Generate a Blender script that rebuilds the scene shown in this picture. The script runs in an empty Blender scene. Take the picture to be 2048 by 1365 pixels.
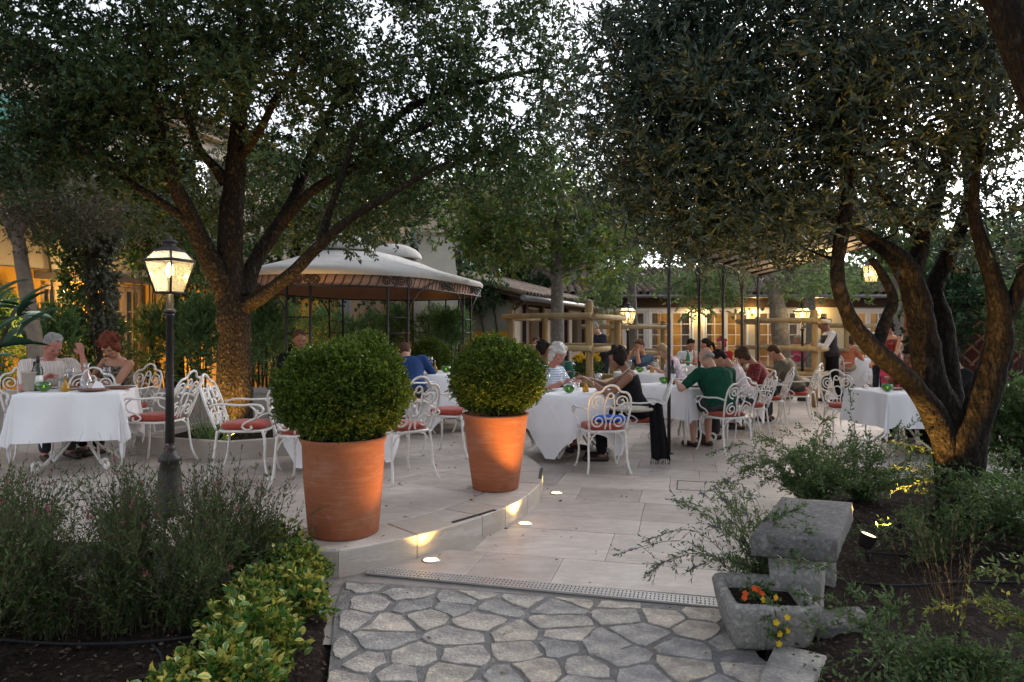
import bpy, math, random
import numpy as np
from mathutils import Vector, Matrix

random.seed(7)
RNG = np.random.default_rng(11)
PI = math.pi
sc = bpy.context.scene
COL = sc.collection

# ------------------------------------------------------------------ camera, sky, sun, exposure
CAMZ = 1.45
F = 1420.0          # focal length in photograph pixels (2048 wide)
HY = 660.0          # height of the horizon in the photograph
cam_d = bpy.data.cameras.new('camera')
cam_d.sensor_width = 36.0
cam_d.lens = F / 2048 * 36.0
cam_d.shift_y = -(682.5 - HY) / 2048
cam_d.clip_start = 0.05
cam_d.clip_end = 600
cam = bpy.data.objects.new('camera', cam_d)
COL.objects.link(cam)
cam.location = (0, 0, CAMZ)
cam.rotation_euler = (PI / 2, 0, 0)
sc.camera = cam

SUN_EL, SUN_AZ = math.radians(26), math.radians(45)
world = bpy.data.worlds.new('World')
sc.world = world
world.use_nodes = True
wn = world.node_tree
wn.nodes.clear()
sky = wn.nodes.new('ShaderNodeTexSky')
sky.sky_type = 'NISHITA'
sky.sun_disc = False
sky.sun_elevation = SUN_EL
sky.sun_rotation = SUN_AZ
sky.dust_density = 3.0
sky.air_density = 1.0
sky.ozone_density = 1.0
hs = wn.nodes.new('ShaderNodeHueSaturation')
hs.inputs['Saturation'].default_value = 0.22
bg = wn.nodes.new('ShaderNodeBackground')
bg.inputs['Strength'].default_value = 0.15
wo = wn.nodes.new('ShaderNodeOutputWorld')
wn.links.new(sky.outputs[0], hs.inputs['Color'])
wb = wn.nodes.new('ShaderNodeMix')          # slightly cool white balance of the dusk sky
wb.data_type = 'RGBA'
wb.blend_type = 'MULTIPLY'
wb.inputs[0].default_value = 1.0
wb.inputs[7].default_value = (0.97, 0.985, 1.045, 1)
wn.links.new(hs.outputs[0], wb.inputs[6])
wn.links.new(wb.outputs[2], bg.inputs['Color'])
wn.links.new(bg.outputs[0], wo.inputs['Surface'])

sun_d = bpy.data.lights.new('sun', 'SUN')
sun_d.energy = 0.05
sun_d.angle = math.radians(40)
sun_d.color = (1.0, 0.93, 0.85)
sun = bpy.data.objects.new('sun', sun_d)
COL.objects.link(sun)
sd = Vector((math.sin(SUN_AZ) * math.cos(SUN_EL), math.cos(SUN_AZ) * math.cos(SUN_EL), math.sin(SUN_EL)))
sun.rotation_euler = sd.to_track_quat('Z', 'Y').to_euler()

sc.view_settings.view_transform = 'Standard'
sc.view_settings.look = 'None'
sc.view_settings.exposure = 1.28
sc.view_settings.gamma = 1.0
sc.view_settings.use_curve_mapping = False
sc.render.engine = 'CYCLES'
sc.cycles.use_denoising = True
sc.cycles.denoising_prefilter = 'ACCURATE'
sc.cycles.caustics_reflective = False
sc.cycles.caustics_refractive = False
sc.cycles.sample_clamp_indirect = 4.0
sc.cycles.max_bounces = 8
sc.cycles.transparent_max_bounces = 24


# ------------------------------------------------------------------ helpers
def gp(px, py, z=0.0):
    """point of the level z that the photograph shows at px, py"""
    d = F * (CAMZ - z) / (py - HY)
    return Vector(((px - 1024) / F * d, d, z))


def wp(px, py, d):
    return Vector(((px - 1024) / F * d, d, CAMZ + (HY - py) / F * d))


def tag(o, label=None, cat=None, group=None, kind=None):
    if label: o['label'] = label
    if cat: o['category'] = cat
    if group: o['group'] = group
    if kind: o['kind'] = kind
    return o


def thing(name, label, cat, loc=(0, 0, 0), rz=0.0, group=None):
    o = bpy.data.objects.new(name, None)
    COL.objects.link(o)
    o.location = loc
    o.rotation_euler = (0, 0, rz)
    o.empty_display_size = 0.1
    return tag(o, label, cat, group)


def children_map():
    m = {}
    for o in bpy.data.objects:
        if o.parent: m.setdefault(o.parent.name, []).append(o)
    return m


def copy_tree(o, loc=None, rz=None, label=None, group=None, kids=None, parent=None):
    c = o.copy()
    COL.objects.link(c)
    c.parent = parent
    if loc is not None: c.location = loc
    if rz is not None: c.rotation_euler = (0, 0, rz)
    if label: c['label'] = label
    if group: c['group'] = group
    for ch in o.children:
        copy_tree(ch, parent=c)
    return c


def link(name, me, mat=None, parent=None, loc=None):
    o = bpy.data.objects.new(name, me)
    COL.objects.link(o)
    if mat is not None and not me.materials: me.materials.append(mat)
    if parent is not None: o.parent = parent
    if loc is not None: o.location = loc
    return o


def np_mesh(name, V, Fq, smooth=False):
    """mesh from an (n,3) array and an (m,k) index array"""
    me = bpy.data.meshes.new(name)
    n, k = Fq.shape
    me.vertices.add(len(V))
    me.vertices.foreach_set('co', np.ascontiguousarray(V, dtype=np.float32).ravel())
    me.loops.add(n * k)
    me.loops.foreach_set('vertex_index', np.ascontiguousarray(Fq, dtype=np.int32).ravel())
    me.polygons.add(n)
    me.polygons.foreach_set('loop_start', np.arange(n, dtype=np.int32) * k)
    me.polygons.foreach_set('loop_total', np.full(n, k, dtype=np.int32))
    if smooth: me.polygons.foreach_set('use_smooth', np.ones(n, dtype=bool))
    me.update(calc_edges=True)
    return me


class MB:
    def __init__(s):
        s.v, s.f, s.s = [], [], []

    def add(s, vs, fs, smooth=False):
        b = len(s.v)
        s.v.extend([tuple(v) for v in vs])
        s.f.extend([tuple(i + b for i in f) for f in fs])
        s.s.extend([smooth] * len(fs))
        return s

    def box(s, c, size, rz=0.0, M=None):
        hx, hy, hz = size[0] / 2, size[1] / 2, size[2] / 2
        vs = []
        ca, sa = math.cos(rz), math.sin(rz)
        for z in (-hz, hz):
            for x, y in ((-hx, -hy), (hx, -hy), (hx, hy), (-hx, hy)):
                vs.append(Vector((c[0] + x * ca - y * sa, c[1] + x * sa + y * ca, c[2] + z)))
        if M is not None: vs = [M @ v for v in vs]
        return s.add(vs, [(3, 2, 1, 0), (4, 5, 6, 7), (0, 1, 5, 4), (1, 2, 6, 5), (2, 3, 7, 6), (3, 0, 4, 7)])

    def bx(s, x0, x1, y0, y1, z0, z1):
        return s.box(((x0 + x1) / 2, (y0 + y1) / 2, (z0 + z1) / 2), (x1 - x0, y1 - y0, z1 - z0))

    def tube(s, pts, r, n=8, cap=True, closed=False, ell=1.0, up=None):
        pts = [Vector(p) for p in pts]
        m = len(pts)
        rs = list(r) if hasattr(r, '__len__') else [r] * m
        tans = []
        for i in range(m):
            if closed:
                t = pts[(i + 1) % m] - pts[i - 1]
            else:
                t = pts[min(i + 1, m - 1)] - pts[max(i - 1, 0)]
            if t.length < 1e-9: t = Vector((0, 0, 1))
            tans.append(t.normalized())
        t0 = tans[0]
        ref = Vector(up) if up else (Vector((0, 0, 1)) if abs(t0.z) < 0.9 else Vector((1, 0, 0)))
        u = t0.cross(ref)
        if u.length < 1e-6: u = t0.cross(Vector((0, 1, 0)))
        u.normalize()
        vs = []
        for i in range(m):
            t = tans[i]
            u = u - t * u.dot(t)
            if u.length < 1e-6: u = t.orthogonal()
            u.normalize()
            w = t.cross(u)
            for k in range(n):
                a = 2 * PI * k / n
                vs.append(pts[i] + u * (math.cos(a) * rs[i]) + w * (math.sin(a) * rs[i] * ell))
        fs = []
        for i in range(m if closed else m - 1):
            j = (i + 1) % m
            for k in range(n):
                k2 = (k + 1) % n
                fs.append((i * n + k, i * n + k2, j * n + k2, j * n + k))
        s.add(vs, fs, True)
        if cap and not closed:
            b = len(s.v) - m * n
            s.f.append(tuple(b + k for k in reversed(range(n)))); s.s.append(False)
            s.f.append(tuple(b + (m - 1) * n + k for k in range(n))); s.s.append(False)
        return s

    def lathe(s, prof, n=24, c=(0, 0, 0), smooth=True, rot=0.0):
        vs, fs = [], []
        m = len(prof)
        for r, z in prof:
            for k in range(n):
                a = 2 * PI * k / n + rot
                vs.append((c[0] + r * math.cos(a), c[1] + r * math.sin(a), c[2] + z))
        for i in range(m - 1):
            for k in range(n):
                k2 = (k + 1) % n
                fs.append((i * n + k, i * n + k2, (i + 1) * n + k2, (i + 1) * n + k))
        s.add(vs, fs, smooth)
        b = len(s.v) - m * n
        if prof[0][0] > 1e-4: s.f.append(tuple(b + k for k in reversed(range(n)))); s.s.append(False)
        if prof[-1][0] > 1e-4: s.f.append(tuple(b + (m - 1) * n + k for k in range(n))); s.s.append(False)
        return s

    def ell(s, c, r, n=12, m=8, M=None):
        c = Vector(c)
        vs = []
        for i in range(m + 1):
            t = PI * i / m
            for k in range(n):
                a = 2 * PI * k / n
                p = Vector((r[0] * math.sin(t) * math.cos(a), r[1] * math.sin(t) * math.sin(a), -r[2] * math.cos(t)))
                if M is not None: p = M @ p
                vs.append(c + p)
        fs = []
        for i in range(m):
            for k in range(n):
                k2 = (k + 1) % n
                fs.append((i * n + k, i * n + k2, (i + 1) * n + k2, (i + 1) * n + k))
        return s.add(vs, fs, True)

    def cap(s, p, q, r0, r1, n=10):
        """tapered capsule"""
        p, q = Vector(p), Vector(q)
        d = q - p
        if d.length < 1e-6: d = Vector((0, 0, 1e-3)); q = p + d
        t = d.normalized()
        pts, rs = [], []
        for a in (0.97, 0.75, 0.4):
            pts.append(p - t * (r0 * a)); rs.append(r0 * math.sqrt(1 - a * a))
        pts.append(p); rs.append(r0)
        pts.append(q); rs.append(r1)
        for a in (0.4, 0.75, 0.97):
            pts.append(q + t * (r1 * a)); rs.append(r1 * math.sqrt(1 - a * a))
        return s.tube(pts, rs, n)

    def prism(s, poly, z0, z1, bev=0.0):
        n = len(poly)
        P = [Vector((p[0], p[1])) for p in poly]
        rings = [[(p.x, p.y, z0) for p in P]]
        if bev > 0:
            c = sum(P, Vector((0, 0))) / n
            ins = []
            for p in P:
                d = c - p
                ins.append(p + d.normalized() * min(bev * 1.3, d.length * 0.4))
            rings.append([(p.x, p.y, z1 - bev) for p in P])
            rings.append([(p.x, p.y, z1) for p in ins])
        else:
            rings.append([(p.x, p.y, z1) for p in P])
        vs = [v for r in rings for v in r]
        fs = []
        for i in range(len(rings) - 1):
            for k in range(n):
                k2 = (k + 1) % n
                fs.append((i * n + k, i * n + k2, (i + 1) * n + k2, (i + 1) * n + k))
        fs.append(tuple((len(rings) - 1) * n + k for k in range(n)))
        fs.append(tuple(reversed(range(n))))
        return s.add(vs, fs)

    def mesh(s, name):
        me = bpy.data.meshes.new(name)
        me.from_pydata(s.v, [], s.f)
        me.polygons.foreach_set('use_smooth', s.s)
        me.update()
        return me

    def build(s, name, mat, parent=None, loc=None):
        return link(name, s.mesh(name), mat, parent, loc)


def spiral(c, r0, r1, a0, a1, n=14):
    return [(c[0] + (r0 + (r1 - r0) * i / n) * math.cos(a0 + (a1 - a0) * i / n),
             c[1] + (r0 + (r1 - r0) * i / n) * math.sin(a0 + (a1 - a0) * i / n)) for i in range(n + 1)]


def smooth_path(pts, k=4):
    """Catmull-Rom through the points"""
    P = [Vector(p) for p in pts]
    out = []
    for i in range(len(P) - 1):
        p0, p1, p2, p3 = P[max(i - 1, 0)], P[i], P[i + 1], P[min(i + 2, len(P) - 1)]
        for j in range(k):
            t = j / k
            out.append(0.5 * ((2 * p1) + (p2 - p0) * t + (2 * p0 - 5 * p1 + 4 * p2 - p3) * t * t + (3 * p1 - p0 - 3 * p2 + p3) * t ** 3))
    out.append(P[-1])
    return out


def clip_poly(poly, planes):
    """convex clip; planes are (point, inward normal)"""
    for (q, n) in planes:
        out = []
        for i in range(len(poly)):
            a, b = poly[i], poly[(i + 1) % len(poly)]
            da = (a[0] - q[0]) * n[0] + (a[1] - q[1]) * n[1]
            db = (b[0] - q[0]) * n[0] + (b[1] - q[1]) * n[1]
            if da >= 0: out.append(a)
            if (da >= 0) != (db >= 0):
                t = da / (da - db)
                out.append((a[0] + (b[0] - a[0]) * t, a[1] + (b[1] - a[1]) * t))
        poly = out
        if len(poly) < 3: return []
    # drop points that nearly coincide
    res = []
    for p in poly:
        if not res or math.hypot(p[0] - res[-1][0], p[1] - res[-1][1]) > 0.004: res.append(p)
    if len(res) > 2 and math.hypot(res[0][0] - res[-1][0], res[0][1] - res[-1][1]) < 0.004: res.pop()
    return res if len(res) > 2 else []


def poly_area(p):
    return 0.5 * abs(sum(p[i][0] * p[(i + 1) % len(p)][1] - p[(i + 1) % len(p)][0] * p[i][1] for i in range(len(p))))


def hedges(poly):
    """inward half planes of a convex counter-clockwise polygon"""
    out = []
    for i in range(len(poly)):
        a, b = poly[i], poly[(i + 1) % len(poly)]
        out.append((a, (-(b[1] - a[1]), b[0] - a[0])))
    return out


def inside(poly, x, y):
    r = False
    j = len(poly) - 1
    for i in range(len(poly)):
        xi, yi = poly[i]; xj, yj = poly[j]
        if (yi > y) != (yj > y) and x < (xj - xi) * (y - yi) / (yj - yi) + xi: r = not r
        j = i
    return r


# ------------------------------------------------------------------ materials
def nn(nt, t, **kw):
    n = nt.nodes.new(t)
    for k, v in kw.items(): setattr(n, k, v)
    return n


def ramp(nt, cols, pos=None):
    r = nt.nodes.new('ShaderNodeValToRGB')
    el = r.color_ramp.elements
    k = len(cols)
    while len(el) < k: el.new(0.5)
    for i, c in enumerate(cols):
        el[i].position = pos[i] if pos else i / max(k - 1, 1)
        el[i].color = (c[0], c[1], c[2], 1)
    return r


def mat(name, col, col2=None, rough=0.7, scale=6.0, detail=5.0, bump=0.0, bscale=40.0, metal=0.0, spec=0.4,
        rnd=0.0, stretch=None, col3=None, contrast=(0.35, 0.65), coat=0.0, sheen=0.0, bdist=0.01):
    m = bpy.data.materials.new(name)
    m.use_nodes = True
    nt = m.node_tree
    b = nt.nodes['Principled BSDF']
    b.inputs['Roughness'].default_value = rough
    b.inputs['Metallic'].default_value = metal
    b.inputs['Specular IOR Level'].default_value = spec
    b.inputs['Coat Weight'].default_value = coat
    b.inputs['Sheen Weight'].default_value = sheen
    tc = nn(nt, 'ShaderNodeTexCoord')
    vec = tc.outputs['Object']
    if rnd > 0:
        oi = nn(nt, 'ShaderNodeObjectInfo')
        ad = nn(nt, 'ShaderNodeVectorMath', operation='MULTIPLY_ADD')
        cb = nn(nt, 'ShaderNodeCombineXYZ')
        for i in range(3): nt.links.new(oi.outputs['Random'], cb.inputs[i])
        nt.links.new(cb.outputs[0], ad.inputs[0])
        ad.inputs[1].default_value = (37, 19, 53)
        nt.links.new(vec, ad.inputs[2])
        vec = ad.outputs[0]
    if stretch:
        mp = nn(nt, 'ShaderNodeMapping')
        mp.inputs['Scale'].default_value = stretch
        nt.links.new(vec, mp.inputs[0])
        vec = mp.outputs[0]
    col2 = col2 or tuple(c * 0.75 for c in col)
    no = nn(nt, 'ShaderNodeTexNoise')
    no.inputs['Scale'].default_value = scale
    no.inputs['Detail'].default_value = detail
    no.inputs['Roughness'].default_value = 0.62
    nt.links.new(vec, no.inputs['Vector'])
    if col3:
        rp = ramp(nt, [col, col2, col3], [contrast[0], 0.5, contrast[1]])
    else:
        rp = ramp(nt, [col, col2], list(contrast))
    nt.links.new(no.outputs['Fac'], rp.inputs[0])
    c = rp.outputs[0]
    if rnd > 0:
        hv = nn(nt, 'ShaderNodeHueSaturation')
        mr = nn(nt, 'ShaderNodeMapRange')
        mr.inputs['To Min'].default_value = 1 - rnd
        mr.inputs['To Max'].default_value = 1 + rnd
        nt.links.new(oi.outputs['Random'], mr.inputs['Value'])
        nt.links.new(mr.outputs[0], hv.inputs['Value'])
        nt.links.new(c, hv.inputs['Color'])
        c = hv.outputs[0]
    nt.links.new(c, b.inputs['Base Color'])
    if bump > 0:
        n2 = nn(nt, 'ShaderNodeTexNoise')
        n2.inputs['Scale'].default_value = bscale
        n2.inputs['Detail'].default_value = 6
        nt.links.new(vec, n2.inputs['Vector'])
        bp = nn(nt, 'ShaderNodeBump')
        bp.inputs['Strength'].default_value = bump
        bp.inputs['Distance'].default_value = bdist
        nt.links.new(n2.outputs['Fac'], bp.inputs['Height'])
        nt.links.new(bp.outputs[0], b.inputs['Normal'])
    return m


def leaf_mat(name, cols, pos=None, rough=0.5, trans=0.3, tcol=None):
    m = bpy.data.materials.new(name)
    m.use_nodes = True
    nt = m.node_tree
    b = nt.nodes['Principled BSDF']
    out = nt.nodes['Material Output']
    b.inputs['Roughness'].default_value = rough
    b.inputs['Specular IOR Level'].default_value = 0.22
    g = nn(nt, 'ShaderNodeNewGeometry')
    rp = ramp(nt, cols, pos)
    nt.links.new(g.outputs['Random Per Island'], rp.inputs[0])
    nt.links.new(rp.outputs[0], b.inputs['Base Color'])
    tr = nn(nt, 'ShaderNodeBsdfTranslucent')
    hv = nn(nt, 'ShaderNodeHueSaturation')
    hv.inputs['Value'].default_value = 1.5
    hv.inputs['Saturation'].default_value = 1.1
    nt.links.new(rp.outputs[0], hv.inputs['Color'])
    nt.links.new(hv.outputs[0], tr.inputs['Color'])
    mx = nn(nt, 'ShaderNodeMixShader')
    mx.inputs[0].default_value = trans
    nt.links.new(b.outputs[0], mx.inputs[1])
    nt.links.new(tr.outputs[0], mx.inputs[2])
    nt.links.new(mx.outputs[0], out.inputs['Surface'])
    return m


def emit_mat(name, col, strength):
    m = bpy.data.materials.new(name)
    m.use_nodes = True
    nt = m.node_tree
    nt.nodes.clear()
    e = nn(nt, 'ShaderNodeEmission')
    e.inputs[0].default_value = (*col, 1)
    e.inputs[1].default_value = strength
    o = nn(nt, 'ShaderNodeOutputMaterial')
    nt.links.new(e.outputs[0], o.inputs[0])
    return m


def glass_mat(name, col=(1, 1, 1), gloss=0.12, rough=0.03, tint=0.0, glow=None):
    """thin glass: clear where seen face on, mirror-like at the rim"""
    m = bpy.data.materials.new(name)
    m.use_nodes = True
    nt = m.node_tree
    nt.nodes.clear()
    o = nn(nt, 'ShaderNodeOutputMaterial')
    t = nn(nt, 'ShaderNodeBsdfTransparent')
    t.inputs[0].default_value = (*col, 1)
    g = nn(nt, 'ShaderNodeBsdfGlossy')
    g.inputs['Roughness'].default_value = rough
    lw = nn(nt, 'ShaderNodeLayerWeight')
    lw.inputs[0].default_value = 0.35
    mr = nn(nt, 'ShaderNodeMapRange')
    mr.inputs['To Min'].default_value = gloss * 0.5
    mr.inputs['To Max'].default_value = min(gloss * 5, 0.9)
    nt.links.new(lw.outputs['Facing'], mr.inputs['Value'])
    mx = nn(nt, 'ShaderNodeMixShader')
    nt.links.new(mr.outputs[0], mx.inputs[0])
    nt.links.new(t.outputs[0], mx.inputs[1])
    nt.links.new(g.outputs[0], mx.inputs[2])
    last = mx
    if tint > 0:
        df = nn(nt, 'ShaderNodeBsdfTranslucent')
        df.inputs[0].default_value = (*col, 1)
        d2 = nn(nt, 'ShaderNodeBsdfDiffuse')
        d2.inputs[0].default_value = (*col, 1)
        m0 = nn(nt, 'ShaderNodeMixShader')
        m0.inputs[0].default_value = 0.5
        nt.links.new(df.outputs[0], m0.inputs[1]); nt.links.new(d2.outputs[0], m0.inputs[2])
        m2 = nn(nt, 'ShaderNodeMixShader')
        m2.inputs[0].default_value = tint
        nt.links.new(mx.outputs[0], m2.inputs[1]); nt.links.new(m0.outputs[0], m2.inputs[2])
        last = m2
    if glow:
        em = nn(nt, 'ShaderNodeEmission')
        em.inputs[0].default_value = (*glow[0], 1)
        em.inputs[1].default_value = glow[1]
        a = nn(nt, 'ShaderNodeAddShader')
        nt.links.new(last.outputs[0], a.inputs[0]); nt.links.new(em.outputs[0], a.inputs[1])
        last = a
    nt.links.new(last.outputs[0], o.inputs[0])
    return m


def stripe_mat(name, cols, scale, rough=0.85, axis='X', pos=None):
    m = bpy.data.materials.new(name)
    m.use_nodes = True
    nt = m.node_tree
    b = nt.nodes['Principled BSDF']
    b.inputs['Roughness'].default_value = rough
    b.inputs['Specular IOR Level'].default_value = 0.2
    tc = nn(nt, 'ShaderNodeTexCoord')
    w = nn(nt, 'ShaderNodeTexWave', wave_type='BANDS', bands_direction=axis, wave_profile='SAW')
    w.inputs['Scale'].default_value = scale
    w.inputs['Distortion'].default_value = 1.0
    w.inputs['Detail'].default_value = 1.0
    w.inputs['Detail Scale'].default_value = 0.6
    nt.links.new(tc.outputs['Object'], w.inputs['Vector'])
    rp = ramp(nt, cols, pos)
    rp.color_ramp.interpolation = 'CONSTANT'
    nt.links.new(w.outputs['Fac'], rp.inputs[0])
    nt.links.new(rp.outputs[0], b.inputs['Base Color'])
    return m


MT = {}
MT['travertine'] = mat('travertine', (0.49, 0.445, 0.40), (0.39, 0.35, 0.315), 0.42, scale=2.2, bump=0.25, bscale=28, rnd=0.16, col3=(0.50, 0.43, 0.38), stretch=(1, 3, 1), spec=0.5)
MT['travertine_pink'] = mat('travertine_pink', (0.48, 0.425, 0.38), (0.39, 0.335, 0.295), 0.42, scale=2.0, bump=0.25, bscale=28, rnd=0.2, col3=(0.48, 0.43, 0.39), stretch=(1, 3, 1), spec=0.5)
MT['coping'] = mat('coping', (0.47, 0.425, 0.375), (0.38, 0.34, 0.295), 0.55, scale=3, bump=0.3, bscale=30, rnd=0.14, col3=(0.43, 0.36, 0.295), stretch=(1, 1, 5))
MT['grout'] = mat('grout', (0.27, 0.245, 0.22), (0.20, 0.18, 0.165), 0.9, scale=12)
MT['mortar'] = mat('mortar', (0.20, 0.193, 0.182), (0.135, 0.13, 0.123), 0.95, scale=12, detail=9, bump=0.9, bscale=110, col3=(0.245, 0.235, 0.225))
MT['flagstone'] = mat('flagstone', (0.47, 0.45, 0.42), (0.34, 0.33, 0.315), 0.85, scale=34, detail=12, bump=1.0, bscale=60, rnd=0.22, col3=(0.50, 0.47, 0.41), bdist=0.012, contrast=(0.38, 0.60))
_nt = MT['flagstone'].node_tree                      # each stone leans to grey, buff or rust
_b = _nt.nodes['Principled BSDF']
_src = _b.inputs['Base Color'].links[0].from_socket
_oi = nn(_nt, 'ShaderNodeObjectInfo')
_rp = ramp(_nt, [(0.82, 0.84, 0.88), (0.98, 0.98, 0.97), (1.04, 0.96, 0.84), (0.70, 0.71, 0.74), (1.0, 0.92, 0.84)])
_tc = nn(_nt, 'ShaderNodeTexCoord')
_n2 = nn(_nt, 'ShaderNodeTexNoise'); _n2.inputs['Scale'].default_value = 7; _n2.inputs['Detail'].default_value = 3
_nt.links.new(_tc.outputs['Object'], _n2.inputs['Vector'])
_r2 = ramp(_nt, [(0.66, 0.66, 0.67), (1.12, 1.10, 1.06)], [0.38, 0.62])
_nt.links.new(_n2.outputs['Fac'], _r2.inputs[0])
_nt.links.new(_oi.outputs['Random'], _rp.inputs[0])
_m1 = nn(_nt, 'ShaderNodeMix', data_type='RGBA', blend_type='MULTIPLY'); _m1.inputs[0].default_value = 1
_m2 = nn(_nt, 'ShaderNodeMix', data_type='RGBA', blend_type='MULTIPLY'); _m2.inputs[0].default_value = 1
_nt.links.new(_src, _m1.inputs[6]); _nt.links.new(_rp.outputs[0], _m1.inputs[7])
_nt.links.new(_m1.outputs[2], _m2.inputs[6]); _nt.links.new(_r2.outputs[0], _m2.inputs[7])
_nt.links.new(_m2.outputs[2], _b.inputs['Base Color'])
MT['old_stone'] = mat('old_stone', (0.34, 0.325, 0.295), (0.18, 0.175, 0.162), 0.95, scale=26, detail=12, bump=0.8, bscale=95, col3=(0.30, 0.285, 0.26), bdist=0.008)
MT['slab_stone'] = mat('slab_stone', (0.15, 0.143, 0.135), (0.085, 0.082, 0.079), 0.95, scale=22, detail=12, bump=0.7, bscale=110, col3=(0.19, 0.18, 0.17), bdist=0.006)
MT['soil'] = mat('soil', (0.030, 0.022, 0.016), (0.014, 0.010, 0.008), 1.0, scale=20, bump=1.0, bscale=60, col3=(0.045, 0.034, 0.026), bdist=0.03, spec=0.1)
MT['chip'] = mat('chip', (0.10, 0.075, 0.055), (0.05, 0.035, 0.025), 0.95, scale=30, col3=(0.17, 0.14, 0.11), spec=0.1)
MT['terracotta'] = mat('terracotta', (0.36, 0.125, 0.058), (0.32, 0.108, 0.05), 0.8, scale=5, bump=0.22, bscale=9, col3=(0.39, 0.15, 0.08), stretch=(0.8, 0.8, 9), spec=0.2)
MT['white_iron'] = mat('white_iron', (0.74, 0.72, 0.68), (0.62, 0.59, 0.54), 0.42, scale=25, bump=0.1, bscale=90)
MT['red_cushion'] = mat('red_cushion', (0.36, 0.065, 0.04), (0.29, 0.045, 0.03), 0.9, scale=20, bump=0.3, bscale=300, sheen=0.2, spec=0.2)
MT['cloth'] = mat('cloth', (0.80, 0.79, 0.80), (0.76, 0.75, 0.76), 0.9, scale=4, bump=0.25, bscale=14, spec=0.15, sheen=0.15, bdist=0.006)
MT['black_iron'] = mat('black_iron', (0.018, 0.016, 0.016), (0.03, 0.024, 0.02), 0.5, scale=20, bump=0.15, bscale=60, spec=0.4)
MT['bronze_iron'] = mat('bronze_iron', (0.028, 0.018, 0.013), (0.02, 0.014, 0.011), 0.55, scale=20)
MT['oak_bark'] = mat('oak_bark', (0.038, 0.029, 0.019), (0.010, 0.008, 0.006), 0.95, scale=30, detail=9, bump=1.0, bscale=42, col3=(0.066, 0.052, 0.033), stretch=(1, 1, 0.55), bdist=0.06, spec=0.15)
MT['olive_bark'] = mat('olive_bark', (0.026, 0.021, 0.016), (0.009, 0.0075, 0.006), 0.95, scale=24, detail=9, bump=1.0, bscale=36, col3=(0.042, 0.034, 0.024), stretch=(1, 1, 0.4), bdist=0.06, spec=0.15)
MT['plane_bark'] = mat('plane_bark', (0.20, 0.185, 0.155), (0.13, 0.12, 0.10), 0.9, scale=9, bump=0.4, bscale=30, col3=(0.25, 0.235, 0.20))
MT['pale_bark'] = mat('pale_bark', (0.27, 0.22, 0.165), (0.18, 0.145, 0.105), 0.9, scale=9, bump=0.4, bscale=30)
MT['twig'] = mat('twig', (0.06, 0.05, 0.035), (0.03, 0.025, 0.018), 0.95, scale=20)
MT['timber'] = mat('timber', (0.34, 0.235, 0.10), (0.25, 0.165, 0.07), 0.8, scale=5, bump=0.3, bscale=20, stretch=(6, 6, 0.5), rnd=0.15)
MT['timber_rail'] = mat('timber_rail', (0.40, 0.30, 0.155), (0.30, 0.21, 0.10), 0.8, scale=6, bump=0.3, bscale=25, rnd=0.15)
MT['dark_timber'] = mat('dark_timber', (0.06, 0.032, 0.02), (0.035, 0.02, 0.014), 0.8, scale=8, stretch=(1, 1, 6), bump=0.3, bscale=20)
MT['ochre_wall'] = mat('ochre_wall', (0.50, 0.25, 0.03), (0.42, 0.20, 0.022), 0.95, scale=2.5, bump=0.4, bscale=40)
MT['beige_wall'] = mat('beige_wall', (0.40, 0.34, 0.275), (0.33, 0.28, 0.23), 0.95, scale=2, bump=0.4, bscale=40)
MT['cream_wall'] = mat('cream_wall', (0.50, 0.43, 0.29), (0.43, 0.36, 0.24), 0.95, scale=2, bump=0.3, bscale=40)
MT['chimney_plaster'] = mat('chimney_plaster', (0.50, 0.49, 0.42), (0.42, 0.41, 0.355), 0.95, scale=2.5, bump=0.4, bscale=30)
MT['roof_tile'] = mat('roof_tile', (0.17, 0.115, 0.08), (0.11, 0.088, 0.07), 0.95, scale=7, bump=0.5, bscale=40, rnd=0.35, col3=(0.23, 0.165, 0.11))
MT['zinc'] = mat('zinc', (0.22, 0.22, 0.22), (0.16, 0.16, 0.165), 0.45, scale=6, metal=0.6)
MT['white_paint'] = mat('white_paint', (0.72, 0.70, 0.66), (0.64, 0.62, 0.58), 0.55, scale=8)
MT['teal_paint'] = mat('teal_paint', (0.05, 0.24, 0.20), (0.035, 0.18, 0.15), 0.65, scale=8)
MT['brown_door'] = mat('brown_door', (0.22, 0.125, 0.045), (0.16, 0.09, 0.03), 0.7, scale=6, stretch=(6, 6, 0.6))
MT['interior'] = mat('interior', (0.40, 0.27, 0.11), (0.16, 0.095, 0.04), 0.95, scale=1.2)
MT['curtain'] = mat('curtain', (0.46, 0.42, 0.38), (0.38, 0.34, 0.31), 0.95, scale=3, stretch=(9, 9, 0.5))
MT['awning'] = mat('awning', (0.42, 0.36, 0.31), (0.36, 0.31, 0.26), 0.85, scale=3)
MT['tent'] = mat('tent', (0.52, 0.50, 0.46), (0.44, 0.425, 0.40), 0.8, scale=2.5, bump=0.5, bscale=9, bdist=0.03)
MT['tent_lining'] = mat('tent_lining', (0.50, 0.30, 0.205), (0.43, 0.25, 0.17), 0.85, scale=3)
MT['wall_stone'] = mat('wall_stone', (0.38, 0.34, 0.29), (0.30, 0.265, 0.225), 0.8, scale=3, bump=0.3, bscale=30, rnd=0.08)
MT['steel'] = mat('steel', (0.55, 0.55, 0.55), (0.45, 0.45, 0.45), 0.3, scale=8, metal=0.9)
MT['drain_metal'] = mat('drain_metal', (0.46, 0.43, 0.40), (0.38, 0.355, 0.33), 0.4, scale=10, metal=0.3)
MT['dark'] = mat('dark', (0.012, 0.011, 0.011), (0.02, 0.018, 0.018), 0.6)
MT['rubber'] = mat('rubber', (0.010, 0.010, 0.011), (0.014, 0.014, 0.015), 0.85)
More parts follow.
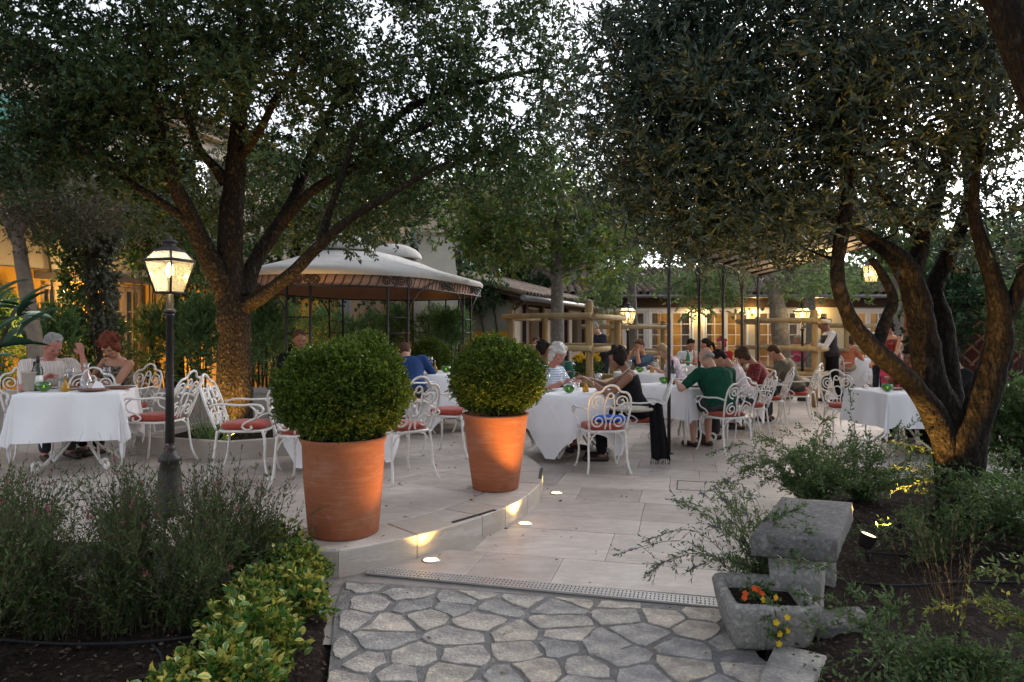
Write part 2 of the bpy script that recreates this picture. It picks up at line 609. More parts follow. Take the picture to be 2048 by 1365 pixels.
MT['lattice'] = mat('lattice', (0.22, 0.12, 0.055), (0.16, 0.085, 0.04), 0.8)
MT['red_wall'] = mat('red_wall', (0.10, 0.025, 0.017), (0.07, 0.018, 0.013), 0.9, scale=3)
MT['porcelain'] = mat('porcelain', (0.75, 0.74, 0.72), (0.70, 0.69, 0.67), 0.2, spec=0.5)
MT['slate'] = mat('slate', (0.025, 0.025, 0.027), (0.035, 0.033, 0.035), 0.5)
MT['brown_plate'] = mat('brown_plate', (0.22, 0.085, 0.05), (0.17, 0.065, 0.04), 0.5)
MT['bucket'] = mat('bucket', (0.44, 0.38, 0.31), (0.37, 0.32, 0.26), 0.5)
MT['foil'] = mat('foil', (0.02, 0.016, 0.014), (0.03, 0.02, 0.018), 0.35)
MT['glass'] = glass_mat('glass', (0.97, 0.98, 0.98), 0.13, tint=0.03)
MT['pane'] = glass_mat('pane', (0.82, 0.83, 0.82), 0.10)
MT['green_glass'] = glass_mat('green_glass', (0.20, 0.44, 0.07), 0.14, tint=0.28)
MT['emerald_glass'] = glass_mat('emerald_glass', (0.03, 0.42, 0.24), 0.12, tint=0.45)
MT['dark_glass'] = glass_mat('dark_glass', (0.05, 0.09, 0.02), 0.14, tint=0.5)
MT['oil'] = glass_mat('oil', (0.75, 0.47, 0.03), 0.12, tint=0.5)
MT['lamp_glass'] = glass_mat('lamp_glass', (0.97, 0.93, 0.82), 0.06, rough=0.2, tint=0.10, glow=((1.0, 0.68, 0.24), 0.10))
MT['lamp_glass_top'] = glass_mat('lamp_glass_top', (0.97, 0.95, 0.90), 0.08, rough=0.2, tint=0.2, glow=((1.0, 0.86, 0.62), 0.12))
MT['bulb'] = emit_mat('bulb', (1.0, 0.72, 0.30), 14)
MT['lens'] = emit_mat('lens', (1.0, 0.66, 0.26), 5)
MT['flame'] = emit_mat('flame', (1.0, 0.7, 0.25), 6)
# foliage
MT['oak_leaf'] = leaf_mat('oak_leaf', [(0.022, 0.044, 0.018), (0.038, 0.068, 0.026), (0.062, 0.092, 0.030), (0.085, 0.092, 0.024)], [0, 0.45, 0.85, 1.0], rough=0.45, trans=0.2)
MT['olive_leaf'] = leaf_mat('olive_leaf', [(0.022, 0.038, 0.023), (0.042, 0.066, 0.043), (0.095, 0.122, 0.092), (0.062, 0.075, 0.03)], [0, 0.45, 0.9, 1.0], rough=0.42, trans=0.15)
MT['plane_leaf'] = leaf_mat('plane_leaf', [(0.06, 0.11, 0.035), (0.10, 0.16, 0.045), (0.17, 0.20, 0.05), (0.26, 0.19, 0.035)], [0, 0.5, 0.85, 1.0], trans=0.4)
MT['pale_leaf'] = leaf_mat('pale_leaf', [(0.09, 0.14, 0.06), (0.14, 0.20, 0.085), (0.19, 0.24, 0.10)], trans=0.45)
MT['far_leaf'] = leaf_mat('far_leaf', [(0.045, 0.08, 0.03), (0.07, 0.12, 0.04), (0.11, 0.16, 0.05)], trans=0.35)
MT['grey_leaf'] = leaf_mat('grey_leaf', [(0.055, 0.062, 0.042), (0.085, 0.092, 0.060), (0.12, 0.115, 0.075)], trans=0.25)
MT['ivy_leaf'] = leaf_mat('ivy_leaf', [(0.025, 0.06, 0.028), (0.04, 0.085, 0.035), (0.07, 0.115, 0.045)], rough=0.35, trans=0.2)
MT['oleander_leaf'] = leaf_mat('oleander_leaf', [(0.075, 0.145, 0.06), (0.115, 0.20, 0.08), (0.17, 0.24, 0.085)], rough=0.45, trans=0.3)
MT['box_leaf'] = leaf_mat('box_leaf', [(0.036, 0.064, 0.009), (0.07, 0.108, 0.015), (0.15, 0.19, 0.03)], rough=0.4, trans=0.25)
MT['gaura_leaf'] = leaf_mat('gaura_leaf', [(0.042, 0.080, 0.020), (0.068, 0.112, 0.030), (0.07, 0.068, 0.030), (0.08, 0.045, 0.03)], [0, 0.5, 0.85, 1], trans=0.25)
MT['gaura_stem'] = mat('gaura_stem', (0.07, 0.055, 0.035), (0.05, 0.065, 0.028), 0.9, scale=20)
MT['pink_flower'] = leaf_mat('pink_flower', [(0.26, 0.05, 0.08), (0.32, 0.12, 0.15), (0.20, 0.035, 0.045)], trans=0.4)
MT['purple_flower'] = leaf_mat('purple_flower', [(0.13, 0.10, 0.17), (0.18, 0.14, 0.22), (0.09, 0.075, 0.10)], trans=0.3)
MT['variegated'] = leaf_mat('variegated', [(0.04, 0.10, 0.022), (0.07, 0.15, 0.03), (0.16, 0.22, 0.045), (0.46, 0.40, 0.09)], [0, 0.38, 0.58, 1.0], rough=0.38, trans=0.25)
MT['green_herb'] = leaf_mat('green_herb', [(0.05, 0.09, 0.035), (0.075, 0.125, 0.045), (0.11, 0.15, 0.05)], trans=0.3)
MT['dry_grass'] = leaf_mat('dry_grass', [(0.085, 0.07, 0.042), (0.11, 0.09, 0.055), (0.06, 0.058, 0.032)], trans=0.3)
MT['yellow_flower'] = leaf_mat('yellow_flower', [(0.62, 0.42, 0.03), (0.70, 0.50, 0.05)], trans=0.3)
MT['red_flower'] = leaf_mat('red_flower', [(0.55, 0.07, 0.02), (0.60, 0.12, 0.02)], trans=0.3)

# lime bloom and damp marks on the fired clay
_nt = MT['terracotta'].node_tree
_b = _nt.nodes['Principled BSDF']
_src = _b.inputs['Base Color'].links[0].from_socket
_tc = nn(_nt, 'ShaderNodeTexCoord')
_n = nn(_nt, 'ShaderNodeTexNoise'); _n.inputs['Scale'].default_value = 4.5; _n.inputs['Detail'].default_value = 8; _n.inputs['Roughness'].default_value = 0.7
_nt.links.new(_tc.outputs['Object'], _n.inputs['Vector'])
_r = ramp(_nt, [(0, 0, 0), (0.30, 0.30, 0.30)], [0.52, 0.72])
_nt.links.new(_n.outputs['Fac'], _r.inputs[0])
_m = nn(_nt, 'ShaderNodeMix', data_type='RGBA')
_nt.links.new(_r.outputs[0], _m.inputs[0]); _nt.links.new(_src, _m.inputs[6])
_m.inputs[7].default_value = (0.42, 0.30, 0.23, 1)
_nt.links.new(_m.outputs[2], _b.inputs['Base Color'])
# scuffs and stains on the travertine
for _k in ('travertine', 'travertine_pink'):
    _nt = MT[_k].node_tree
    _b = _nt.nodes['Principled BSDF']
    _src = _b.inputs['Base Color'].links[0].from_socket
    _g = nn(_nt, 'ShaderNodeNewGeometry')
    _n = nn(_nt, 'ShaderNodeTexNoise'); _n.inputs['Scale'].default_value = 1.7; _n.inputs['Detail'].default_value = 9; _n.inputs['Roughness'].default_value = 0.72
    _nt.links.new(_g.outputs['Position'], _n.inputs['Vector'])
    _r = ramp(_nt, [(0.80, 0.78, 0.75), (1.05, 1.05, 1.05)], [0.36, 0.60])
    _nt.links.new(_n.outputs['Fac'], _r.inputs[0])
    _m = nn(_nt, 'ShaderNodeMix', data_type='RGBA', blend_type='MULTIPLY'); _m.inputs[0].default_value = 1
    _nt.links.new(_src, _m.inputs[6]); _nt.links.new(_r.outputs[0], _m.inputs[7])
    _nt.links.new(_m.outputs[2], _b.inputs['Base Color'])
    _rr = nn(_nt, 'ShaderNodeMapRange'); _rr.inputs['To Min'].default_value = 0.58; _rr.inputs['To Max'].default_value = 0.34
    _nt.links.new(_n.outputs['Fac'], _rr.inputs['Value']); _nt.links.new(_rr.outputs[0], _b.inputs['Roughness'])

# ------------------------------------------------------------------ ground, platform, paving
def structure(name, mb_or_me, m, parent=None):
    me = mb_or_me.mesh(name) if isinstance(mb_or_me, MB) else mb_or_me
    o = link(name, me, m, parent)
    if parent is None: o['kind'] = 'structure'
    return o


g = MB()
g.add([(-140, -40, -0.06), (140, -40, -0.06), (140, 260, -0.06), (-140, 260, -0.06)], [(0, 1, 2, 3)])
structure('ground', g, MT['soil'])

PC, PR = Vector((-2.42, 6.5)), 2.70
A0, A1 = math.radians(-58.9), math.radians(16)
PZ = 0.15


def arc_pts(r, a0=A0, a1=A1, n=22):
    return [(PC.x + r * math.cos(a0 + (a1 - a0) * i / n), PC.y + r * math.sin(a0 + (a1 - a0) * i / n)) for i in range(n + 1)]


def platform_poly(off):
    arc = arc_pts(PR - off)
    e = arc[-1]
    t = (-math.sin(A1), math.cos(A1))
    L = (14.8 - e[1]) / t[1]
    return [(-9.0, 4.95 + off)] + [(arc[0][0] - 0.02, arc[0][1] + off * 0.25)] + arc[1:] + [(e[0] + t[0] * L, 14.8), (-9.0, 14.8)]


PLAT = platform_poly(0.0)
pb = MB()
pb.prism(platform_poly(0.012), -0.03, PZ - 0.010)
platform = structure('dining_platform', pb, MT['grout'])

# far terrace sheet with the paving drawn by the material where slabs are too small to pick apart
tm = mat('far_paving', (0.44, 0.375, 0.335), (0.36, 0.305, 0.27), 0.5, scale=1.2, bump=0.2, bscale=20, col3=(0.47, 0.42, 0.38))
nt = tm.node_tree
br = nn(nt, 'ShaderNodeTexBrick')
br.inputs['Scale'].default_value = 1.0
br.inputs['Mortar Size'].default_value = 0.008
br.inputs['Brick Width'].default_value = 0.8
br.inputs['Row Height'].default_value = 0.5
br.inputs['Color1'].default_value = (1, 1, 1, 1)
br.inputs['Color2'].default_value = (0.80, 0.79, 0.78, 1)
br.inputs['Mortar'].default_value = (0.45, 0.43, 0.42, 1)
tcn = nn(nt, 'ShaderNodeTexCoord')
nt.links.new(tcn.outputs['Object'], br.inputs['Vector'])
mu = nn(nt, 'ShaderNodeMix', data_type='RGBA', blend_type='MULTIPLY')
mu.inputs[0].default_value = 1.0
bs = nt.nodes['Principled BSDF']
src = bs.inputs['Base Color'].links[0].from_socket
nt.links.new(src, mu.inputs[6]); nt.links.new(br.outputs['Color'], mu.inputs[7])
nt.links.new(mu.outputs[2], bs.inputs['Base Color'])
g = MB()
g.add([(-12, 11.6, -0.004), (40, 11.6, -0.004), (40, 60, -0.004), (-12, 60, -0.004)], [(0, 1, 2, 3)])
structure('far_terrace', g, tm)
g = MB()
g.add([(-9, 3.3, -0.014), (12, 3.3, -0.014), (12, 11.7, -0.014), (-9, 11.7, -0.014)], [(0, 1, 2, 3)])
terrace = structure('terrace', g, MT['grout'])


def slab_rows(region, rot, rows, wmin, wmax, seed):
    """rectangles laid in courses at an angle, cut to a convex region"""
    rr = random.Random(seed)
    pl = hedges(region)
    ca, sa = math.cos(rot), math.sin(rot)
    out = []
    us = [x * ca + y * sa for x, y in region]
    vs = [-x * sa + y * ca for x, y in region]
    v = min(vs)
    k = 0
    while v < max(vs):
        h = rows[k % len(rows)]
        k += 1
        u = min(us) - rr.random() * wmax
        while u < max(us):
            w = rr.uniform(wmin, wmax)
            gq = 0.0022
            q = [(u + gq, v + gq), (u + w - gq, v + gq), (u + w - gq, v + h - gq), (u + gq, v + h - gq)]
            q = [(a * ca - b * sa, a * sa + b * ca) for a, b in q]
            c = clip_poly(q, pl)
            if c and poly_area(c) > 0.012: out.append(c)
            u += w
        v += h
    return out


def seen(poly, z):
    """is any of it in or close to the frame"""
    for x, y in poly:
        if y > 1.0:
            px = 1024 + x / y * F
            if -120 < px < 2170: return True
    return False


# lower terrace slabs
reg = [(-1.3, 4.42), (1.2, 3.84), (6.5, 4.6), (7.6, 11.6), (-2.0, 11.6)]
for c in slab_rows(reg, math.radians(-14), [0.48, 0.62, 0.40, 0.55], 0.5, 1.05, 3):
    if all(inside(PLAT, x, y) for x, y in c) or not seen(c, 0): continue
    cx = sum(p[0] for p in c) / len(c); cy = sum(p[1] for p in c) / len(c)
    if cx > 3.2 and cy < 6.2: continue
    b = MB().prism([(x - cx, y - cy) for x, y in c], -0.03, random.uniform(-0.001, 0.001), 0.0025)
    warm = random.random() < (0.45 if cy < 8 else 0.75)  # far slabs turn pinkish more often: warm lamplight put into the colour
    b.build('paving_slab', MT['travertine_pink' if warm else 'travertine'], terrace, (cx, cy, 0))

# platform slabs
inner = platform_poly(0.36)
inner[0] = (-6.2, inner[0][1] + 0.05)
inner = [p for p in inner if p[1] < 10.5] + [(-1.0, 10.6), (-6.8, 10.6)]
inner = [(-6.6, 5.0)] + [p for p in inner[1:-2]] + [(-0.75, 10.6), (-6.6, 10.6)]
for c in slab_rows(inner, math.radians(-36), [0.6, 0.5, 0.7], 0.6, 1.1, 5):
    if not seen(c, PZ): continue
    cx = sum(p[0] for p in c) / len(c); cy = sum(p[1] for p in c) / len(c)
    b = MB().prism([(x - cx, y - cy) for x, y in c], -0.03, random.uniform(-0.001, 0.001), 0.0025)
    b.build('paving_slab', MT['travertine_pink' if random.random() < 0.25 else 'travertine'], platform, (cx, cy, PZ))

# curved coping stones of the kerb
cuts = [0.0]
rr = random.Random(4)
while cuts[-1] < 0.985:
    cuts.append(min(1.0, cuts[-1] + rr.choice([0.085, 0.15, 0.17, 0.12])))
for i in range(len(cuts) - 1):
    a0 = A0 + (A1 - A0) * cuts[i] + 0.0012
    a1 = A0 + (A1 - A0) * cuts[i + 1] - 0.0012
    if a1 - a0 < 0.01: continue
    poly = arc_pts(PR, a0, a1, 6) + list(reversed(arc_pts(PR - 0.352, a0, a1, 6)))
    cx = sum(p[0] for p in poly) / len(poly); cy = sum(p[1] for p in poly) / len(poly)
    MB().prism([(x - cx, y - cy) for x, y in poly], -0.03, PZ + random.uniform(0, 0.002), 0.006).build('kerb_stone', MT['coping'], platform, (cx, cy, 0))
# end block of the kerb and the straight stones behind the flower bed
p0 = arc_pts(PR)[0]
x = p0[0] - 0.006
k = 0
while x > -6.4:
    w = 0.30 if k == 0 else rr.uniform(0.6, 0.85)
    y0 = p0[1] + (p0[0] - x) * 0.104
    MB().prism([(-w, 0.104 * w), (0, 0), (0.16, 0.30) if k == 0 else (0, 0.36), (-w, 0.36 + 0.104 * w)], -0.03, PZ + 0.001, 0.012).build('kerb_stone', MT['coping'], platform, (x, y0, 0))
    x -= w + 0.006
    k += 1
# straight kerb behind the curved end
e = arc_pts(PR)[-1]
t = Vector((-math.sin(A1), math.cos(A1)))
nrm = Vector((-t.y, t.x))
s = 0.004
while s < 6.0:
    w = rr.uniform(0.6, 0.8)
    q0 = Vector(e) + t * s; q1 = Vector(e) + t * (s + w - 0.006)
    pl4 = [q0, q1, q1 + nrm * 0.35, q0 + nrm * 0.35]
    c = sum(pl4, Vector((0, 0))) / 4
    MB().prism([(v.x - c.x, v.y - c.y) for v in pl4], -0.03, PZ + 0.001, 0.006).build('kerb_stone', MT['coping'], platform, (c.x, c.y, 0))
    s += w
# dark slots let into the coping
for (xa, ya), (xb, yb) in (((905, 1046), (990, 1021)), ((1080, 958), (1083, 938))):
    a, b_ = gp(xa, ya, PZ), gp(xb, yb, PZ)
    m = MB()
    dd = (b_ - a); L = dd.length; rz = math.atan2(dd.y, dd.x)
    m.box((0, 0, 0), (L, 0.028, 0.006), rz)
    m.build('vent_slot', MT['dark'], platform, ((a + b_) / 2 + Vector((0, 0, 0.0025))))

# perforated drain channel between the terrace and the stone path
da, db = Vector((-0.86, 4.285, 0)), Vector((1.16, 3.75, 0))
dd = db - da; L = dd.length; rz = math.atan2(dd.y, dd.x)
dr = thing('drain_channel', 'narrow perforated metal drain strip between the smooth terrace and the rough stone path', 'drain', da, rz)
MB().bx(0, L, -0.058, 0.058, -0.03, -0.006).build('channel', MT['zinc'], dr)
m = MB()
for yy in (-0.052, -0.018, 0.018, 0.052): m.bx(0, L, yy - 0.006, yy + 0.006, -0.005, 0.004)
k = int(L / 0.022)
for i in range(k): m.bx(i * 0.022, i * 0.022 + 0.014, -0.05, 0.05, -0.0045, 0.0033)
m.build('grate', MT['drain_metal'], dr)

# stone path: mortar bed and irregular flagstones
PATH = [(-0.97, 4.12), (-0.93, 3.75), (-0.76, 2.92), (-0.62, 2.3), (-0.5, 1.3), (1.36, 1.3), (1.26, 2.7), (1.10, 3.16), (1.14, 3.70)]
pm = MB().prism([(x, y) for x, y in reversed(PATH)], -0.05, -0.006)
path = structure('stone_path', pm, MT['mortar'])
rr = random.Random(21)
pts = []
tries = 0
while len(pts) < 260 and tries < 90000:          # uneven scatter, wider than deep, big stones among small ones
    tries += 1
    q = (rr.uniform(-1.5, 1.8), rr.uniform(1.0, 4.45), rr.choice([.10, .115, .13, .15, .17, .21]))
    if all(math.hypot((q[0] - p[0]) / 1.65, q[1] - p[1] + .18 * (q[0] - p[0])) > (q[2] + p[2]) * .5 for p in pts): pts.append(q)
pcw = list(reversed(PATH))
path_convex = hedges([(-0.95, 4.08), (-0.5, 1.35), (1.33, 1.35), (1.12, 3.66)])
for i, p in enumerate(pts):
    near = sorted(((q[0] - p[0]) ** 2 + (q[1] - p[1]) ** 2, q[:2]) for j, q in enumerate(pts) if j != i)[:14]
    cell = [(p[0] - .6, p[1] - .6), (p[0] + .6, p[1] - .6), (p[0] + .6, p[1] + .6), (p[0] - .6, p[1] + .6)]
    jn = rr.uniform(0.005, 0.012)
    pls = []
    for d2, q in near:
        jn_ = jn * rr.uniform(.6, 2.3)
        n = Vector((p[0] - q[0], p[1] - q[1])).normalized()
        mid = ((p[0] + q[0]) / 2 + n.x * jn_, (p[1] + q[1]) / 2 + n.y * jn_)
        pls.append((mid, (n.x, n.y)))
    cell = clip_poly(cell, pls)
    if cell: cell = clip_poly(cell, hedges([(x, y) for x, y in [(-0.5, 1.35), (1.32, 1.35), (1.13, 3.68), (-0.95, 4.08)]]))
    if not cell or poly_area(cell) < 0.006: continue
    cx = sum(v[0] for v in cell) / len(cell); cy = sum(v[1] for v in cell) / len(cell)
    if cx > 1.06 and cy > 2.95: continue
    # rough outline
    out = []
    for a in range(len(cell)):
        u, v = cell[a], cell[(a + 1) % len(cell)]
        L = math.hypot(v[0] - u[0], v[1] - u[1])
        ks = max(1, int(L / 0.05))
        for b in range(ks):
            f = b / ks
            jx = rr.uniform(-0.011, 0.011); jy = rr.uniform(-0.009, 0.009)
            qx, qy = u[0] + (v[0] - u[0]) * f + jx, u[1] + (v[1] - u[1]) * f + jy
            dx, dy = cx - qx, cy - qy
            if b == 0: qx += dx * 0.035; qy += dy * 0.035      # blunted corners
            out.append((qx - cx, qy - cy))
    st = MB().prism(out, -0.03, rr.uniform(-0.001, 0.002), 0.002).build('flagstone', MT['flagstone'], path, (cx, cy, 0))
    st.rotation_euler = (rr.uniform(-0.005, 0.005), rr.uniform(-0.005, 0.005), 0)

# the two soil beds
BED_L = [(-8, 1.2), (-0.48, 1.2), (-0.60, 2.3), (-0.76, 2.92), (-0.95, 3.80), (-1.02, 4.07), (-8, 4.80)]
BED_R = [(1.34, 1.2), (9, 1.2), (9, 7.15), (3.9, 7.0), (3.0, 6.5), (2.1, 5.5), (1.5, 4.35), (1.26, 3.75), (1.16, 3.2), (1.28, 2.7)]


def soil_bed(name, poly, zb, res, x0, x1, y0, y1, seed):
    r = np.random.default_rng(seed)
    nx, ny = int((x1 - x0) / res), int((y1 - y0) / res)
    X = np.linspace(x0, x1, nx); Y = np.linspace(y0, y1, ny)
    GX, GY = np.meshgrid(X, Y)
    ins = np.zeros(GX.shape, bool)
    j = len(poly) - 1
    for i in range(len(poly)):
        xi, yi = poly[i]; xj, yj = poly[j]
        c = ((yi > GY) != (yj > GY)) & (GX < (xj - xi) * (GY - yi) / (yj - yi + 1e-12) + xi)
        ins ^= c
        j = i
    # distance to the edge so that the surface dips at the border
    D = np.full(GX.shape, 9.0)
    for i in range(len(poly)):
        a = np.array(poly[i]); b = np.array(poly[(i + 1) % len(poly)])
        ab = b - a
        t = np.clip(((GX - a[0]) * ab[0] + (GY - a[1]) * ab[1]) / (ab @ ab), 0, 1)
        D = np.minimum(D, np.hypot(GX - a[0] - ab[0] * t, GY - a[1] - ab[1] * t))
    Z = np.where(ins, zb + 0.03 * np.clip(D / 0.3, 0, 1), -0.05)
    Z = np.where(ins & (D < 0.05), zb - 0.03 * (1 - D / 0.05), Z)
    n1 = r.normal(size=GX.shape)
    for _ in range(2): n1 = (n1 + np.roll(n1, 1, 0) + np.roll(n1, 1, 1) + np.roll(n1, -1, 0)) / 4 * 1.2
    Z = Z + np.where(ins, n1 * 0.014, 0)
    V = np.stack([GX, GY, Z], -1).reshape(-1, 3)
    idx = np.arange(nx * ny).reshape(ny, nx)
    keep = (ins[:-1, :-1] | ins[1:, 1:] | ins[1:, :-1] | ins[:-1, 1:])
    Q = np.stack([idx[:-1, :-1], idx[:-1, 1:], idx[1:, 1:], idx[1:, :-1]], -1)[keep]
    o = structure(name, np_mesh(name, V, Q, True), MT['soil'])
    # mulch lying on it
    n = int(2200 * (x1 - x0) * (y1 - y0) / 9)
    px = r.uniform(x0, x1, n); py = r.uniform(y0, y1, n)
    k = np.array([inside(poly, a, b) for a, b in zip(px, py)])
    px, py = px[k], py[k]; n = len(px)
    sz = r.uniform(0.003, 0.013, (n, 1)); an = r.uniform(0, 6.28, n)
    u = np.stack([np.cos(an), np.sin(an), r.normal(0, .3, n)], -1) * sz
    w = np.stack([-np.sin(an), np.cos(an), r.normal(0, .3, n)], -1) * sz * r.uniform(.3, .9, (n, 1))
    h = np.stack([np.zeros(n), np.zeros(n), np.ones(n)], -1) * sz * .6
    c = np.stack([px, py, np.full(n, zb + 0.037)], -1)
    V = np.stack([c - u - w, c + u - w * .7, c + u * .8 + w, c - u * .7 + w, c + h + u * .2], 1).reshape(-1, 3)
    b = np.arange(n)[:, None] * 5
    T = np.concatenate([b + np.array([[0, 1, 4]]), b + np.array([[1, 2, 4]]), b + np.array([[2, 3, 4]]), b + np.array([[3, 0, 4]])])
    m = link('mulch', np_mesh('mulch', V, T), MT['chip'])
    tag(m, 'dark wood chips and crumbs of soil scattered over the ' + ('left' if x0 < 0 else 'right') + ' flower bed', 'mulch', kind='stuff')
    return o


soil_bed('soil_bed', BED_L, -0.005, 0.045, -6.0, -0.4, 1.5, 4.7, 1)
soil_bed('soil_bed', BED_R, 0.01, 0.045, 1.1, 7.0, 1.5, 7.2, 2)

# irrigation hoses
def hose(pts, label):
    tag(MB().tube(smooth_path(pts, 5), 0.007, 6).build('irrigation_hose', MT['rubber']), label, 'hose')


hose([gp(-20, 1278, .04), gp(120, 1288, .04), gp(260, 1286, .045), gp(380, 1275, .04), gp(450, 1262, .03)], 'black irrigation hose lying straight across the soil under the wispy plants')
hose([gp(305, 1290, .03), gp(325, 1320, .04), gp(300, 1350, .04), gp(270, 1362, .04)], 'short curved end of black hose in the soil beside the variegated hedge')
hose([gp(1700, 1165, .05), gp(1800, 1172, .05), gp(1900, 1166, .05), gp(2000, 1164, .05), gp(2100, 1172, .05)], 'black irrigation hose on the soil behind the broken stone piece')
hose([gp(1720, 1105, .05), gp(1830, 1112, .05), gp(1940, 1120, .05), gp(2080, 1124, .05)], 'black irrigation hose nearest the foot of the olive tree')

# floor cover frame let into the terrace
ac = thing('access_cover', 'thin rectangular outline of a cover set flush in the terrace floor', 'floor cover', gp(1420, 974), math.radians(-14))
m = MB()
for x0, x1, y0, y1 in ((-.30, .30, -.2, -.19), (-.30, .30, .19, .2), (-.30, -.29, -.19, .19), (.29, .30, -.19, .19)): m.bx(x0, x1, y0, y1, 0.0005, 0.0035)
m.build('cover_frame', MT['dark'], ac)


# ------------------------------------------------------------------ uplights
def spot(parent, loc, energy, direction, angle, blend=0.5, color=(1.0, 0.53, 0.12), radius=0.03, kind='SPOT'):
    ld = bpy.data.lights.new('lamp_light', kind)
    ld.energy = energy * 1.6
    ld.color = color
    ld.shadow_soft_size = radius
    if kind == 'SPOT':
        ld.spot_size = math.radians(angle)
        ld.spot_blend = blend
    o = bpy.data.objects.new('lamp_light', ld)
    COL.objects.link(o)
    o.location = loc
    if kind == 'SPOT': o.rotation_euler = (-Vector(direction)).to_track_quat('Z', 'Y').to_euler()
    if parent is not None: o.parent = parent
    return o


def uplight(loc, label, energy=6, angle=150, direction=(0, 0, 1), r=0.048, group=None, rim='steel'):
    t = thing('recessed_uplight', label, 'uplight', loc, 0, group)
    MB().lathe([(r * 1.0, -0.02), (r * 1.25, 0.001), (r * 1.25, 0.006), (r * 1.0, 0.007), (r * 0.96, 0.001)], 20).build('rim', MT[rim], t)
    MB().lathe([(0.0001, 0.0045), (r * 0.6, 0.004), (r * 0.95, 0.0025)], 18).build('lens', MT['lens'], t)
    spot(t, (0, 0, 0.02), energy, direction, angle, 0.75, radius=0.035)
    return t


UPG = 'uplights let into the terrace along the kerb'
uplight(gp(862, 1121), 'glowing round uplight in the terrace floor nearest the stone path, below the kerb', 11, 118, group=UPG)
uplight(gp(1050, 1048), 'glowing round uplight in the terrace floor in the middle of the curved kerb', 21, 124, group=UPG)
uplight(gp(1113, 987), 'glowing round uplight in the terrace floor at the tip of the curved kerb', 21, 124, group=UPG)

# ------------------------------------------------------------------ buildings
def wall_cells(mb, x0, x1, z0, z1, holes, y0, y1):
    xs = sorted({x0, x1} | {v for h in holes for v in h[:2] if x0 < v < x1})
    zs = sorted({z0, z1} | {v for h in holes for v in h[2:] if z0 < v < z1})
    for i in range(len(xs) - 1):
        for k in range(len(zs) - 1):
            cx, cz = (xs[i] + xs[i + 1]) / 2, (zs[k] + zs[k + 1]) / 2
            if any(h[0] < cx < h[1] and h[2] < cz < h[3] for h in holes): continue
            mb.bx(xs[i], xs[i + 1], y0, y1, zs[k], zs[k + 1])


def tile_mesh():
    m = MB()
    n = 6
    vs = []
    for y, r in ((0.0, 0.105), (0.44, 0.085)):
        for rr_ in (r, r - 0.014):
            for k in range(n + 1):
                a = PI * k / n
                vs.append((rr_ * math.cos(a), y, rr_ * math.sin(a) * 0.85))
    s = n + 1
    fs = []
    for k in range(n):
        fs += [(k, k + 1, 2 * s + k + 1, 2 * s + k), (s + k + 1, s + k, 3 * s + k, 3 * s + k + 1), (k + 1, k, s + k, s + k + 1)]
    m.add(vs, fs, True)
    me = m.mesh('roof_tile')
    me.materials.append(MT['roof_tile'])
    return me


TILE = tile_mesh()


def tile_roof(parent, x0, x1, y_e, z_e, y_r, z_r, rows_parts, n_rows=None, pitch=0.235, lap=0.36, deck=True):
    """canal tiles climbing from the eave (y_e, z_e) to the ridge; the lowest courses are single tiles"""
    run = y_r - y_e
    ang = math.atan2(z_r - z_e, run)
    L = math.hypot(run, z_r - z_e)
    R = n_rows or int(L / lap)
    m = MB()
    dy, dz = math.cos(ang), math.sin(ang)
    M = Matrix.Translation((0, y_e, z_e)) @ Matrix.Rotation(ang, 4, 'X')
    if deck:
        d = MB()
        d.bx(x0, x1, 0.03, L, -0.09, -0.012)
        d.v = [tuple(M @ Vector(v)) for v in d.v]
        d.build('roof_deck', MT['dark_timber'], parent)
    rr_ = random.Random(int(x0 * 100) + 3)
    nc = int((x1 - x0) / pitch)
    # trough tiles between the covers, joined
    tr = MB()
    for c in range(nc + 1):
        xx = x0 + c * pitch
        vs = []
        for y in (-0.03, L):
            for k in range(5):
                a = PI + PI * k / 4
                vs.append(M @ Vector((xx + pitch * .5 * math.cos(a) * .8, y, 0.045 + 0.05 * math.sin(a))))
        tr.add(vs, [(k, k + 1, 5 + k + 1, 5 + k) for k in range(4)], True)
    o = tr.build('trough_tiles', MT['roof_tile'], parent); o['kind'] = 'stuff'
    rest = MB()
    tv = [Vector(v.co) for v in TILE.vertices]
    tf = [tuple(p.vertices) for p in TILE.polygons]
    for r in range(R):
        for c in range(nc):
            xx = x0 + (c + .5) * pitch + rr_.uniform(-.012, .012)
            T = M @ Matrix.Translation((xx, r * lap - 0.05, 0.012 + rr_.uniform(0, .012))) @ Matrix.Rotation(rr_.uniform(-.03, .03), 4, 'Z') @ Matrix.Rotation(0.03, 4, 'X')
            if r < rows_parts:
                q = link('roof_tile', TILE, None, parent)
                q.matrix_local = T
            else:
                rest.add([T @ v for v in tv], tf, True)
    if rest.v:
        o = rest.build('upper_tiles', MT['roof_tile'], parent); o['kind'] = 'stuff'


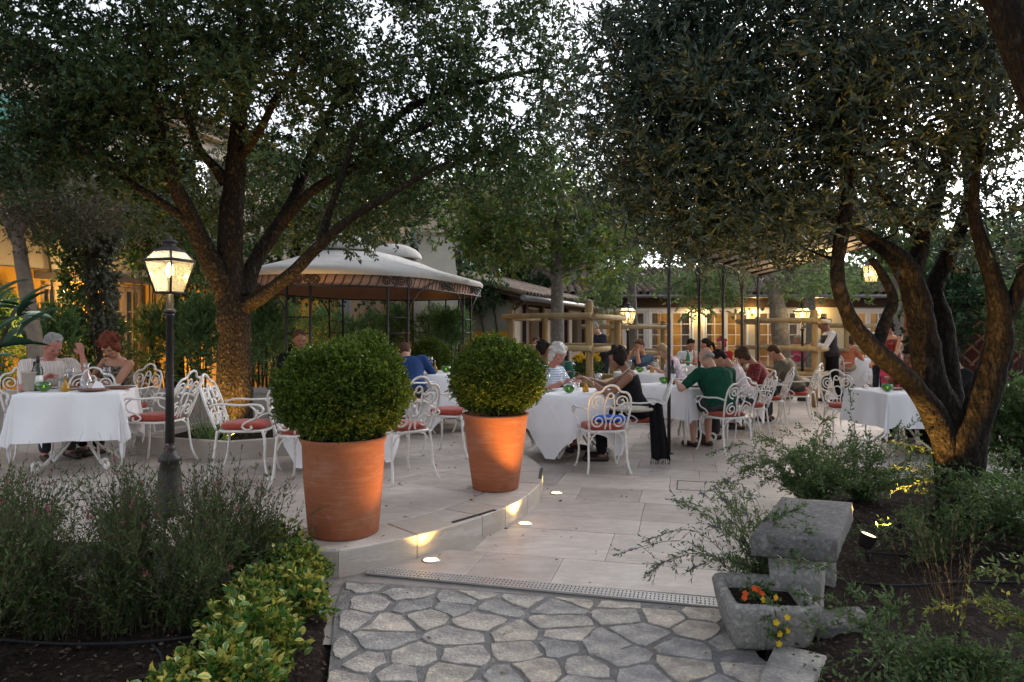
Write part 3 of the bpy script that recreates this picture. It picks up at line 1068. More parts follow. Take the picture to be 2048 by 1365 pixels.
def glazed_leaf(parent, x0, x1, z0, z1, y, cols, rows, frame, glass, sill=0.25, stile=0.07, name='french_door', bar=0.022, label=None):
    """one glazed door leaf: frame, panes and glazing bars"""
    m = MB()
    m.bx(x0, x0 + stile, y - .025, y + .025, z0, z1)
    m.bx(x1 - stile, x1, y - .025, y + .025, z0, z1)
    m.bx(x0 + stile, x1 - stile, y - .024, y + .024, z1 - stile, z1)
    m.bx(x0 + stile, x1 - stile, y - .024, y + .024, z0, z0 + sill)
    d = m.build(name, frame, parent)
    if label: d['label'] = label
    gx0, gx1, gz0, gz1 = x0 + stile, x1 - stile, z0 + sill, z1 - stile
    pw, ph = (gx1 - gx0) / cols, (gz1 - gz0) / rows
    for c in range(1, cols): MB().bx(gx0 + c * pw - bar / 2, gx0 + c * pw + bar / 2, y - .020, y + .020, gz0, gz1).build('glazing_bar', frame, d)
    for r in range(1, rows):
        mm = MB()
        for c in range(cols): mm.bx(gx0 + c * pw + bar / 2, gx0 + (c + 1) * pw - bar / 2, y - .018, y + .018, gz0 + r * ph - bar / 2, gz0 + r * ph + bar / 2)
        mm.build('glazing_bar', frame, d)
    for c in range(cols):
        for r in range(rows):
            MB().bx(gx0 + c * pw + bar / 2, gx0 + (c + 1) * pw - bar / 2, y - .004, y + .004, gz0 + r * ph + bar / 2, gz0 + (r + 1) * ph - bar / 2).build('pane', glass, d)
    return d


# --- restaurant wing with the French doors (right, far)
RY = 22.6
rb = thing('restaurant_building', 'long low restaurant wing with white French doors and a canal tile roof at the back', 'building', (1.6, RY, 0))
units = [3.60, 5.06, 6.80, 8.50, 11.35, 12.95, 14.6]
holes = []
for u in units: holes.append((u - 1.6 - .72, u - 1.6 + .72, 0.0, 2.12))
m = MB()
wall_cells(m, 0, 14.6, 0, 2.5, holes, 0, 0.3)
m.build('wall', MT['cream_wall'], rb)
m = MB(); m.bx(-.1, 14.7, -0.06, -0.004, 2.16, 2.46)
m.build('fascia', MT['dark_timber'], rb)
for i in range(25): MB().bx(0.1 + i * .6, 0.19 + i * .6, -0.52, -.062, 2.42, 2.50).build('rafter', MT['dark_timber'], rb)
m = MB()
m.bx(0, 14.6, .3, 4.2, -.02, 0.0)
m.bx(0, 14.6, 4.2, 4.35, 0, 2.5)
m.bx(-0.15, 0, 0.3, 4.35, 0, 2.5)
m.bx(14.6, 14.75, .3, 4.35, 0, 2.5)
m.build('room', MT['interior'], rb)
for hi, h in enumerate(holes):
    fr = MB()
    fr.bx(h[0], h[0] + .05, -.02, .12, 0, 2.12); fr.bx(h[1] - .05, h[1], -.02, .12, 0, 2.12); fr.bx(h[0] + .05, h[1] - .05, -.02, .12, 2.05, 2.12)
    fr.build('door_frame', MT['white_paint'], rb)
    mid = (h[0] + h[1]) / 2
    glazed_leaf(rb, h[0] + .055, mid - .004, 0.01, 2.045, .05, 2, 5, MT['white_paint'], MT['pane'])
    glazed_leaf(rb, mid + .004, h[1] - .055, 0.01, 2.045, .05, 2, 5, MT['white_paint'], MT['pane'])
    for sgn, a in ((0, h[0] + .06), (1, h[1] - .34)):
        if (hi + sgn) % 3 == 0: continue
        c = MB(); pts = []
        for k in range(15):
            x = a + .28 * k / 14; pts.append((x, .28 + .025 * math.sin(k * 1.7)))
        c.add([(x, y, z) for z in (.05, 2.1) for x, y in pts], [(k, k + 1, 15 + k + 1, 15 + k) for k in range(14)], True)
        c.build('curtain', MT['curtain'], rb)
m = MB(); m.tube([(-.2, -.58, 2.50), (14.8, -.58, 2.50)], .06, 8)
m.build('gutter', MT['zinc'], rb)
tile_roof(rb, -.3, 14.9, -.56, 2.56, 4.4, 3.75, 4)
for x in (1.2, 3.4, 5.2, 7.0, 9.8, 12.2): spot(rb, (x, 2.2, 1.9), 34, None, 0, color=(1.0, 0.66, 0.26), radius=.12, kind='POINT')


def sconce(loc, rz, label, e):
    t = thing('wall_sconce', label, 'wall lamp', loc, rz, None)
    m = MB(); m.lathe([(.03, -.012), (.05, 0.0), (.03, .012)], 10, (0, -.02, .02)); m.tube([(0, -.02, .0), (0, -.09, -.03), (0, -.12, .02)], .008, 6)
    m.build('bracket', MT['black_iron'], t)
    MB().lathe([(.035, .03), (.065, .10), (.08, .17), (.05, .19)], 10, (0, -.12, 0)).build('shade', MT['lamp_glass'], t)
    MB().ell((0, -.12, .10), (.022, .022, .04)).build('bulb', MT['bulb'], t)
    spot(t, (0, -.22, .11), e, None, 0, color=(1.0, .66, .26), radius=.05, kind='POINT')
    return t


sconce((5.93, RY - .0, 1.82), 0, 'lit wall sconce between the French doors, behind the second pergola post', 9)
sconce((7.64, RY - .0, 1.92), 0, 'lit wall sconce beside the French door left of the fenced tree', 9)
sconce((9.72, RY, 1.92), 0, 'lit wall sconce on the cream wall right of the fenced tree, above the waiter', 9)

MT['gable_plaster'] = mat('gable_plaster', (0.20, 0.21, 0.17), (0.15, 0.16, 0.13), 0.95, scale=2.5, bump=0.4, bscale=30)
# --- annex with its gutter running away from us (centre)
AX = Vector((-0.12, 15.75, 0)); ang = math.atan2(6.9, 2.65)
an = thing('annex', 'low annex with a zinc gutter and canal tiles, dark timber front behind the log fence', 'building', AX, ang)
m = MB()
wall_cells(m, 0.25, 7.2, 0, 2.0, [(1.2, 2.2, 0, 1.95), (3.4, 4.4, 0, 1.95), (5.2, 6.2, .8, 1.9)], 0, .25)
m.build('wall', MT['beige_wall'], an)
m = MB()
for x in (0.12, 1.1, 2.3, 3.3, 4.5, 6.3): m.bx(x - .08, x + .08, -.10, -.004, 0, 2.04)
m.bx(0, 7.2, -.14, -.012, 2.045, 2.16)
m.build('timber_frame', MT['dark_timber'], an)
m = MB(); m.bx(.01, .25, -.10, 2.6, 0, 1.42); m.build('end_wall', MT['ochre_wall'], an)
m = MB()
m.add([(.0, -.1, 1.42), (.25, -.1, 1.42), (.25, 2.6, 1.42), (0, 2.6, 1.42), (0, -.1, 2.08), (.25, -.1, 2.08), (.25, 2.6, 2.95), (0, 2.6, 2.95)],
      [(0, 1, 2, 3), (7, 6, 5, 4), (0, 4, 5, 1), (1, 5, 6, 2), (2, 6, 7, 3), (3, 7, 4, 0)])
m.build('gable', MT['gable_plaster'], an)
m = MB(); m.bx(1.2, 2.2, .2, .24, 0, 1.95); m.bx(3.4, 4.4, .2, .24, 0, 1.95); m.build('shutter_door', MT['brown_door'], an)
m = MB(); m.bx(5.2, 6.2, .12, .14, .8, 1.9); m.build('window', MT['pane'], an)
m = MB(); m.tube([(-.25, -.48, 2.15), (3.5, -.48, 2.13), (7.3, -.48, 2.12)], .065, 8); m.build('gutter', MT['zinc'], an)
m = MB(); m.tube([(-.05, -.46, 2.1), (-.03, -.2, 1.9), (-.03, -.17, 1.6), (-.03, -.17, 0)], .03, 6); m.build('downpipe', MT['bronze_iron'], an)
tile_roof(an, -.2, 7.3, -.46, 2.20, 2.7, 3.05, 6)

# --- outdoor chimney
ch = thing('chimney', 'plain plastered chimney stack with a flared foot and a flat cap behind the gazebo', 'chimney', (-1.63, 15.3, 0))
MB().lathe([(.66, 0), (.66, 2.35), (.62, 2.55), (.565, 2.8), (.535, 3.1), (.525, 3.42)], 4, rot=PI / 4 + .12, smooth=False).build('stack', MT['chimney_plaster'], ch)
MB().lathe([(.54, 3.422), (.60, 3.43), (.60, 3.50), (.42, 3.55)], 4, rot=PI / 4 + .12, smooth=False).build('cap', MT['beige_wall'], ch)

# --- ochre house on the left
H0, H1 = Vector((-8.6, 7.5, 0)), Vector((-5.1, 21.0, 0))
hang = math.atan2(H1.y - H0.y, H1.x - H0.x); HL = (H1 - H0).length
ho = thing('house', 'ochre plastered house with ivy, glazed doors and a tiled eave behind the left trees', 'building', H0, hang)
holes = [(4.05, 4.85, .15, 2.25), (5.35, 6.35, .15, 2.3), (7.95, 8.85, .15, 2.3), (10.4, 11.4, .15, 2.3)]
m = MB(); wall_cells(m, 0, HL, 0, 2.42, holes, 0, .35); m.build('wall', MT['ochre_wall'], ho)
hup = [(2.2, 3.2, 3.9, 5.1), (7.7, 8.6, 4.0, 5.2), (11.6, 12.6, 4.0, 5.2)]
m = MB(); wall_cells(m, 0, HL, 2.423, 5.7, hup, .02, .35); m.build('upper_wall', MT['beige_wall'], ho)
for i, h in enumerate(holes):
    m = MB()
    m.bx(h[0], h[0] + .06, .05, .15, h[2], h[3]); m.bx(h[1] - .06, h[1], .05, .15, h[2], h[3]); m.bx(h[0] + .06, h[1] - .06, .05, .15, h[3] - .06, h[3])
    m.build('door_frame', MT['brown_door'], ho)
    mid = (h[0] + h[1]) / 2
    glazed_leaf(ho, h[0] + .065, mid - .003, h[2], h[3] - .065, .1, 2, 4, MT['brown_door'], MT['pane'], sill=.5, name='glazed_door')
    glazed_leaf(ho, mid + .003, h[1] - .065, h[2], h[3] - .065, .1, 2, 4, MT['brown_door'], MT['pane'], sill=.5, name='glazed_door')
    MB().bx(h[0] - .12, h[1] + .12, -.02, -.002, h[3] + .02, h[3] + .14).build('lintel', MT['dark_timber'], ho)
for h in hup:
    MB().bx(h[0], h[1], .2, .215, h[2], h[3]).build('window', MT['pane'], ho)
    for a, b in ((h[0] - .52, h[0] - .02), (h[1] + .02, h[1] + .52)):
        s = MB()
        s.bx(a, a + .05, -.03, .012, h[2], h[3]); s.bx(b - .05, b, -.03, .012, h[2], h[3])
        for k in range(16):
            z = h[2] + .02 + k * (h[3] - h[2] - .06) / 16
            s.box(((a + b) / 2, -.008, z + .03), (b - a - .1, .012, .055))
        s.build('shutter', MT['teal_paint'], ho)
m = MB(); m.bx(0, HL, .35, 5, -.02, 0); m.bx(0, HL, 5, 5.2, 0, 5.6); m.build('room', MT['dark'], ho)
m = MB(); m.bx(-.1, HL + .1, -.22, .02, 5.55, 5.68); m.build('cornice', MT['beige_wall'], ho)
tile_roof(ho, -.1, HL + .2, -.42, 5.74, 4.5, 7.1, 4)
wl = sconce(H0 + Vector((math.cos(hang) * 4.85, math.sin(hang) * 4.85, 2.0)), hang, 'lit wall lamp on the ochre wall beside the glazed door, far left', 20)
spot(wl, (-1.6, -.9, -.5), 24, None, 0, color=(1.0, .60, .16), radius=.1, kind='POINT')
spot(ho, (8.0, -1.0, .35), 45, None, 0, color=(1.0, .60, .16), radius=.1, kind='POINT')

# --- pale back house
b0, b1 = Vector((-5.0, 21.2, 0)), Vector((3.2, 24.4, 0))
bang = math.atan2(b1.y - b0.y, b1.x - b0.x); BL = (b1 - b0).length
bh = thing('back_house', 'pale rendered house wall rising above the ivy at the back, behind the chimney', 'building', b0, bang)
hb = [(4.9, 5.5, 4.35, 5.3), (2.0, 2.8, 3.4, 4.6)]
m = MB(); wall_cells(m, .2, BL, 0, 5.5, hb, 0, .3); m.build('wall', MT['beige_wall'], bh)
for h in hb:
    MB().bx(h[0], h[1], .15, .165, h[2], h[3]).build('window', MT['pane'], bh)
    MB().bx(h[0] - .04, h[1] + .04, -.03, .14, h[2] - .06, h[2] - .002).build('sill', MT['wall_stone'], bh)
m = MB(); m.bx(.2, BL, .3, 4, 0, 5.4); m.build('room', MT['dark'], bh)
tile_roof(bh, .1, BL + .2, -.4, 5.55, 4.2, 6.9, 2)
sconce(b0 + Vector((math.cos(bang) * .9, math.sin(bang) * .9, 5.9 - .55)), bang, 'lit lamp high on the pale back wall, seen through the oak branches', 20)

# --- dark red side wall with a lattice on the right
rw = thing('side_wall', 'dark red wall on the right behind the olive tree', 'wall', (5.75, 10.3, 0), -.25)
m = MB(); m.bx(0, 6, 0, .25, 0, 2.15); m.build('masonry', MT['red_wall'], rw)
m = MB(); m.bx(-.04, 6.04, -.04, .29, 2.155, 2.22); m.build('coping', MT['old_stone'], rw)
tr = thing('trellis', 'diamond lattice of brown wooden slats on the dark red wall', 'trellis', (6.0, 10.05, 0.95), -.25)
W_, H_ = 1.5, 1.5
sp = .24
k = 0
for sgn in (1, -1):
    c = -H_ if sgn > 0 else 0
    while c < (W_ if sgn > 0 else W_ + H_):
        pts = []
        for tt in np.linspace(0, H_, 40):
            x = c + tt if sgn > 0 else c - tt
            if 0 <= x <= W_: pts.append((x, tt))
        if len(pts) > 3:
            a, b = pts[0], pts[-1]
            mid = ((a[0] + b[0]) / 2, (a[1] + b[1]) / 2)
            L = math.hypot(b[0] - a[0], b[1] - a[1])
            s = MB().box((0, 0, 0), (L, .012, .026))
            o = s.build('slat', MT['lattice'], tr, (mid[0], -.012 if sgn > 0 else .002, mid[1]))
            o.rotation_euler = (0, -math.atan2(b[1] - a[1], b[0] - a[0]), 0)
        c += sp

# ------------------------------------------------------------------ low wall and tree planter
lw = thing('low_wall', 'low pale stone wall with a flat coping behind the tree planter', 'wall', (-6.6, 8.75, PZ), math.atan2(.55, 4.6))
m = MB()
for i in range(7):
    MB().bx(i * .66, i * .66 + .655, 0, .22, 0, .48).build('stone', MT['wall_stone'], lw)
    MB().bx(i * .66, i * .66 + .655, -.03, .25, .482, .54).build('coping_stone', MT['coping'], lw)

PLT = [(-3.95, 7.45), (-2.83, 7.04), (-2.12, 7.45), (-2.35, 8.45), (-3.8, 8.62)]
tp = thing('tree_planter', 'low stone planter kerb with an angled corner round the foot of the oak tree', 'planter', (-3.0, 7.8, PZ))
cxp, cyp = -3.0, 7.8
for i in range(5):
    a, b = Vector(PLT[i]), Vector(PLT[(i + 1) % 5])
    c = Vector((cxp, cyp))
    k = max(1, int((b - a).length / .7))
    for j in range(k):
        p, q = a.lerp(b, j / k), a.lerp(b, (j + 1) / k)
        p += (q - p).normalized() * .002; q -= (q - p).normalized() * .002
        pi_, qi = p.lerp(c, .1 / max((p - c).length, .1)), q.lerp(c, .1 / max((q - c).length, .1))
        MB().prism([(v.x - cxp, v.y - cyp) for v in (p, q, qi, pi_)], 0, .185, .006).build('kerb_stone', MT['coping'], tp)
ins = [Vector(p).lerp(Vector((cxp, cyp)), .08) for p in PLT]
MB().prism([(v.x - cxp, v.y - cyp) for v in ins], .0, .125).build('soil', MT['soil'], tp)
uplight(Vector((-3.52, 7.55, PZ + .127)), 'lit uplight in the planter soil left of the oak trunk', 56, 90, (.25, .25, 1), .075)
uplight(Vector((-2.86, 7.33, PZ + .127)), 'lit uplight in the planter soil right of the oak trunk, beside the planter corner', 56, 90, (-.12, .3, 1), .075)

# ------------------------------------------------------------------ log fences round the courtyard trees
def log_fence(label, P, hts, rails, r=.058, group='log fences round the trees'):
    c = sum((Vector(p) for p in P), Vector((0, 0))) / len(P)
    t = thing('log_fence', label, 'fence', (c.x, c.y, 0), 0, group)
    Q = [Vector(p) - c for p in P]
    for q, h in zip(Q, hts):
        MB().lathe([(r * 1.02, 0), (r, .4), (r * .98, h - .02), (r * .9, h)], 12, (0, 0, 0)).build('post', MT['timber'], t, (q.x, q.y, 0))
    for z in rails:
        for i in range(len(Q)):
            a, b = Q[i], Q[(i + 1) % len(Q)]
            d = (b - a).normalized()
            n = Vector((d.y, -d.x)) * (r + .032)
            a2, b2 = a - d * .09 + n, b + d * .09 + n
            zz = z + (.012 if i % 2 else -.012)
            MB().tube([(a2.x, a2.y, zz), ((a2.x + b2.x) / 2, (a2.y + b2.y) / 2, zz + .004), (b2.x, b2.y, zz)], [.046, .048, .045], 10).build('rail', MT['timber_rail'], t)
    return t


log_fence('log fence round the grey trunk in the middle, right beside the seated woman in black', [(1.2, 11.0), (1.82, 12.25), (.62, 13.2), (-.02, 12.0)], [1.88, 1.76, 1.74, 1.78], [1.66, 1.15, .62])
log_fence('small far log fence behind the lit lamp post in the centre', [(2.2, 15.6), (3.4, 16.0), (3.0, 17.2), (1.8, 16.8)], [1.65, 1.65, 1.65, 1.65], [1.52, .95])
log_fence('log fence beside the walking waiter on the right, round the mottled trunk', [(5.67, 13.3), (6.3, 14.35), (5.5, 15.9), (4.85, 14.9)], [1.82, 1.78, 1.74, 1.76], [1.62, 1.08, .6])
log_fence('far log fence partly hidden behind the olive tree at the right', [(8.1, 17.2), (9.3, 17.6), (8.9, 18.8), (7.7, 18.4)], [1.7, 1.7, 1.7, 1.7], [1.55, .95])

# ------------------------------------------------------------------ oval gazebo
GA, GB, GR = Vector((-2.66, 11.1)), Vector((-2.12, 12.8)), 1.55
gc = (GA + GB) / 2
gz = thing('gazebo', 'oval garden gazebo with a pale fabric roof, two vent caps and a scrolled iron frieze', 'gazebo', (gc.x, gc.y, 0))
ax = (GB - GA).normalized(); Lh = (GB - GA).length / 2
per = 2 * PI * GR + 4 * Lh


def stadium(s, r=GR):
    """point and outward normal at fraction s of the rim"""
    a0 = math.atan2(ax.y, ax.x)
    L2 = 2 * Lh
    tot = 2 * PI * GR + 2 * L2
    d = (s % 1.0) * tot
    n90 = Vector((-ax.y, ax.x))
    if d < L2:
        q = -ax * Lh + ax * d; n = -n90
    elif d < L2 + PI * GR:
        th = (d - L2) / GR; n = Vector((math.cos(a0 - PI / 2 + th), math.sin(a0 - PI / 2 + th))); q = ax * Lh
    elif d < 2 * L2 + PI * GR:
        q = ax * Lh - ax * (d - L2 - PI * GR); n = n90
    else:
        th = (d - 2 * L2 - PI * GR) / GR; n = Vector((math.cos(a0 + PI / 2 + th), math.sin(a0 + PI / 2 + th))); q = -ax * Lh
    return q + n * r, n, q


NS = 72
prof = [(1.02, 2.20), (1.035, 2.245), (1.01, 2.30), (.90, 2.365), (.7, 2.45), (.5, 2.54), (.3, 2.65), (.2, 2.72)]
V, Fs = [], []
for r, z in prof:
    for i in range(NS):
        p, n, q = stadium(i / NS, GR * r)
        sag = -.018 * abs(math.sin(i / NS * PI * 10)) * (r < .95) * (r > .3)
        V.append((p.x, p.y, z + sag))
for k in range(len(prof) - 1):
    for i in range(NS):
        j = (i + 1) % NS
        Fs.append((k * NS + i, k * NS + j, (k + 1) * NS + j, (k + 1) * NS + i))
rf = MB().add(V, Fs, True)
rf.f.append(tuple((len(prof) - 1) * NS + i for i in range(NS))); rf.s.append(False)
rf.build('roof_cover', MT['tent'], gz)
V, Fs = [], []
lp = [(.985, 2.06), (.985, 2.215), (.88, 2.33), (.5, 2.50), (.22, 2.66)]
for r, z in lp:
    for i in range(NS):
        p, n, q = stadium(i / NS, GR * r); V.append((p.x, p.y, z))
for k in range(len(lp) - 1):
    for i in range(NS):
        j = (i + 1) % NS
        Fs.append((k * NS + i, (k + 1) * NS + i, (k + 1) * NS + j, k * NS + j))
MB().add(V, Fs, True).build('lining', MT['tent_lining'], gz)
for e_, zb in ((-ax * Lh, 2.67), (ax * Lh, 2.72)):
    MB().lathe([(.50, zb), (.50, zb + .03), (.465, zb + .10), (.38, zb + .175), (.25, zb + .235), (.1, zb + .27), (.0005, zb + .28)], 24, (e_.x, e_.y, 0)).build('vent_cap', MT['tent'], gz)
for z in (2.045, 2.225):
    MB().tube([(*stadium(i / NS, GR * 1.0)[0], z) for i in range(NS)], .015, 6, closed=True).build('frieze_rail', MT['black_iron'], gz)
fz = MB()
for i in range(110):
    s = i / 110
    p, n, q = stadium(s)
    t_ = Vector((-n.y, n.x))
    if i % 11 in (3, 4, 5, 6):
        pts = [(p.x + t_.x * a, p.y + t_.y * a, 2.135 + b) for a, b in spiral((0, 0), 0.070, .014, -PI / 2 if i % 2 else PI / 2, (-PI / 2 if i % 2 else PI / 2) + 3.6 * PI, 18)]
        fz.tube(pts, .010, 4)
    else:
        pts = [(p.x + t_.x * a, p.y + t_.y * a, z) for a, z in ((-.05, 2.05), (-.01, 2.10), (.01, 2.16), (.05, 2.22))]
        fz.tube(smooth_path(pts, 3), .008, 4)
fz.build('frieze_scrolls', MT['black_iron'], gz)


def find_s(px, near):
    best = None
    for i in range(1440):
        s = i / 1440
        p = stadium(s)[0] + gc
        x = 1024 + p.x / p.y * F
        n = stadium(s)[1]
        facing = (n.x * p.x + n.y * p.y) < 0
        if facing == near and (best is None or abs(x - px) < best[0]): best = (abs(x - px), s)
    return best[1]


panels = sorted([find_s(596, True), find_s(797, True), find_s(934, True), find_s(672, False), find_s(842, False), find_s(905, False), find_s(520, False)])
hw = .17 / per
for s in panels:
    pm_ = MB()
    A = stadium(s - hw)[0]; B = stadium(s + hw)[0]
    for q in (A, B): pm_.tube([(q.x, q.y, 0), (q.x, q.y, 2.05)], .019, 6)
    for z in (.35, .70, 1.05, 1.40, 1.62):
        pm_.tube([(A.x, A.y, z), (B.x, B.y, z)], .011, 5)
    pm_.build('post_panel', MT['black_iron'], gz)
for i in range(len(panels)):
    s0, s1 = panels[i] + hw, panels[(i + 1) % len(panels)] - hw + (1 if i == len(panels) - 1 else 0)
    am = MB()
    if (s1 - s0) * per > 1.5:
        pts = []
        for k in range(21):
            th = PI * k / 20
            s = (s0 + s1) / 2 - (s1 - s0) / 2 * math.cos(th)
            p = stadium(s)[0]
            pts.append((p.x, p.y, 1.62 + .56 * math.sin(th)))
        am.tube(pts, .013, 5)
        am.build('arch', MT['black_iron'], gz)

# ------------------------------------------------------------------ pergola with awning
pg = thing('pergola', 'tall black iron pergola with slim posts carrying a sloping fabric awning', 'pergola', (1.835, 8.3, 0))
pd = Vector((.5, .866)); pn = Vector((.866, -.5))
for i in range(5):
    p = pd * (1.30 * i)
    t_ = MB()
    t_.tube([(p.x, p.y, 0), (p.x, p.y, 2.44)], .021, 8)
    t_.lathe([(.055, 0), (.055, .008), (.02, .02)], 10, (p.x, p.y, 0))
    t_.build('post', MT['black_iron'], pg)
    if i:
        b = MB()
        for sg in (-1, 1):
            pts = [(p.x + pd.x * sg * a, p.y + pd.y * sg * a, z) for a, z in ((.0, 1.75), (.05, 1.98), (.16, 2.2), (.36, 2.37), (.55, 2.41))]
            b.tube(smooth_path(pts, 3), .010, 5)
        b.build('brace', MT['black_iron'], pg)
e = pd * 5.2
MB().tube([(0, 0, 2.42), (e.x, e.y, 2.42)], .02, 6).build('beam', MT['black_iron'], pg)
w = pn * 1.95
cv = []
for i in range(21):
    for j in range(9):
        q = pd * (5.2 * i / 20) + w * (j / 8)
        cv.append((q.x, q.y, 2.452 + .46 * j / 8 - .03 * math.sin(PI * j / 8) - .012 * math.sin(PI * ((i * 5.2 / 20 / .65) % 1))))
fs = [(i * 9 + j, (i + 1) * 9 + j, (i + 1) * 9 + j + 1, i * 9 + j + 1) for i in range(20) for j in range(8)]
cm = MB().add(cv, fs, True)
top = [(x, y, z + .012) for x, y, z in cv]
cm.add(top, [tuple(reversed(f)) for f in fs], True)
cm.build('awning', MT['awning'], pg)
for k in range(9):
    q = pd * (5.2 * k / 8)
    MB().tube([(q.x, q.y, 2.425), (q.x + w.x, q.y + w.y, 2.885)], .022, 6).build('rafter', MT['dark_timber'], pg)
q0, q1 = w, e + w
MB().tube([(q0.x, q0.y, 2.86), (q1.x, q1.y, 2.86)], .022, 6).build('beam', MT['black_iron'], pg)
spot(pg, (pd.x * 4.3 + w.x * .6, pd.y * 4.3 + w.y * .6, 2.35), 14, None, 0, color=(1, .72, .36), radius=.06, kind='POINT')

# ------------------------------------------------------------------ foliage
def unit(v):
    return v / (np.linalg.norm(v, axis=-1, keepdims=True) + 1e-9)


def leaf_arrays(P, D, L, W, rng, fold=0.12, N=None):
    """one bent four-cornered blade per row"""
    n = len(P)
    R = unit(rng.normal(size=(n, 3))) if N is None else N + rng.normal(0, .35, (n, 3))
    S = unit(np.cross(D, R))
    Nn = np.cross(S, D)
    L = np.broadcast_to(np.asarray(L), (n,))[:, None]
    W = np.broadcast_to(np.asarray(W), (n,))[:, None]
    mid = P + D * L * 0.48 + Nn * W * fold
    V = np.stack([P, mid + S * W * 0.5, P + D * L - Nn * W * fold, mid - S * W * 0.5], 1)
    return V.reshape(-1, 3)


def quads(V):
    return np.arange(len(V)).reshape(-1, 4)


def twig_leaves(O, D, n, tl, L, W, rng, spread=0.9, droop=0.0, fold=0.12):
    """leaves set along straight twigs that start at O and run along D"""
    k = len(O)
    s = rng.uniform(0.12, 1.0, (k, n))
    tlv = np.broadcast_to(np.asarray(tl), (k,))[:, None, None]
    P = O[:, None, :] + D[:, None, :] * (s[..., None] * tlv)
    ld = D[:, None, :] * 0.75 + rng.normal(0, spread * 0.6, (k, n, 3))
    ld[..., 2] -= droop
    ld = unit(ld)
    P = P.reshape(-1, 3); ld = ld.reshape(-1, 3)
    m = len(P)
    return leaf_arrays(P, ld, L * rng.uniform(0.55, 1.25, m), W * rng.uniform(0.65, 1.25, m), rng, fold)


def stems_array(P, Q, r):
    """thin three-sided stems from P to Q"""
    n = len(P)
    D = unit(Q - P)
    A = unit(np.cross(D, np.array([[0.3, 0.9, 0.2]])))
    B = np.cross(D, A)
    r = np.broadcast_to(np.asarray(r), (n,))[:, None]
    vs = []
    for k in range(3):
        a = 2 * PI * k / 3
        o = (A * math.cos(a) + B * math.sin(a)) * r
        vs.append(P + o); vs.append(Q + o * 0.55)
    V = np.stack(vs, 1)
    b = np.arange(n)[:, None] * 6
    Fq = np.concatenate([b + np.array([[0, 2, 3, 1]]), b + np.array([[2, 4, 5, 3]]), b + np.array([[4, 0, 1, 5]])])
    return V.reshape(-1, 3), Fq


def sample_regions(regs, rng):
    """clump centres inside ellipsoids; a region is (x, y, z, rx, ry, rz, count)"""
    out = []
    for x, y, z, rx, ry, rz, n in regs:
        u = unit(rng.normal(size=(n, 3))) * (rng.uniform(0, 1, (n, 1)) ** (1 / 2.6))
        out.append(np.array([[x, y, z]]) + u * np.array([[rx, ry, rz]]))
    return np.concatenate(out)


def px_regs(lst):
    """regions written down as photograph pixel, distance, radii in pixels, depth radius, count"""
    out = []
    for px, py, d, rx, ry, rd, n in lst:
        c = wp(px, py, d)
        out.append((c.x, c.y, c.z, rx / F * d, rd, ry / F * d, n))
    return out


def grow_branches(mb, nodes, C, rng, r_tip=0.006, n=5, kmax=8):
    """tie every clump to the closest piece of wood with a thin curved branch"""
    N = [Vector(p) for p, r in nodes]
    NA = np.array([list(p) for p in N])
    R = [r for p, r in nodes]
    d0 = np.min(np.linalg.norm(C[:, None, :] - NA[None, :, :], axis=2), axis=1)
    for i in np.argsort(d0):
        c = C[i]
        dist = np.linalg.norm(NA - c, axis=1) + 0.25 * np.maximum(0, NA[:, 2] - c[2] + 0.1)
        j = int(np.argmin(dist))
        a = Vector(NA[j]); b = Vector(c)
        L = (b - a).length
        if L < 0.08: continue
        ks = max(3, min(kmax, int(L / 0.14)))
        bend = Vector(rng.normal(0, 0.10 * L, 3)); bend.z += 0.05 * L
        pts, rs = [], []
        r0 = min(R[j] * 0.8, r_tip + 0.012 * L + 0.004)
        for k in range(ks + 1):
            t = k / ks
            pts.append(a.lerp(b, t) + bend * (4 * t * (1 - t)) * 0.5 + Vector(rng.normal(0, 0.015, 3)) * (0 < k < ks))
            rs.append(r0 + (r_tip * 0.6 - r0) * t)
        mb.tube(pts, rs, n, cap=False)
        NA = np.concatenate([NA, np.array([list(p) for p in pts[1:]])])
        R.extend(rs[1:])


def limb(mb, pts, k=4, n=10, nodes=None, wob=0.0, rng=None):
    """limb through (point, radius) pairs with an uneven skin"""
    P = [Vector(p) for p, r in pts]
    R = [r for p, r in pts]
    sp = smooth_path(P, k)
    sr = []
    for i in range(len(P) - 1):
        for j in range(k):
            t = j / k
            sr.append(R[i] * (1 - t) + R[i + 1] * t)
    sr.append(R[-1])
    if wob:
        sr = [r * (1 + rng.uniform(-wob, wob)) for r in sr]
        sp = [p + Vector(rng.normal(0, 1, 3)) * r * wob * 0.5 for p, r in zip(sp, sr)]
    mb.tube(sp, sr, n)
    if nodes is not None:
        nodes.extend((p, r) for p, r in zip(sp, sr))


def pl(lst):
    """limb written as pixel x, y, half width in pixels, distance"""
    return [(wp(x, y, d), r / F * d) for x, y, r, d in lst]


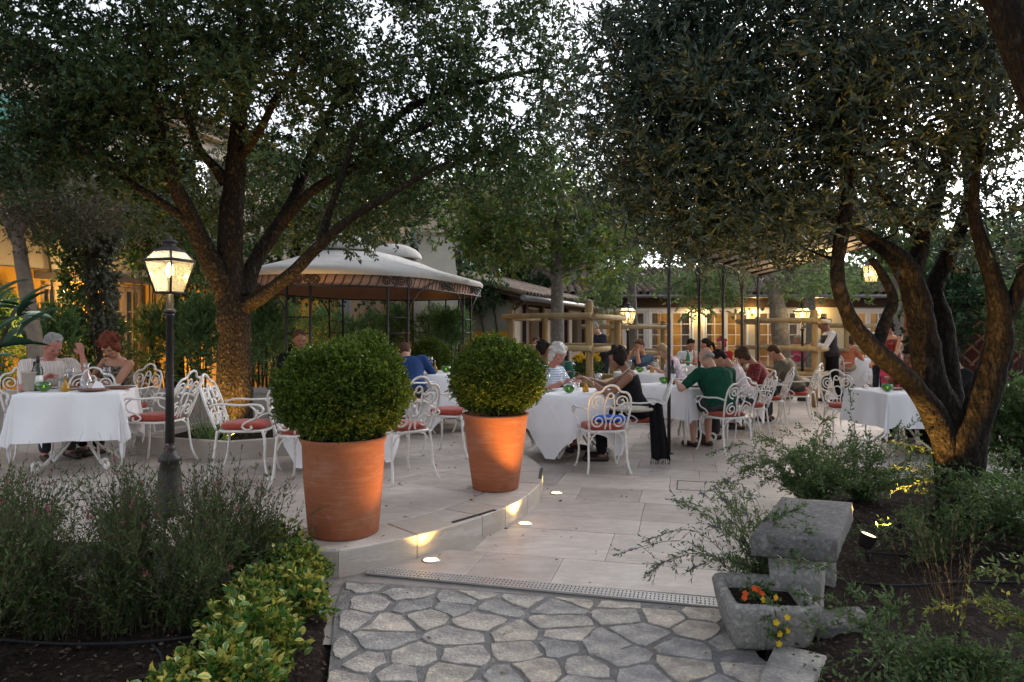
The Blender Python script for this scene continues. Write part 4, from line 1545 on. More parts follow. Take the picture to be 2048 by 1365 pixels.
def tree(name, label, limbs, regs, leaf, L, W, bark, tw_per, lv_per, tl, r_cl, seed, droop=0.1, spread=0.9, wood_regs=None,
         group=None, wob=0.08, up=0.25, nseg=12, extra=None, base=None, tip=0.006, cat='tree'):
    rng = np.random.default_rng(seed)
    b = base if base is not None else limbs[0][0][0]
    t = thing(name, label, cat, (b.x, b.y, b.z if base is not None else max(0, b.z)), 0, group)
    off = Vector(t.location)
    mb = MB(); nodes = []
    for l in limbs: limb(mb, [(p - off, r) for p, r in l], 4, nseg, nodes, wob, rng)
    C = sample_regions(regs, rng) - np.array([list(off)])
    grow_branches(mb, nodes, C, rng, tip)
    mb.build('trunk', bark, t)
    K = len(C)
    O = np.repeat(C, tw_per, 0) + rng.normal(0, 1, (K * tw_per, 3)) * r_cl * np.array([[0.6, 0.6, 0.5]])
    cen = np.repeat(C, tw_per, 0)
    D = unit(unit(O - cen) * 0.8 + rng.normal(0, 0.5, O.shape) + np.array([[0, 0, up]]))
    V = twig_leaves(O - D * tl * 0.4, D, lv_per, tl, L, W, rng, spread, droop)
    cr = link('crown', np_mesh('crown', V, quads(V)), leaf, t)
    cr['kind'] = 'stuff'
    return t


def shrub(name, label, loc, regs, leaf, L, W, tw, lv, tl, seed, stems=8, up=0.6, spread=0.9, droop=0.0, group=None, cat='shrub', stem_mat='twig', bias=0.0):
    """bushy plant; regs are local ellipsoids (x, y, z, rx, ry, rz, twigs); light and dark come from its own gaps"""
    rng = np.random.default_rng(seed)
    t = thing(name, label, cat, loc, 0, group)
    O = sample_regions(regs, rng)
    c = np.array([[0, 0, np.mean(O[:, 2]) - 0.2]])
    D = unit(unit(O - c) * 0.9 + rng.normal(0, 0.45, O.shape) + np.array([[bias, 0, up]]))
    V = twig_leaves(O - D * tl * 0.5, D, lv, tl, L, W, rng, spread, droop)
    cr = link('foliage', np_mesh('foliage', V, quads(V)), leaf, t)
    cr['kind'] = 'stuff'
    m = MB()
    pick = O[rng.choice(len(O), min(stems, len(O)), replace=False)]
    for q in pick:
        b = Vector((rng.normal(0, .04), rng.normal(0, .04), 0))
        q = Vector(q)
        mid = b.lerp(q, 0.5) + Vector((0, 0, 0.12 * q.length))
        m.tube([b, b.lerp(mid, .6), mid, q], [0.012, 0.010, 0.008, 0.004], 5, cap=False)
    m.build('stems', MT[stem_mat], t)
    return t


# left holm oak -----------------------------------------------------------------
DA = 7.8
oak_limbs = [
    pl([(463, 905, 54.0, DA), (465, 860, 38.7, DA), (468, 780, 34.2, DA), (470, 690, 30.6, DA), (468, 620, 33.3, DA), (462, 565, 27.9, DA), (460, 490, 24.3, DA), (463, 420, 22.5, DA), (470, 350, 19.8, DA), (476, 270, 17.1, DA - .1), (480, 190, 14.4, DA - .1), (486, 100, 9.9, DA - .2), (478, -20, 6.3, DA - .3)]),
    pl([(462, 610, 23.4, DA), (438, 555, 22.5, DA - .1), (405, 490, 18.9, DA - .25), (375, 420, 16.2, DA - .45), (345, 360, 14.4, DA - .65), (322, 270, 11.7, DA - .8), (305, 180, 9.0, DA - 1.0), (285, 60, 5.4, DA - 1.2)]),
    pl([(452, 365, 14.4, DA), (425, 330, 9.9, DA - .1), (398, 300, 9.0, DA - .2), (380, 245, 7.2, DA - .3), (362, 170, 5.4, DA - .4)]),
    pl([(378, 445, 10.8, DA - .4), (330, 410, 8.1, DA - .6), (265, 368, 7.2, DA - .8), (215, 325, 5.4, DA - 1.0), (150, 290, 3.6, DA - 1.2)]),
    pl([(482, 595, 19.8, DA), (512, 520, 15.3, DA + .2), (555, 455, 14.4, DA + .35), (588, 400, 11.7, DA + .5), (612, 335, 9.9, DA + .6), (648, 260, 8.1, DA + .7), (680, 170, 5.4, DA + .8)]),
    pl([(560, 450, 11.7, DA + .35), (610, 395, 9.9, DA + .3), (655, 362, 9.0, DA + .2), (705, 338, 8.1, DA + .1), (790, 285, 5.4, DA), (900, 230, 3.6, DA - .2)]),
    pl([(488, 615, 18.4, DA), (535, 585, 13.8, DA - .2), (590, 540, 12.2, DA - .4), (640, 490, 11.5, DA - .6), (700, 438, 8.4, DA - .8), (760, 402, 6.9, DA - .9), (825, 362, 5.4, DA - 1.0), (900, 322, 3.1, DA - 1.2)]),
    pl([(640, 488, 9.0, DA - .6), (660, 420, 7.2, DA - .6), (688, 340, 5.4, DA - .6), (722, 240, 4.5, DA - .6)]),
    pl([(468, 330, 11.7, DA), (520, 260, 8.1, DA - .3), (560, 180, 6.3, DA - .5), (620, 90, 4.5, DA - .7)]),
    pl([(320, 280, 8.1, DA - .8), (240, 230, 6.3, DA - 1.0), (150, 180, 4.5, DA - 1.3), (60, 130, 3.6, DA - 1.5)]),
    pl([(705, 338, 7.2, DA), (800, 230, 7.2, DA), (880, 190, 6.3, DA), (980, 160, 5.4, DA), (1080, 140, 3.6, DA)]),
]
oak_regs = px_regs([
    (90, 60, 6.85, 190, 120, 1.2, 52), (300, 30, 7.05, 190, 120, 1.3, 57), (500, 20, 7.45, 180, 110, 1.4, 55), (700, 40, 7.65, 190, 130, 1.4, 52),
    (900, 70, 7.85, 180, 130, 1.3, 45), (1060, 110, 7.85, 120, 120, 1.1, 30),
    (60, 210, 6.65, 150, 90, 1.0, 30), (230, 190, 6.85, 170, 100, 1.1, 45), (420, 170, 7.25, 170, 100, 1.2, 40), (600, 190, 7.75, 150, 110, 1.3, 35),
    (800, 230, 7.95, 170, 110, 1.2, 42), (980, 250, 7.95, 130, 120, 1.0, 28),
    (60, 320, 6.85, 120, 70, .9, 19), (220, 290, 7.05, 140, 70, .9, 26), (560, 310, 8.45, 110, 80, .8, 17), (720, 350, 7.85, 120, 80, .9, 24), (880, 350, 7.75, 120, 80, .9, 24),
    (300, 340, 7.15, 90, 60, .7, 11), (790, 430, 7.65, 80, 50, .6, 8), (1030, 370, 7.95, 90, 70, .7, 13),
    (420, 420, 8.85, 120, 50, .6, 13), (560, 430, 9.05, 110, 50, .6, 15), (680, 455, 8.85, 90, 45, .5, 11), (300, 440, 8.65, 60, 40, .5, 6), (1120, 260, 7.95, 60, 70, .6, 9),
    (250, -110, 7.05, 300, 90, 1.2, 25), (650, -110, 7.45, 320, 90, 1.2, 25), (950, -70, 7.65, 220, 80, 1.2, 17),
])
tree('oak_tree', 'big spreading oak with a warmly lit trunk in the stone planter behind the street lamp', oak_limbs, oak_regs,
     MT['oak_leaf'], 0.064, 0.026, MT['oak_bark'], 15, 14, 0.22, 0.19, 101, droop=0.12, spread=0.75, nseg=14, wob=0.05, base=Vector((-3.07, DA, 0.28)))

# right olive tree -----------------------------------------------------------------
DB = 5.3
olive_limbs = [
    pl([(1922, 1045, 53.3, DB), (1922, 990, 44.7, DB), (1908, 900, 39.2, DB), (1885, 830, 36.8, DB), (1862, 770, 30.4, DB), (1850, 690, 27.2, DB), (1836, 610, 26.4, DB), (1815, 545, 24.8, DB), (1780, 505, 17.6, DB - .05), (1735, 475, 14.4, DB - .1), (1690, 445, 11.2, DB - .2), (1620, 410, 7.2, DB - .3), (1540, 380, 4.8, DB - .5), (1450, 330, 3.2, DB - .6)]),
    pl([(1905, 935, 26.0, DB - .02), (1878, 850, 25.6, DB - .1), (1840, 785, 20.0, DB - .25), (1790, 735, 19.2, DB - .35), (1742, 692, 18.4, DB - .4), (1705, 645, 16.0, DB - .45), (1678, 580, 13.6, DB - .5), (1676, 520, 13.6, DB - .5), (1690, 430, 12.8, DB - .5), (1698, 330, 9.6, DB - .5), (1680, 200, 6.4, DB - .6), (1640, 60, 4.0, DB - .7)]),
    pl([(1752, 700, 12.8, DB - .38), (1772, 640, 11.2, DB - .3), (1786, 598, 10.4, DB - .25), (1766, 552, 8.8, DB - .2), (1742, 518, 7.2, DB - .2)]),
    pl([(1822, 560, 20.8, DB), (1845, 480, 15.2, DB + .1), (1866, 420, 14.4, DB + .15), (1882, 370, 11.2, DB + .2), (1905, 270, 8.0, DB + .3), (1920, 120, 4.8, DB + .4)]),
    pl([(1840, 480, 8.8, DB + .1), (1800, 430, 7.2, DB), (1760, 380, 6.4, DB - .1), (1730, 300, 4.8, DB - .2)]),
    pl([(1916, 950, 30.0, DB + .02), (1905, 860, 28.8, DB + .1), (1893, 740, 24.0, DB + .2), (1884, 640, 19.2, DB + .25), (1868, 580, 16.8, DB + .3), (1892, 520, 15.2, DB + .3), (1922, 455, 13.6, DB + .3), (1938, 385, 10.4, DB + .3), (1930, 240, 7.2, DB + .3), (1950, 80, 4.0, DB + .2)]),
    pl([(1926, 1005, 33.0, DB - .02), (1935, 900, 33.6, DB - .1), (1962, 810, 29.6, DB - .15), (1988, 730, 26.4, DB - .2), (2000, 650, 23.2, DB - .25), (1990, 570, 18.4, DB - .3), (1968, 500, 14.4, DB - .3), (1948, 420, 10.4, DB - .3), (1960, 300, 7.2, DB - .4), (2000, 160, 4.8, DB - .5)]),
    pl([(2000, 660, 16.0, DB - .25), (2032, 590, 14.4, DB - .3), (2068, 500, 12.0, DB - .35), (2120, 380, 8.0, DB - .4), (2150, 200, 4.8, DB - .5)]),
]
olive_regs = px_regs([
    (1300, 120, 5.0, 130, 110, .8, 31), (1420, 60, 4.9, 160, 100, .9, 40), (1600, 40, 4.9, 180, 90, 1.0, 43), (1800, 50, 5.0, 170, 90, 1.0, 40), (1990, 80, 5.0, 130, 100, 1.0, 31),
    (1290, 230, 5.0, 120, 90, .7, 28), (1430, 210, 4.9, 160, 100, .9, 45), (1610, 190, 4.9, 170, 100, .9, 48), (1800, 190, 5.0, 160, 100, 1.0, 43), (1990, 220, 5.0, 120, 110, 1.0, 31),
    (1270, 340, 5.1, 90, 80, .6, 14), (1400, 350, 5.0, 140, 80, .7, 29), (1560, 330, 5.0, 150, 90, .8, 35), (1740, 310, 5.1, 140, 80, .8, 27), (1940, 350, 5.2, 120, 90, .9, 21),
    (1330, 440, 5.1, 110, 60, .5, 14), (1470, 450, 5.0, 120, 60, .5, 21), (1600, 450, 5.0, 90, 60, .5, 14), (2030, 480, 5.1, 70, 80, .6, 12), (1790, 410, 5.3, 70, 50, .5, 7),
    (1250, 300, 4.9, 120, 130, .6, 12), (1330, 490, 5.1, 110, 40, .5, 4), (1260, 60, 5.0, 110, 80, .6, 10),
    (1500, -80, 4.9, 250, 70, .9, 14), (1850, -80, 5.0, 250, 70, .9, 14),
])
tree('olive_tree', 'twisted olive tree with several dark stems and narrow silvery leaves in the right bed', olive_limbs, olive_regs,
     MT['olive_leaf'], 0.066, 0.015, MT['olive_bark'], 15, 16, 0.24, 0.17, 102, droop=0.1, spread=0.55, nseg=14, wob=0.07, base=gp(1922, 1040, .02))

# leaning trunk that crosses the upper right corner
t_limbs = [[(Vector((3.5, 3.5, -0.02)), .17), (Vector((3.15, 3.55, 1.2)), .14), (Vector((2.86, 3.6, 2.2)), .115), (Vector((2.62, 3.6, 2.85)), .10), (Vector((2.38, 3.6, 3.35)), .09), (Vector((2.0, 3.5, 4.0)), .06)],
           [(Vector((2.5, 3.6, 3.1)), .06), (Vector((2.75, 3.7, 3.7)), .04), (Vector((2.9, 3.7, 4.3)), .02)]]
tree('leaning_tree', 'dark leaning trunk cut off by the top right corner of the picture', t_limbs, [(2.1, 3.5, 4.1, .9, .7, .45, 26), (3.0, 3.7, 4.3, .8, .7, .4, 20)],
     MT['olive_leaf'], 0.062, 0.0135, MT['olive_bark'], 12, 14, 0.22, 0.16, 103, spread=0.7, nseg=14, base=Vector((3.5, 3.5, 0)))

# ------------------------------------------------------------------ trees and shrubs behind
def bgtree(label, limbs, regs, leaf, bark, L, W, seed, tw=9, lv=12, tl=.3, r_cl=.28, droop=.2, spread=1.0, tip=.01, up=.1):
    return tree('tree', label, limbs, regs, leaf, L, W, bark, tw, lv, tl, r_cl, seed, droop=droop, spread=spread, tip=tip, up=up, wob=.05, nseg=10)


D1 = 11.95
bgtree('grey trunked plane tree inside the log fence, yellowing leaves, centre of the picture',
       [pl([(1118, 850, 15, D1), (1116, 760, 14, D1), (1115, 660, 13, D1), (1114, 560, 12.5, D1), (1112, 500, 12, D1), (1118, 430, 9, D1), (1130, 330, 6, D1)]),
        pl([(1112, 560, 8, D1), (1090, 545, 5, D1 - .1), (1060, 525, 3.5, D1 - .2), (1020, 500, 2.5, D1 - .3)]),
        pl([(1114, 490, 8, D1), (1080, 440, 6, D1 - .2), (1040, 390, 4, D1 - .4)]),
        pl([(1116, 550, 6, D1), (1150, 535, 4, D1 + .2), (1200, 520, 3, D1 + .3)])],
       px_regs([(940, 440, 11.3, 60, 60, .7, 22), (1010, 470, 11.5, 90, 60, .9, 44), (1120, 420, 11.7, 110, 70, 1.1, 36), (1230, 450, 12, 80, 70, 1.0, 26), (1180, 520, 12.3, 70, 40, .8, 14), (1060, 350, 11.8, 120, 70, 1.1, 26), (1250, 350, 12.2, 100, 80, 1.1, 22)]),
       MT['plane_leaf'], MT['plane_bark'], .085, .05, 201)
D2 = 16.4
bgtree('slim pale tree in the far log fence, forked crown against the bright sky gap',
       [pl([(1268, 790, 10, D2), (1267, 680, 9, D2), (1264, 600, 9, D2), (1262, 545, 9, D2), (1270, 510, 7, D2), (1262, 450, 5, D2)]),
        pl([(1264, 545, 6, D2), (1285, 510, 5, D2), (1305, 480, 3, D2)]),
        pl([(1263, 560, 5, D2), (1245, 530, 4, D2), (1225, 500, 3, D2)])],
       px_regs([(1225, 560, 15.8, 45, 30, .6, 12), (1250, 480, 16, 80, 50, 1.0, 24), (1330, 460, 16, 70, 45, 1.0, 16), (1210, 590, 15.6, 30, 18, .5, 6)]),
       MT['pale_leaf'], MT['plane_bark'], .09, .055, 202, r_cl=.32)
D3 = 15.0
bgtree('mottled plane trunk inside the right log fence, pale green hanging leaves',
       [pl([(1566, 800, 19, D3), (1564, 720, 17, D3), (1558, 640, 16.5, D3), (1552, 590, 15, D3), (1550, 545, 13, D3), (1548, 470, 9, D3), (1550, 400, 6, D3)]),
        pl([(1552, 580, 9, D3), (1520, 545, 6, D3), (1480, 520, 4, D3)]),
        pl([(1552, 575, 8, D3), (1590, 550, 5, D3), (1640, 540, 3, D3)])],
       px_regs([(1400, 590, 14.6, 60, 28, .6, 14), (1460, 570, 14.8, 60, 35, .7, 14), (1600, 570, 15, 50, 35, .7, 14), (1370, 560, 15, 60, 30, .7, 12), (1550, 480, 15, 110, 60, 1.2, 26), (1680, 560, 15.5, 50, 30, .7, 8)]),
       MT['pale_leaf'], MT['plane_bark'], .085, .05, 203, droop=.4)
D4 = 18.0
bgtree('pale upright trunk right of the second lamp post, light green leaves over the tiles',
       [pl([(1622, 780, 10, D4), (1622, 640, 10, D4), (1620, 580, 9, D4), (1622, 520, 7, D4), (1625, 450, 5, D4)]),
        pl([(1620, 570, 5, D4), (1660, 540, 4, D4), (1700, 530, 3, D4)])],
       px_regs([(1640, 540, 17.5, 60, 40, .9, 16), (1720, 560, 17.5, 60, 40, .9, 16), (1640, 450, 18, 110, 50, 1.2, 22)]),
       MT['pale_leaf'], MT['plane_bark'], .09, .055, 204, droop=.35)
bgtree('dense green tree between the oak and the gazebo roof, before the ivy',
       [[(Vector((-4.6, 14.6, 0)), .14), (Vector((-4.55, 14.6, 2.2)), .11), (Vector((-4.3, 14.5, 3.6)), .08), (Vector((-4.0, 14.4, 4.6)), .04)]],
       px_regs([(600, 430, 14.2, 100, 70, 1.2, 50), (720, 410, 14.4, 100, 80, 1.2, 50), (830, 400, 14.8, 80, 70, 1.0, 30), (560, 330, 14.2, 110, 70, 1.2, 34), (700, 300, 14.6, 120, 70, 1.2, 34)]),
       MT['far_leaf'], MT['oak_bark'], .085, .045, 206, tw=11)
bgtree('dark leafy tree between the lantern and the ochre house, under the oak boughs',
       [[(Vector((-5.6, 11.9, 0)), .12), (Vector((-5.6, 11.8, 1.8)), .10), (Vector((-5.7, 11.6, 3.0)), .07), (Vector((-5.6, 11.4, 4.0)), .035)]],
       px_regs([(270, 400, 11.4, 90, 70, 1.0, 44), (370, 420, 11.6, 70, 60, .8, 30), (200, 320, 11.3, 100, 60, .9, 30), (120, 250, 11.2, 110, 60, .9, 26), (400, 330, 11.8, 70, 60, .8, 14)]),
       MT['grey_leaf'], MT['oak_bark'], .07, .03, 207, tw=12)
bgtree('broad green crown behind the hanging lantern and the olive stems',
       [[(Vector((10.3, 19.0, 0)), .18), (Vector((10.3, 19.0, 2.5)), .14), (Vector((10.2, 19.0, 4.5)), .08)]],
       px_regs([(1770, 470, 19, 110, 80, 1.6, 60), (1880, 520, 18.5, 90, 70, 1.4, 44), (1700, 400, 19.5, 110, 60, 1.4, 36)]),
       MT['far_leaf'], MT['plane_bark'], .12, .07, 208, tw=10, r_cl=.36)
# left olive with a pale leaning stem
D5 = 9.3
bgtree('old olive with a pale leaning stem and grey green leaves at the far left',
       [pl([(78, 770, 18, D5), (70, 690, 16, D5), (58, 610, 14, D5), (44, 530, 13, D5), (36, 470, 11, D5), (30, 400, 8, D5), (50, 320, 5, D5)]),
        pl([(38, 500, 9, D5), (12, 440, 8, D5), (-20, 380, 6, D5)]),
        pl([(38, 470, 8, D5), (80, 410, 6, D5 - .1), (140, 360, 4, D5 - .2)])],
       px_regs([(40, 380, 9, 120, 80, .8, 30), (150, 390, 9, 110, 70, .8, 30), (240, 420, 9.2, 80, 60, .7, 20), (80, 300, 9, 150, 60, .8, 20), (-60, 330, 8.6, 100, 110, .8, 16), (110, 460, 9.2, 90, 40, .6, 14)]),
       MT['grey_leaf'], MT['pale_bark'], .055, .016, 205, tw=14, lv=14, tl=.2, r_cl=.2, spread=.7)
# tall slim trees/ivy columns before the ochre house
for i, (px, d, w_, y0, y1, lab, leaf) in enumerate([
        (165, 10.6, 42, 700, 470, 'tall dark ivy covered column between the man and the woman, before the ochre wall', 'ivy_leaf'),
        (205, 9.9, 30, 690, 420, 'slim dark leafy trunk just right of the lit wall lamp', 'grey_leaf'),
        (385, 11.6, 46, 720, 440, 'tall leafy shrub behind the lantern of the big street lamp', 'far_leaf'),
        (300, 12.2, 50, 560, 420, 'dark leafy bough hanging before the ochre wall left of the lantern', 'ivy_leaf')]):
    b = Vector(((px - 1024) / F * d, d, 0.1))
    s = d / F
    zc = CAMZ + (HY - (y0 + y1) / 2) * s; rz_ = abs(y0 - y1) / 2 * s
    shrub('climber' if i == 0 else 'tall_shrub', lab, b, [(0, 0, zc - .1, w_ * s, w_ * s, rz_ * 1.05, 330), (0, 0, zc + rz_ * .7, w_ * 1.6 * s, w_ * 1.4 * s, rz_ * .5, 180)],
          MT[leaf], .075, .042, 1, 9, .22, 300 + i, stems=9, up=.1, droop=.35)

# oleanders along the house and behind the gazebo
ole = [(-5, 10.6, 60, 590, 790), (110, 10.2, 60, 620, 780), (210, 10.8, 46, 640, 780), (330, 11.4, 62, 610, 770), (402, 10.6, 44, 600, 780), (520, 10.6, 56, 600, 760), (560, 13.8, 60, 610, 760),
       (650, 15.2, 66, 620, 760), (735, 15.6, 60, 630, 760), (800, 15.0, 50, 615, 770), (880, 14.2, 56, 615, 760), (905, 13.4, 36, 630, 700)]
labs = ['oleander bush at the left edge behind the seated man', 'oleander bush directly behind the man in the striped shirt', 'oleander bush between the man and the woman at the left table',
        'warmly lit oleander bush left of the lamp post, behind the woman', 'tall oleander just right of the lamp post', 'oleander bush right of the oak trunk', 'oleander seen through the left gazebo panels',
        'oleander seen under the middle of the gazebo', 'oleander seen under the gazebo behind the clipped ball', 'oleander behind the right gazebo posts', 'bright green oleander before the chimney foot', 'oleander at the right end of the gazebo, beside the ochre end wall']
for i, (px, d, w_, y0, y1) in enumerate(ole):
    s = d / F
    b = Vector(((px - 1024) / F * d, d, 0.05))
    z0 = CAMZ + (HY - y1) * s; z1 = CAMZ + (HY - y0) * s
    zc, rz_ = (z0 + z1) / 2, (z1 - z0) / 2
    shrub('oleander', labs[i], b, [(0, 0, zc, w_ * s, w_ * s * .8, rz_, 190), (0, 0, zc + rz_ * .5, w_ * .8 * s, w_ * .7 * s, rz_ * .5, 110)], MT['oleander_leaf'], .13, .022, 1, 12, .16, 330 + i, stems=12, up=.9, spread=.75,
          group='oleanders before the house')

# climbers on the walls
def climber(label, pts, leaf, L, W, seed, depth=.22, n=1):
    """pts: (x, y, z, ru, rz, count, ux, uy) patches lying against a wall that runs along (ux, uy)"""
    rng = np.random.default_rng(seed)
    P0 = Vector(pts[0][:3])
    t = thing('climbing_ivy', label, 'climber', (P0.x, P0.y, 0))
    Os = []; st = MB()
    for x, y, z, ru, rz_, cnt, ux, uy in pts:
        q = unit(rng.normal(size=(cnt, 2))) * np.sqrt(rng.uniform(0, 1, (cnt, 1)))
        o = np.stack([x - P0.x + q[:, 0] * ru * ux, y - P0.y + q[:, 0] * ru * uy, z + q[:, 1] * rz_], -1)
        o += np.array([[uy, -ux, 0]]) * rng.uniform(0.02, depth, (cnt, 1))
        Os.append(o)
        st.tube(smooth_path([(x - P0.x, y - P0.y, 0), (x - P0.x + .1 * ux, y - P0.y + .1 * uy, z * .5), (x - P0.x - .1 * ux, y - P0.y - .1 * uy, z), (x - P0.x + .3 * ux, y - P0.y + .3 * uy, z + rz_ * .6)], 3), .018, 5)
    O = np.concatenate(Os)
    ux, uy = pts[0][6:8]
    D = unit(np.array([[uy, -ux, -.5]]) + rng.normal(0, .55, O.shape))
    V = twig_leaves(O, D, 7, .18, L, W, rng, .9, .3)
    cr = link('foliage', np_mesh('foliage', V, quads(V)), leaf, t); cr['kind'] = 'stuff'
    st.build('stems', MT['twig'], t)


hu = (math.cos(hang), math.sin(hang)); bu = (math.cos(bang), math.sin(bang))


def on_house(lx, z): return (H0.x + hu[0] * lx, H0.y + hu[1] * lx, z)


def on_back(lx, z): return (b0.x + bu[0] * lx, b0.y + bu[1] * lx, z)


climber('dense ivy covering the ochre house wall above the door, behind the oak trunk', [(*on_house(x, z), r, h, n, *hu) for x, z, r, h, n in
        [(4.2, 3.6, 1.3, .7, 190), (6.0, 3.2, 1.2, .6, 190), (7.4, 3.5, 1.0, 1.0, 190), (9.2, 3.0, 1.3, .9, 240), (11, 3.4, 1.5, 1.3, 260), (12.8, 3.0, 1.2, 1.6, 220), (7.0, 2.0, .35, .9, 60), (9.6, 1.4, .4, 1.1, 80)]], MT['ivy_leaf'], .10, .085, 401)
climber('ivy spreading over the pale back house below its window', [(*on_back(x, z), r, h, n, *bu) for x, z, r, h, n in
        [(1.2, 3.0, 1.2, 1.6, 260), (3.0, 3.3, 1.2, 1.2, 220), (4.6, 3.3, 1.3, .85, 240), (6.0, 2.9, 1.3, 1.1, 240), (7.2, 3.3, 1.2, 1.2, 220)]], MT['ivy_leaf'], .12, .10, 402)
climber('dark creeper over the red side wall beside the trellis', [(5.9 + .97 * x, 10.25 - .25 * x, z, r, h, n, .97, -.247) for x, z, r, h, n in
        [(.1, 1.5, .35, 1.0, 120), (2.0, 2.2, .8, .5, 150), (3.2, 1.6, 1.0, 1.0, 200), (.8, 2.4, .7, .35, 110)]], MT['ivy_leaf'], .09, .065, 403)

ga = (-.934, .358)
climber('ivy hanging over the annex gable beside the chimney', [(AX.x + ga[0] * q, AX.y + ga[1] * q - .02, z, r, h, n, .934, -.358) for q, z, r, h, n in
        [(.6, 2.2, .5, .35, 90), (1.3, 2.7, .6, .45, 110), (2.1, 2.6, .5, .6, 110), (.3, 2.5, .4, .3, 50)]], MT['ivy_leaf'], .09, .07, 404)

# trees beyond the buildings
far = [(-300, 30, 190, 250, 330, 'far_leaf'), (1020, 29, 150, 340, 480, 'far_leaf'), (1165, 31, 120, 390, 545, 'far_leaf'), (1425, 33, 90, 440, 545, 'far_leaf'), (1560, 32, 110, 470, 560, 'plane_leaf'), (1880, 26, 130, 470, 600, 'far_leaf'), (2020, 24, 120, 440, 600, 'pale_leaf'), (2200, 28, 160, 330, 560, 'far_leaf')]
for i, (px, d, rx, y0, y1, leaf) in enumerate(far):
    s = d / F
    c = wp(px, (y0 + y1) / 2, d)
    bgtree(['broad crown beyond the ochre house roof', 'leafy crown rising behind the pale back house', 'leafy crown between the back house and the sky gap', 'low distant crown on the skyline left of the awning', 'distant yellow green crown behind the restaurant roof',
            'green crown behind the tiled roof right of the awning', 'pale green crown at the right behind the dark hedge', 'distant crown at the right edge of the skyline'][i],
           [[(Vector((c.x, c.y, 0)), .22), (Vector((c.x + .2, c.y, c.z * .5)), .18), (Vector((c.x, c.y, c.z)), .12), (Vector((c.x, c.y, c.z + (y1 - y0) / 2 * s * .7)), .05)]],
           [(c.x, c.y, c.z, rx * s, rx * s * .6, (y1 - y0) / 2 * s, 110)], MT[leaf], MT['twig'], .22, .15, 500 + i, tw=8, lv=9, tl=.55, r_cl=.5, tip=.02)

# dark hedge and shrubs on the right side
for i, (px, d, rx, y0, y1, n, leaf, lab) in enumerate([
        (1905, 9.3, 60, 470, 700, 520, 'ivy_leaf', 'dark tall shrub behind the olive stems, before the trellis'),
        (2030, 8.9, 60, 560, 700, 260, 'pale_leaf', 'pale leaved shrub at the right edge above the iron chair'),
        (2030, 6.6, 60, 760, 960, 300, 'green_herb', 'green shrub at the right edge beside the olive trunk'),
        (1850, 10.8, 40, 520, 640, 240, 'far_leaf', 'bright green shrub glimpsed between the olive stems')]):
    s = d / F
    b = Vector(((px - 1024) / F * d, d, 0.02))
    z0 = max(.15, CAMZ + (HY - y1) * s); z1 = CAMZ + (HY - y0) * s
    shrub('garden_shrub', lab, b, [(0, 0, (z0 + z1) / 2, rx * s, rx * s * .8, (z1 - z0) / 2, n)], MT[leaf], .07, .04, 1, 9, .2, 520 + i, stems=10, up=.3, droop=.15)

# clipped ball at the back right of the gazebo
b3 = Vector(((860 - 1024) / F * 10.6, 10.6, 0))
rng = np.random.default_rng(77)


def box_ball(t, c, r, n, seed, L=.017, W=.010, lump=None, twl=.05):
    """clipped box: sprigs standing out of a solid ball, with lighter tips"""
    rng = np.random.default_rng(seed)
    u = unit(rng.normal(size=(n, 3)))
    ph = rng.uniform(0, 6.28, 9); fr = rng.normal(0, 1, (9, 3)) * 6.5
    bump = sum(np.sin(u @ fr[i] + ph[i]) for i in range(9)) / 9
    rad = 1.0 + bump * .16 + rng.normal(0, .032, n)
    O = u * np.array([r]) * rad[:, None]
    if lump is not None:
        k = unit(np.array([lump[:3]]))
        w = np.clip((u @ k[0] - .8) / .2, 0, 1)
        O += k * (w * lump[3])[:, None]
    O = O * rng.uniform(.66, 1.0, (n, 1)) ** .5 + np.array([c])
    stray = rng.uniform(0, 1, n) > .985
    O = np.where(stray[:, None], np.array([c]) + (O - np.array([c])) * 1.09, O)
    keep = O[:, 2] > c[2] - r[2] * .86
    O, u = O[keep], u[keep]
    D = unit(u * .9 + rng.normal(0, .4, u.shape) + np.array([[0, 0, .35]]))
    V = twig_leaves(O - D * twl * .6, D, 11, twl, L, W, rng, .95, -.15)
    f = link('foliage', np_mesh('foliage', V, quads(V)), MT['box_leaf'], t); f['kind'] = 'stuff'
    core = MB().ell(c, [q * .74 for q in r], 20, 12)
    core.build('branch_core', MT['twig'], t)


t3 = thing('box_ball', 'small clipped box ball near the far table, right of the man in blue', 'shrub', b3)
box_ball(t3, (0, 0, 1.02), (.30, .30, .30), 2600, 71, .022, .014)
MB().lathe([(.2, 0), (.24, .6), (.27, .62), (.27, .72), (.22, .73)], 20).build('pot', MT['terracotta'], t3)

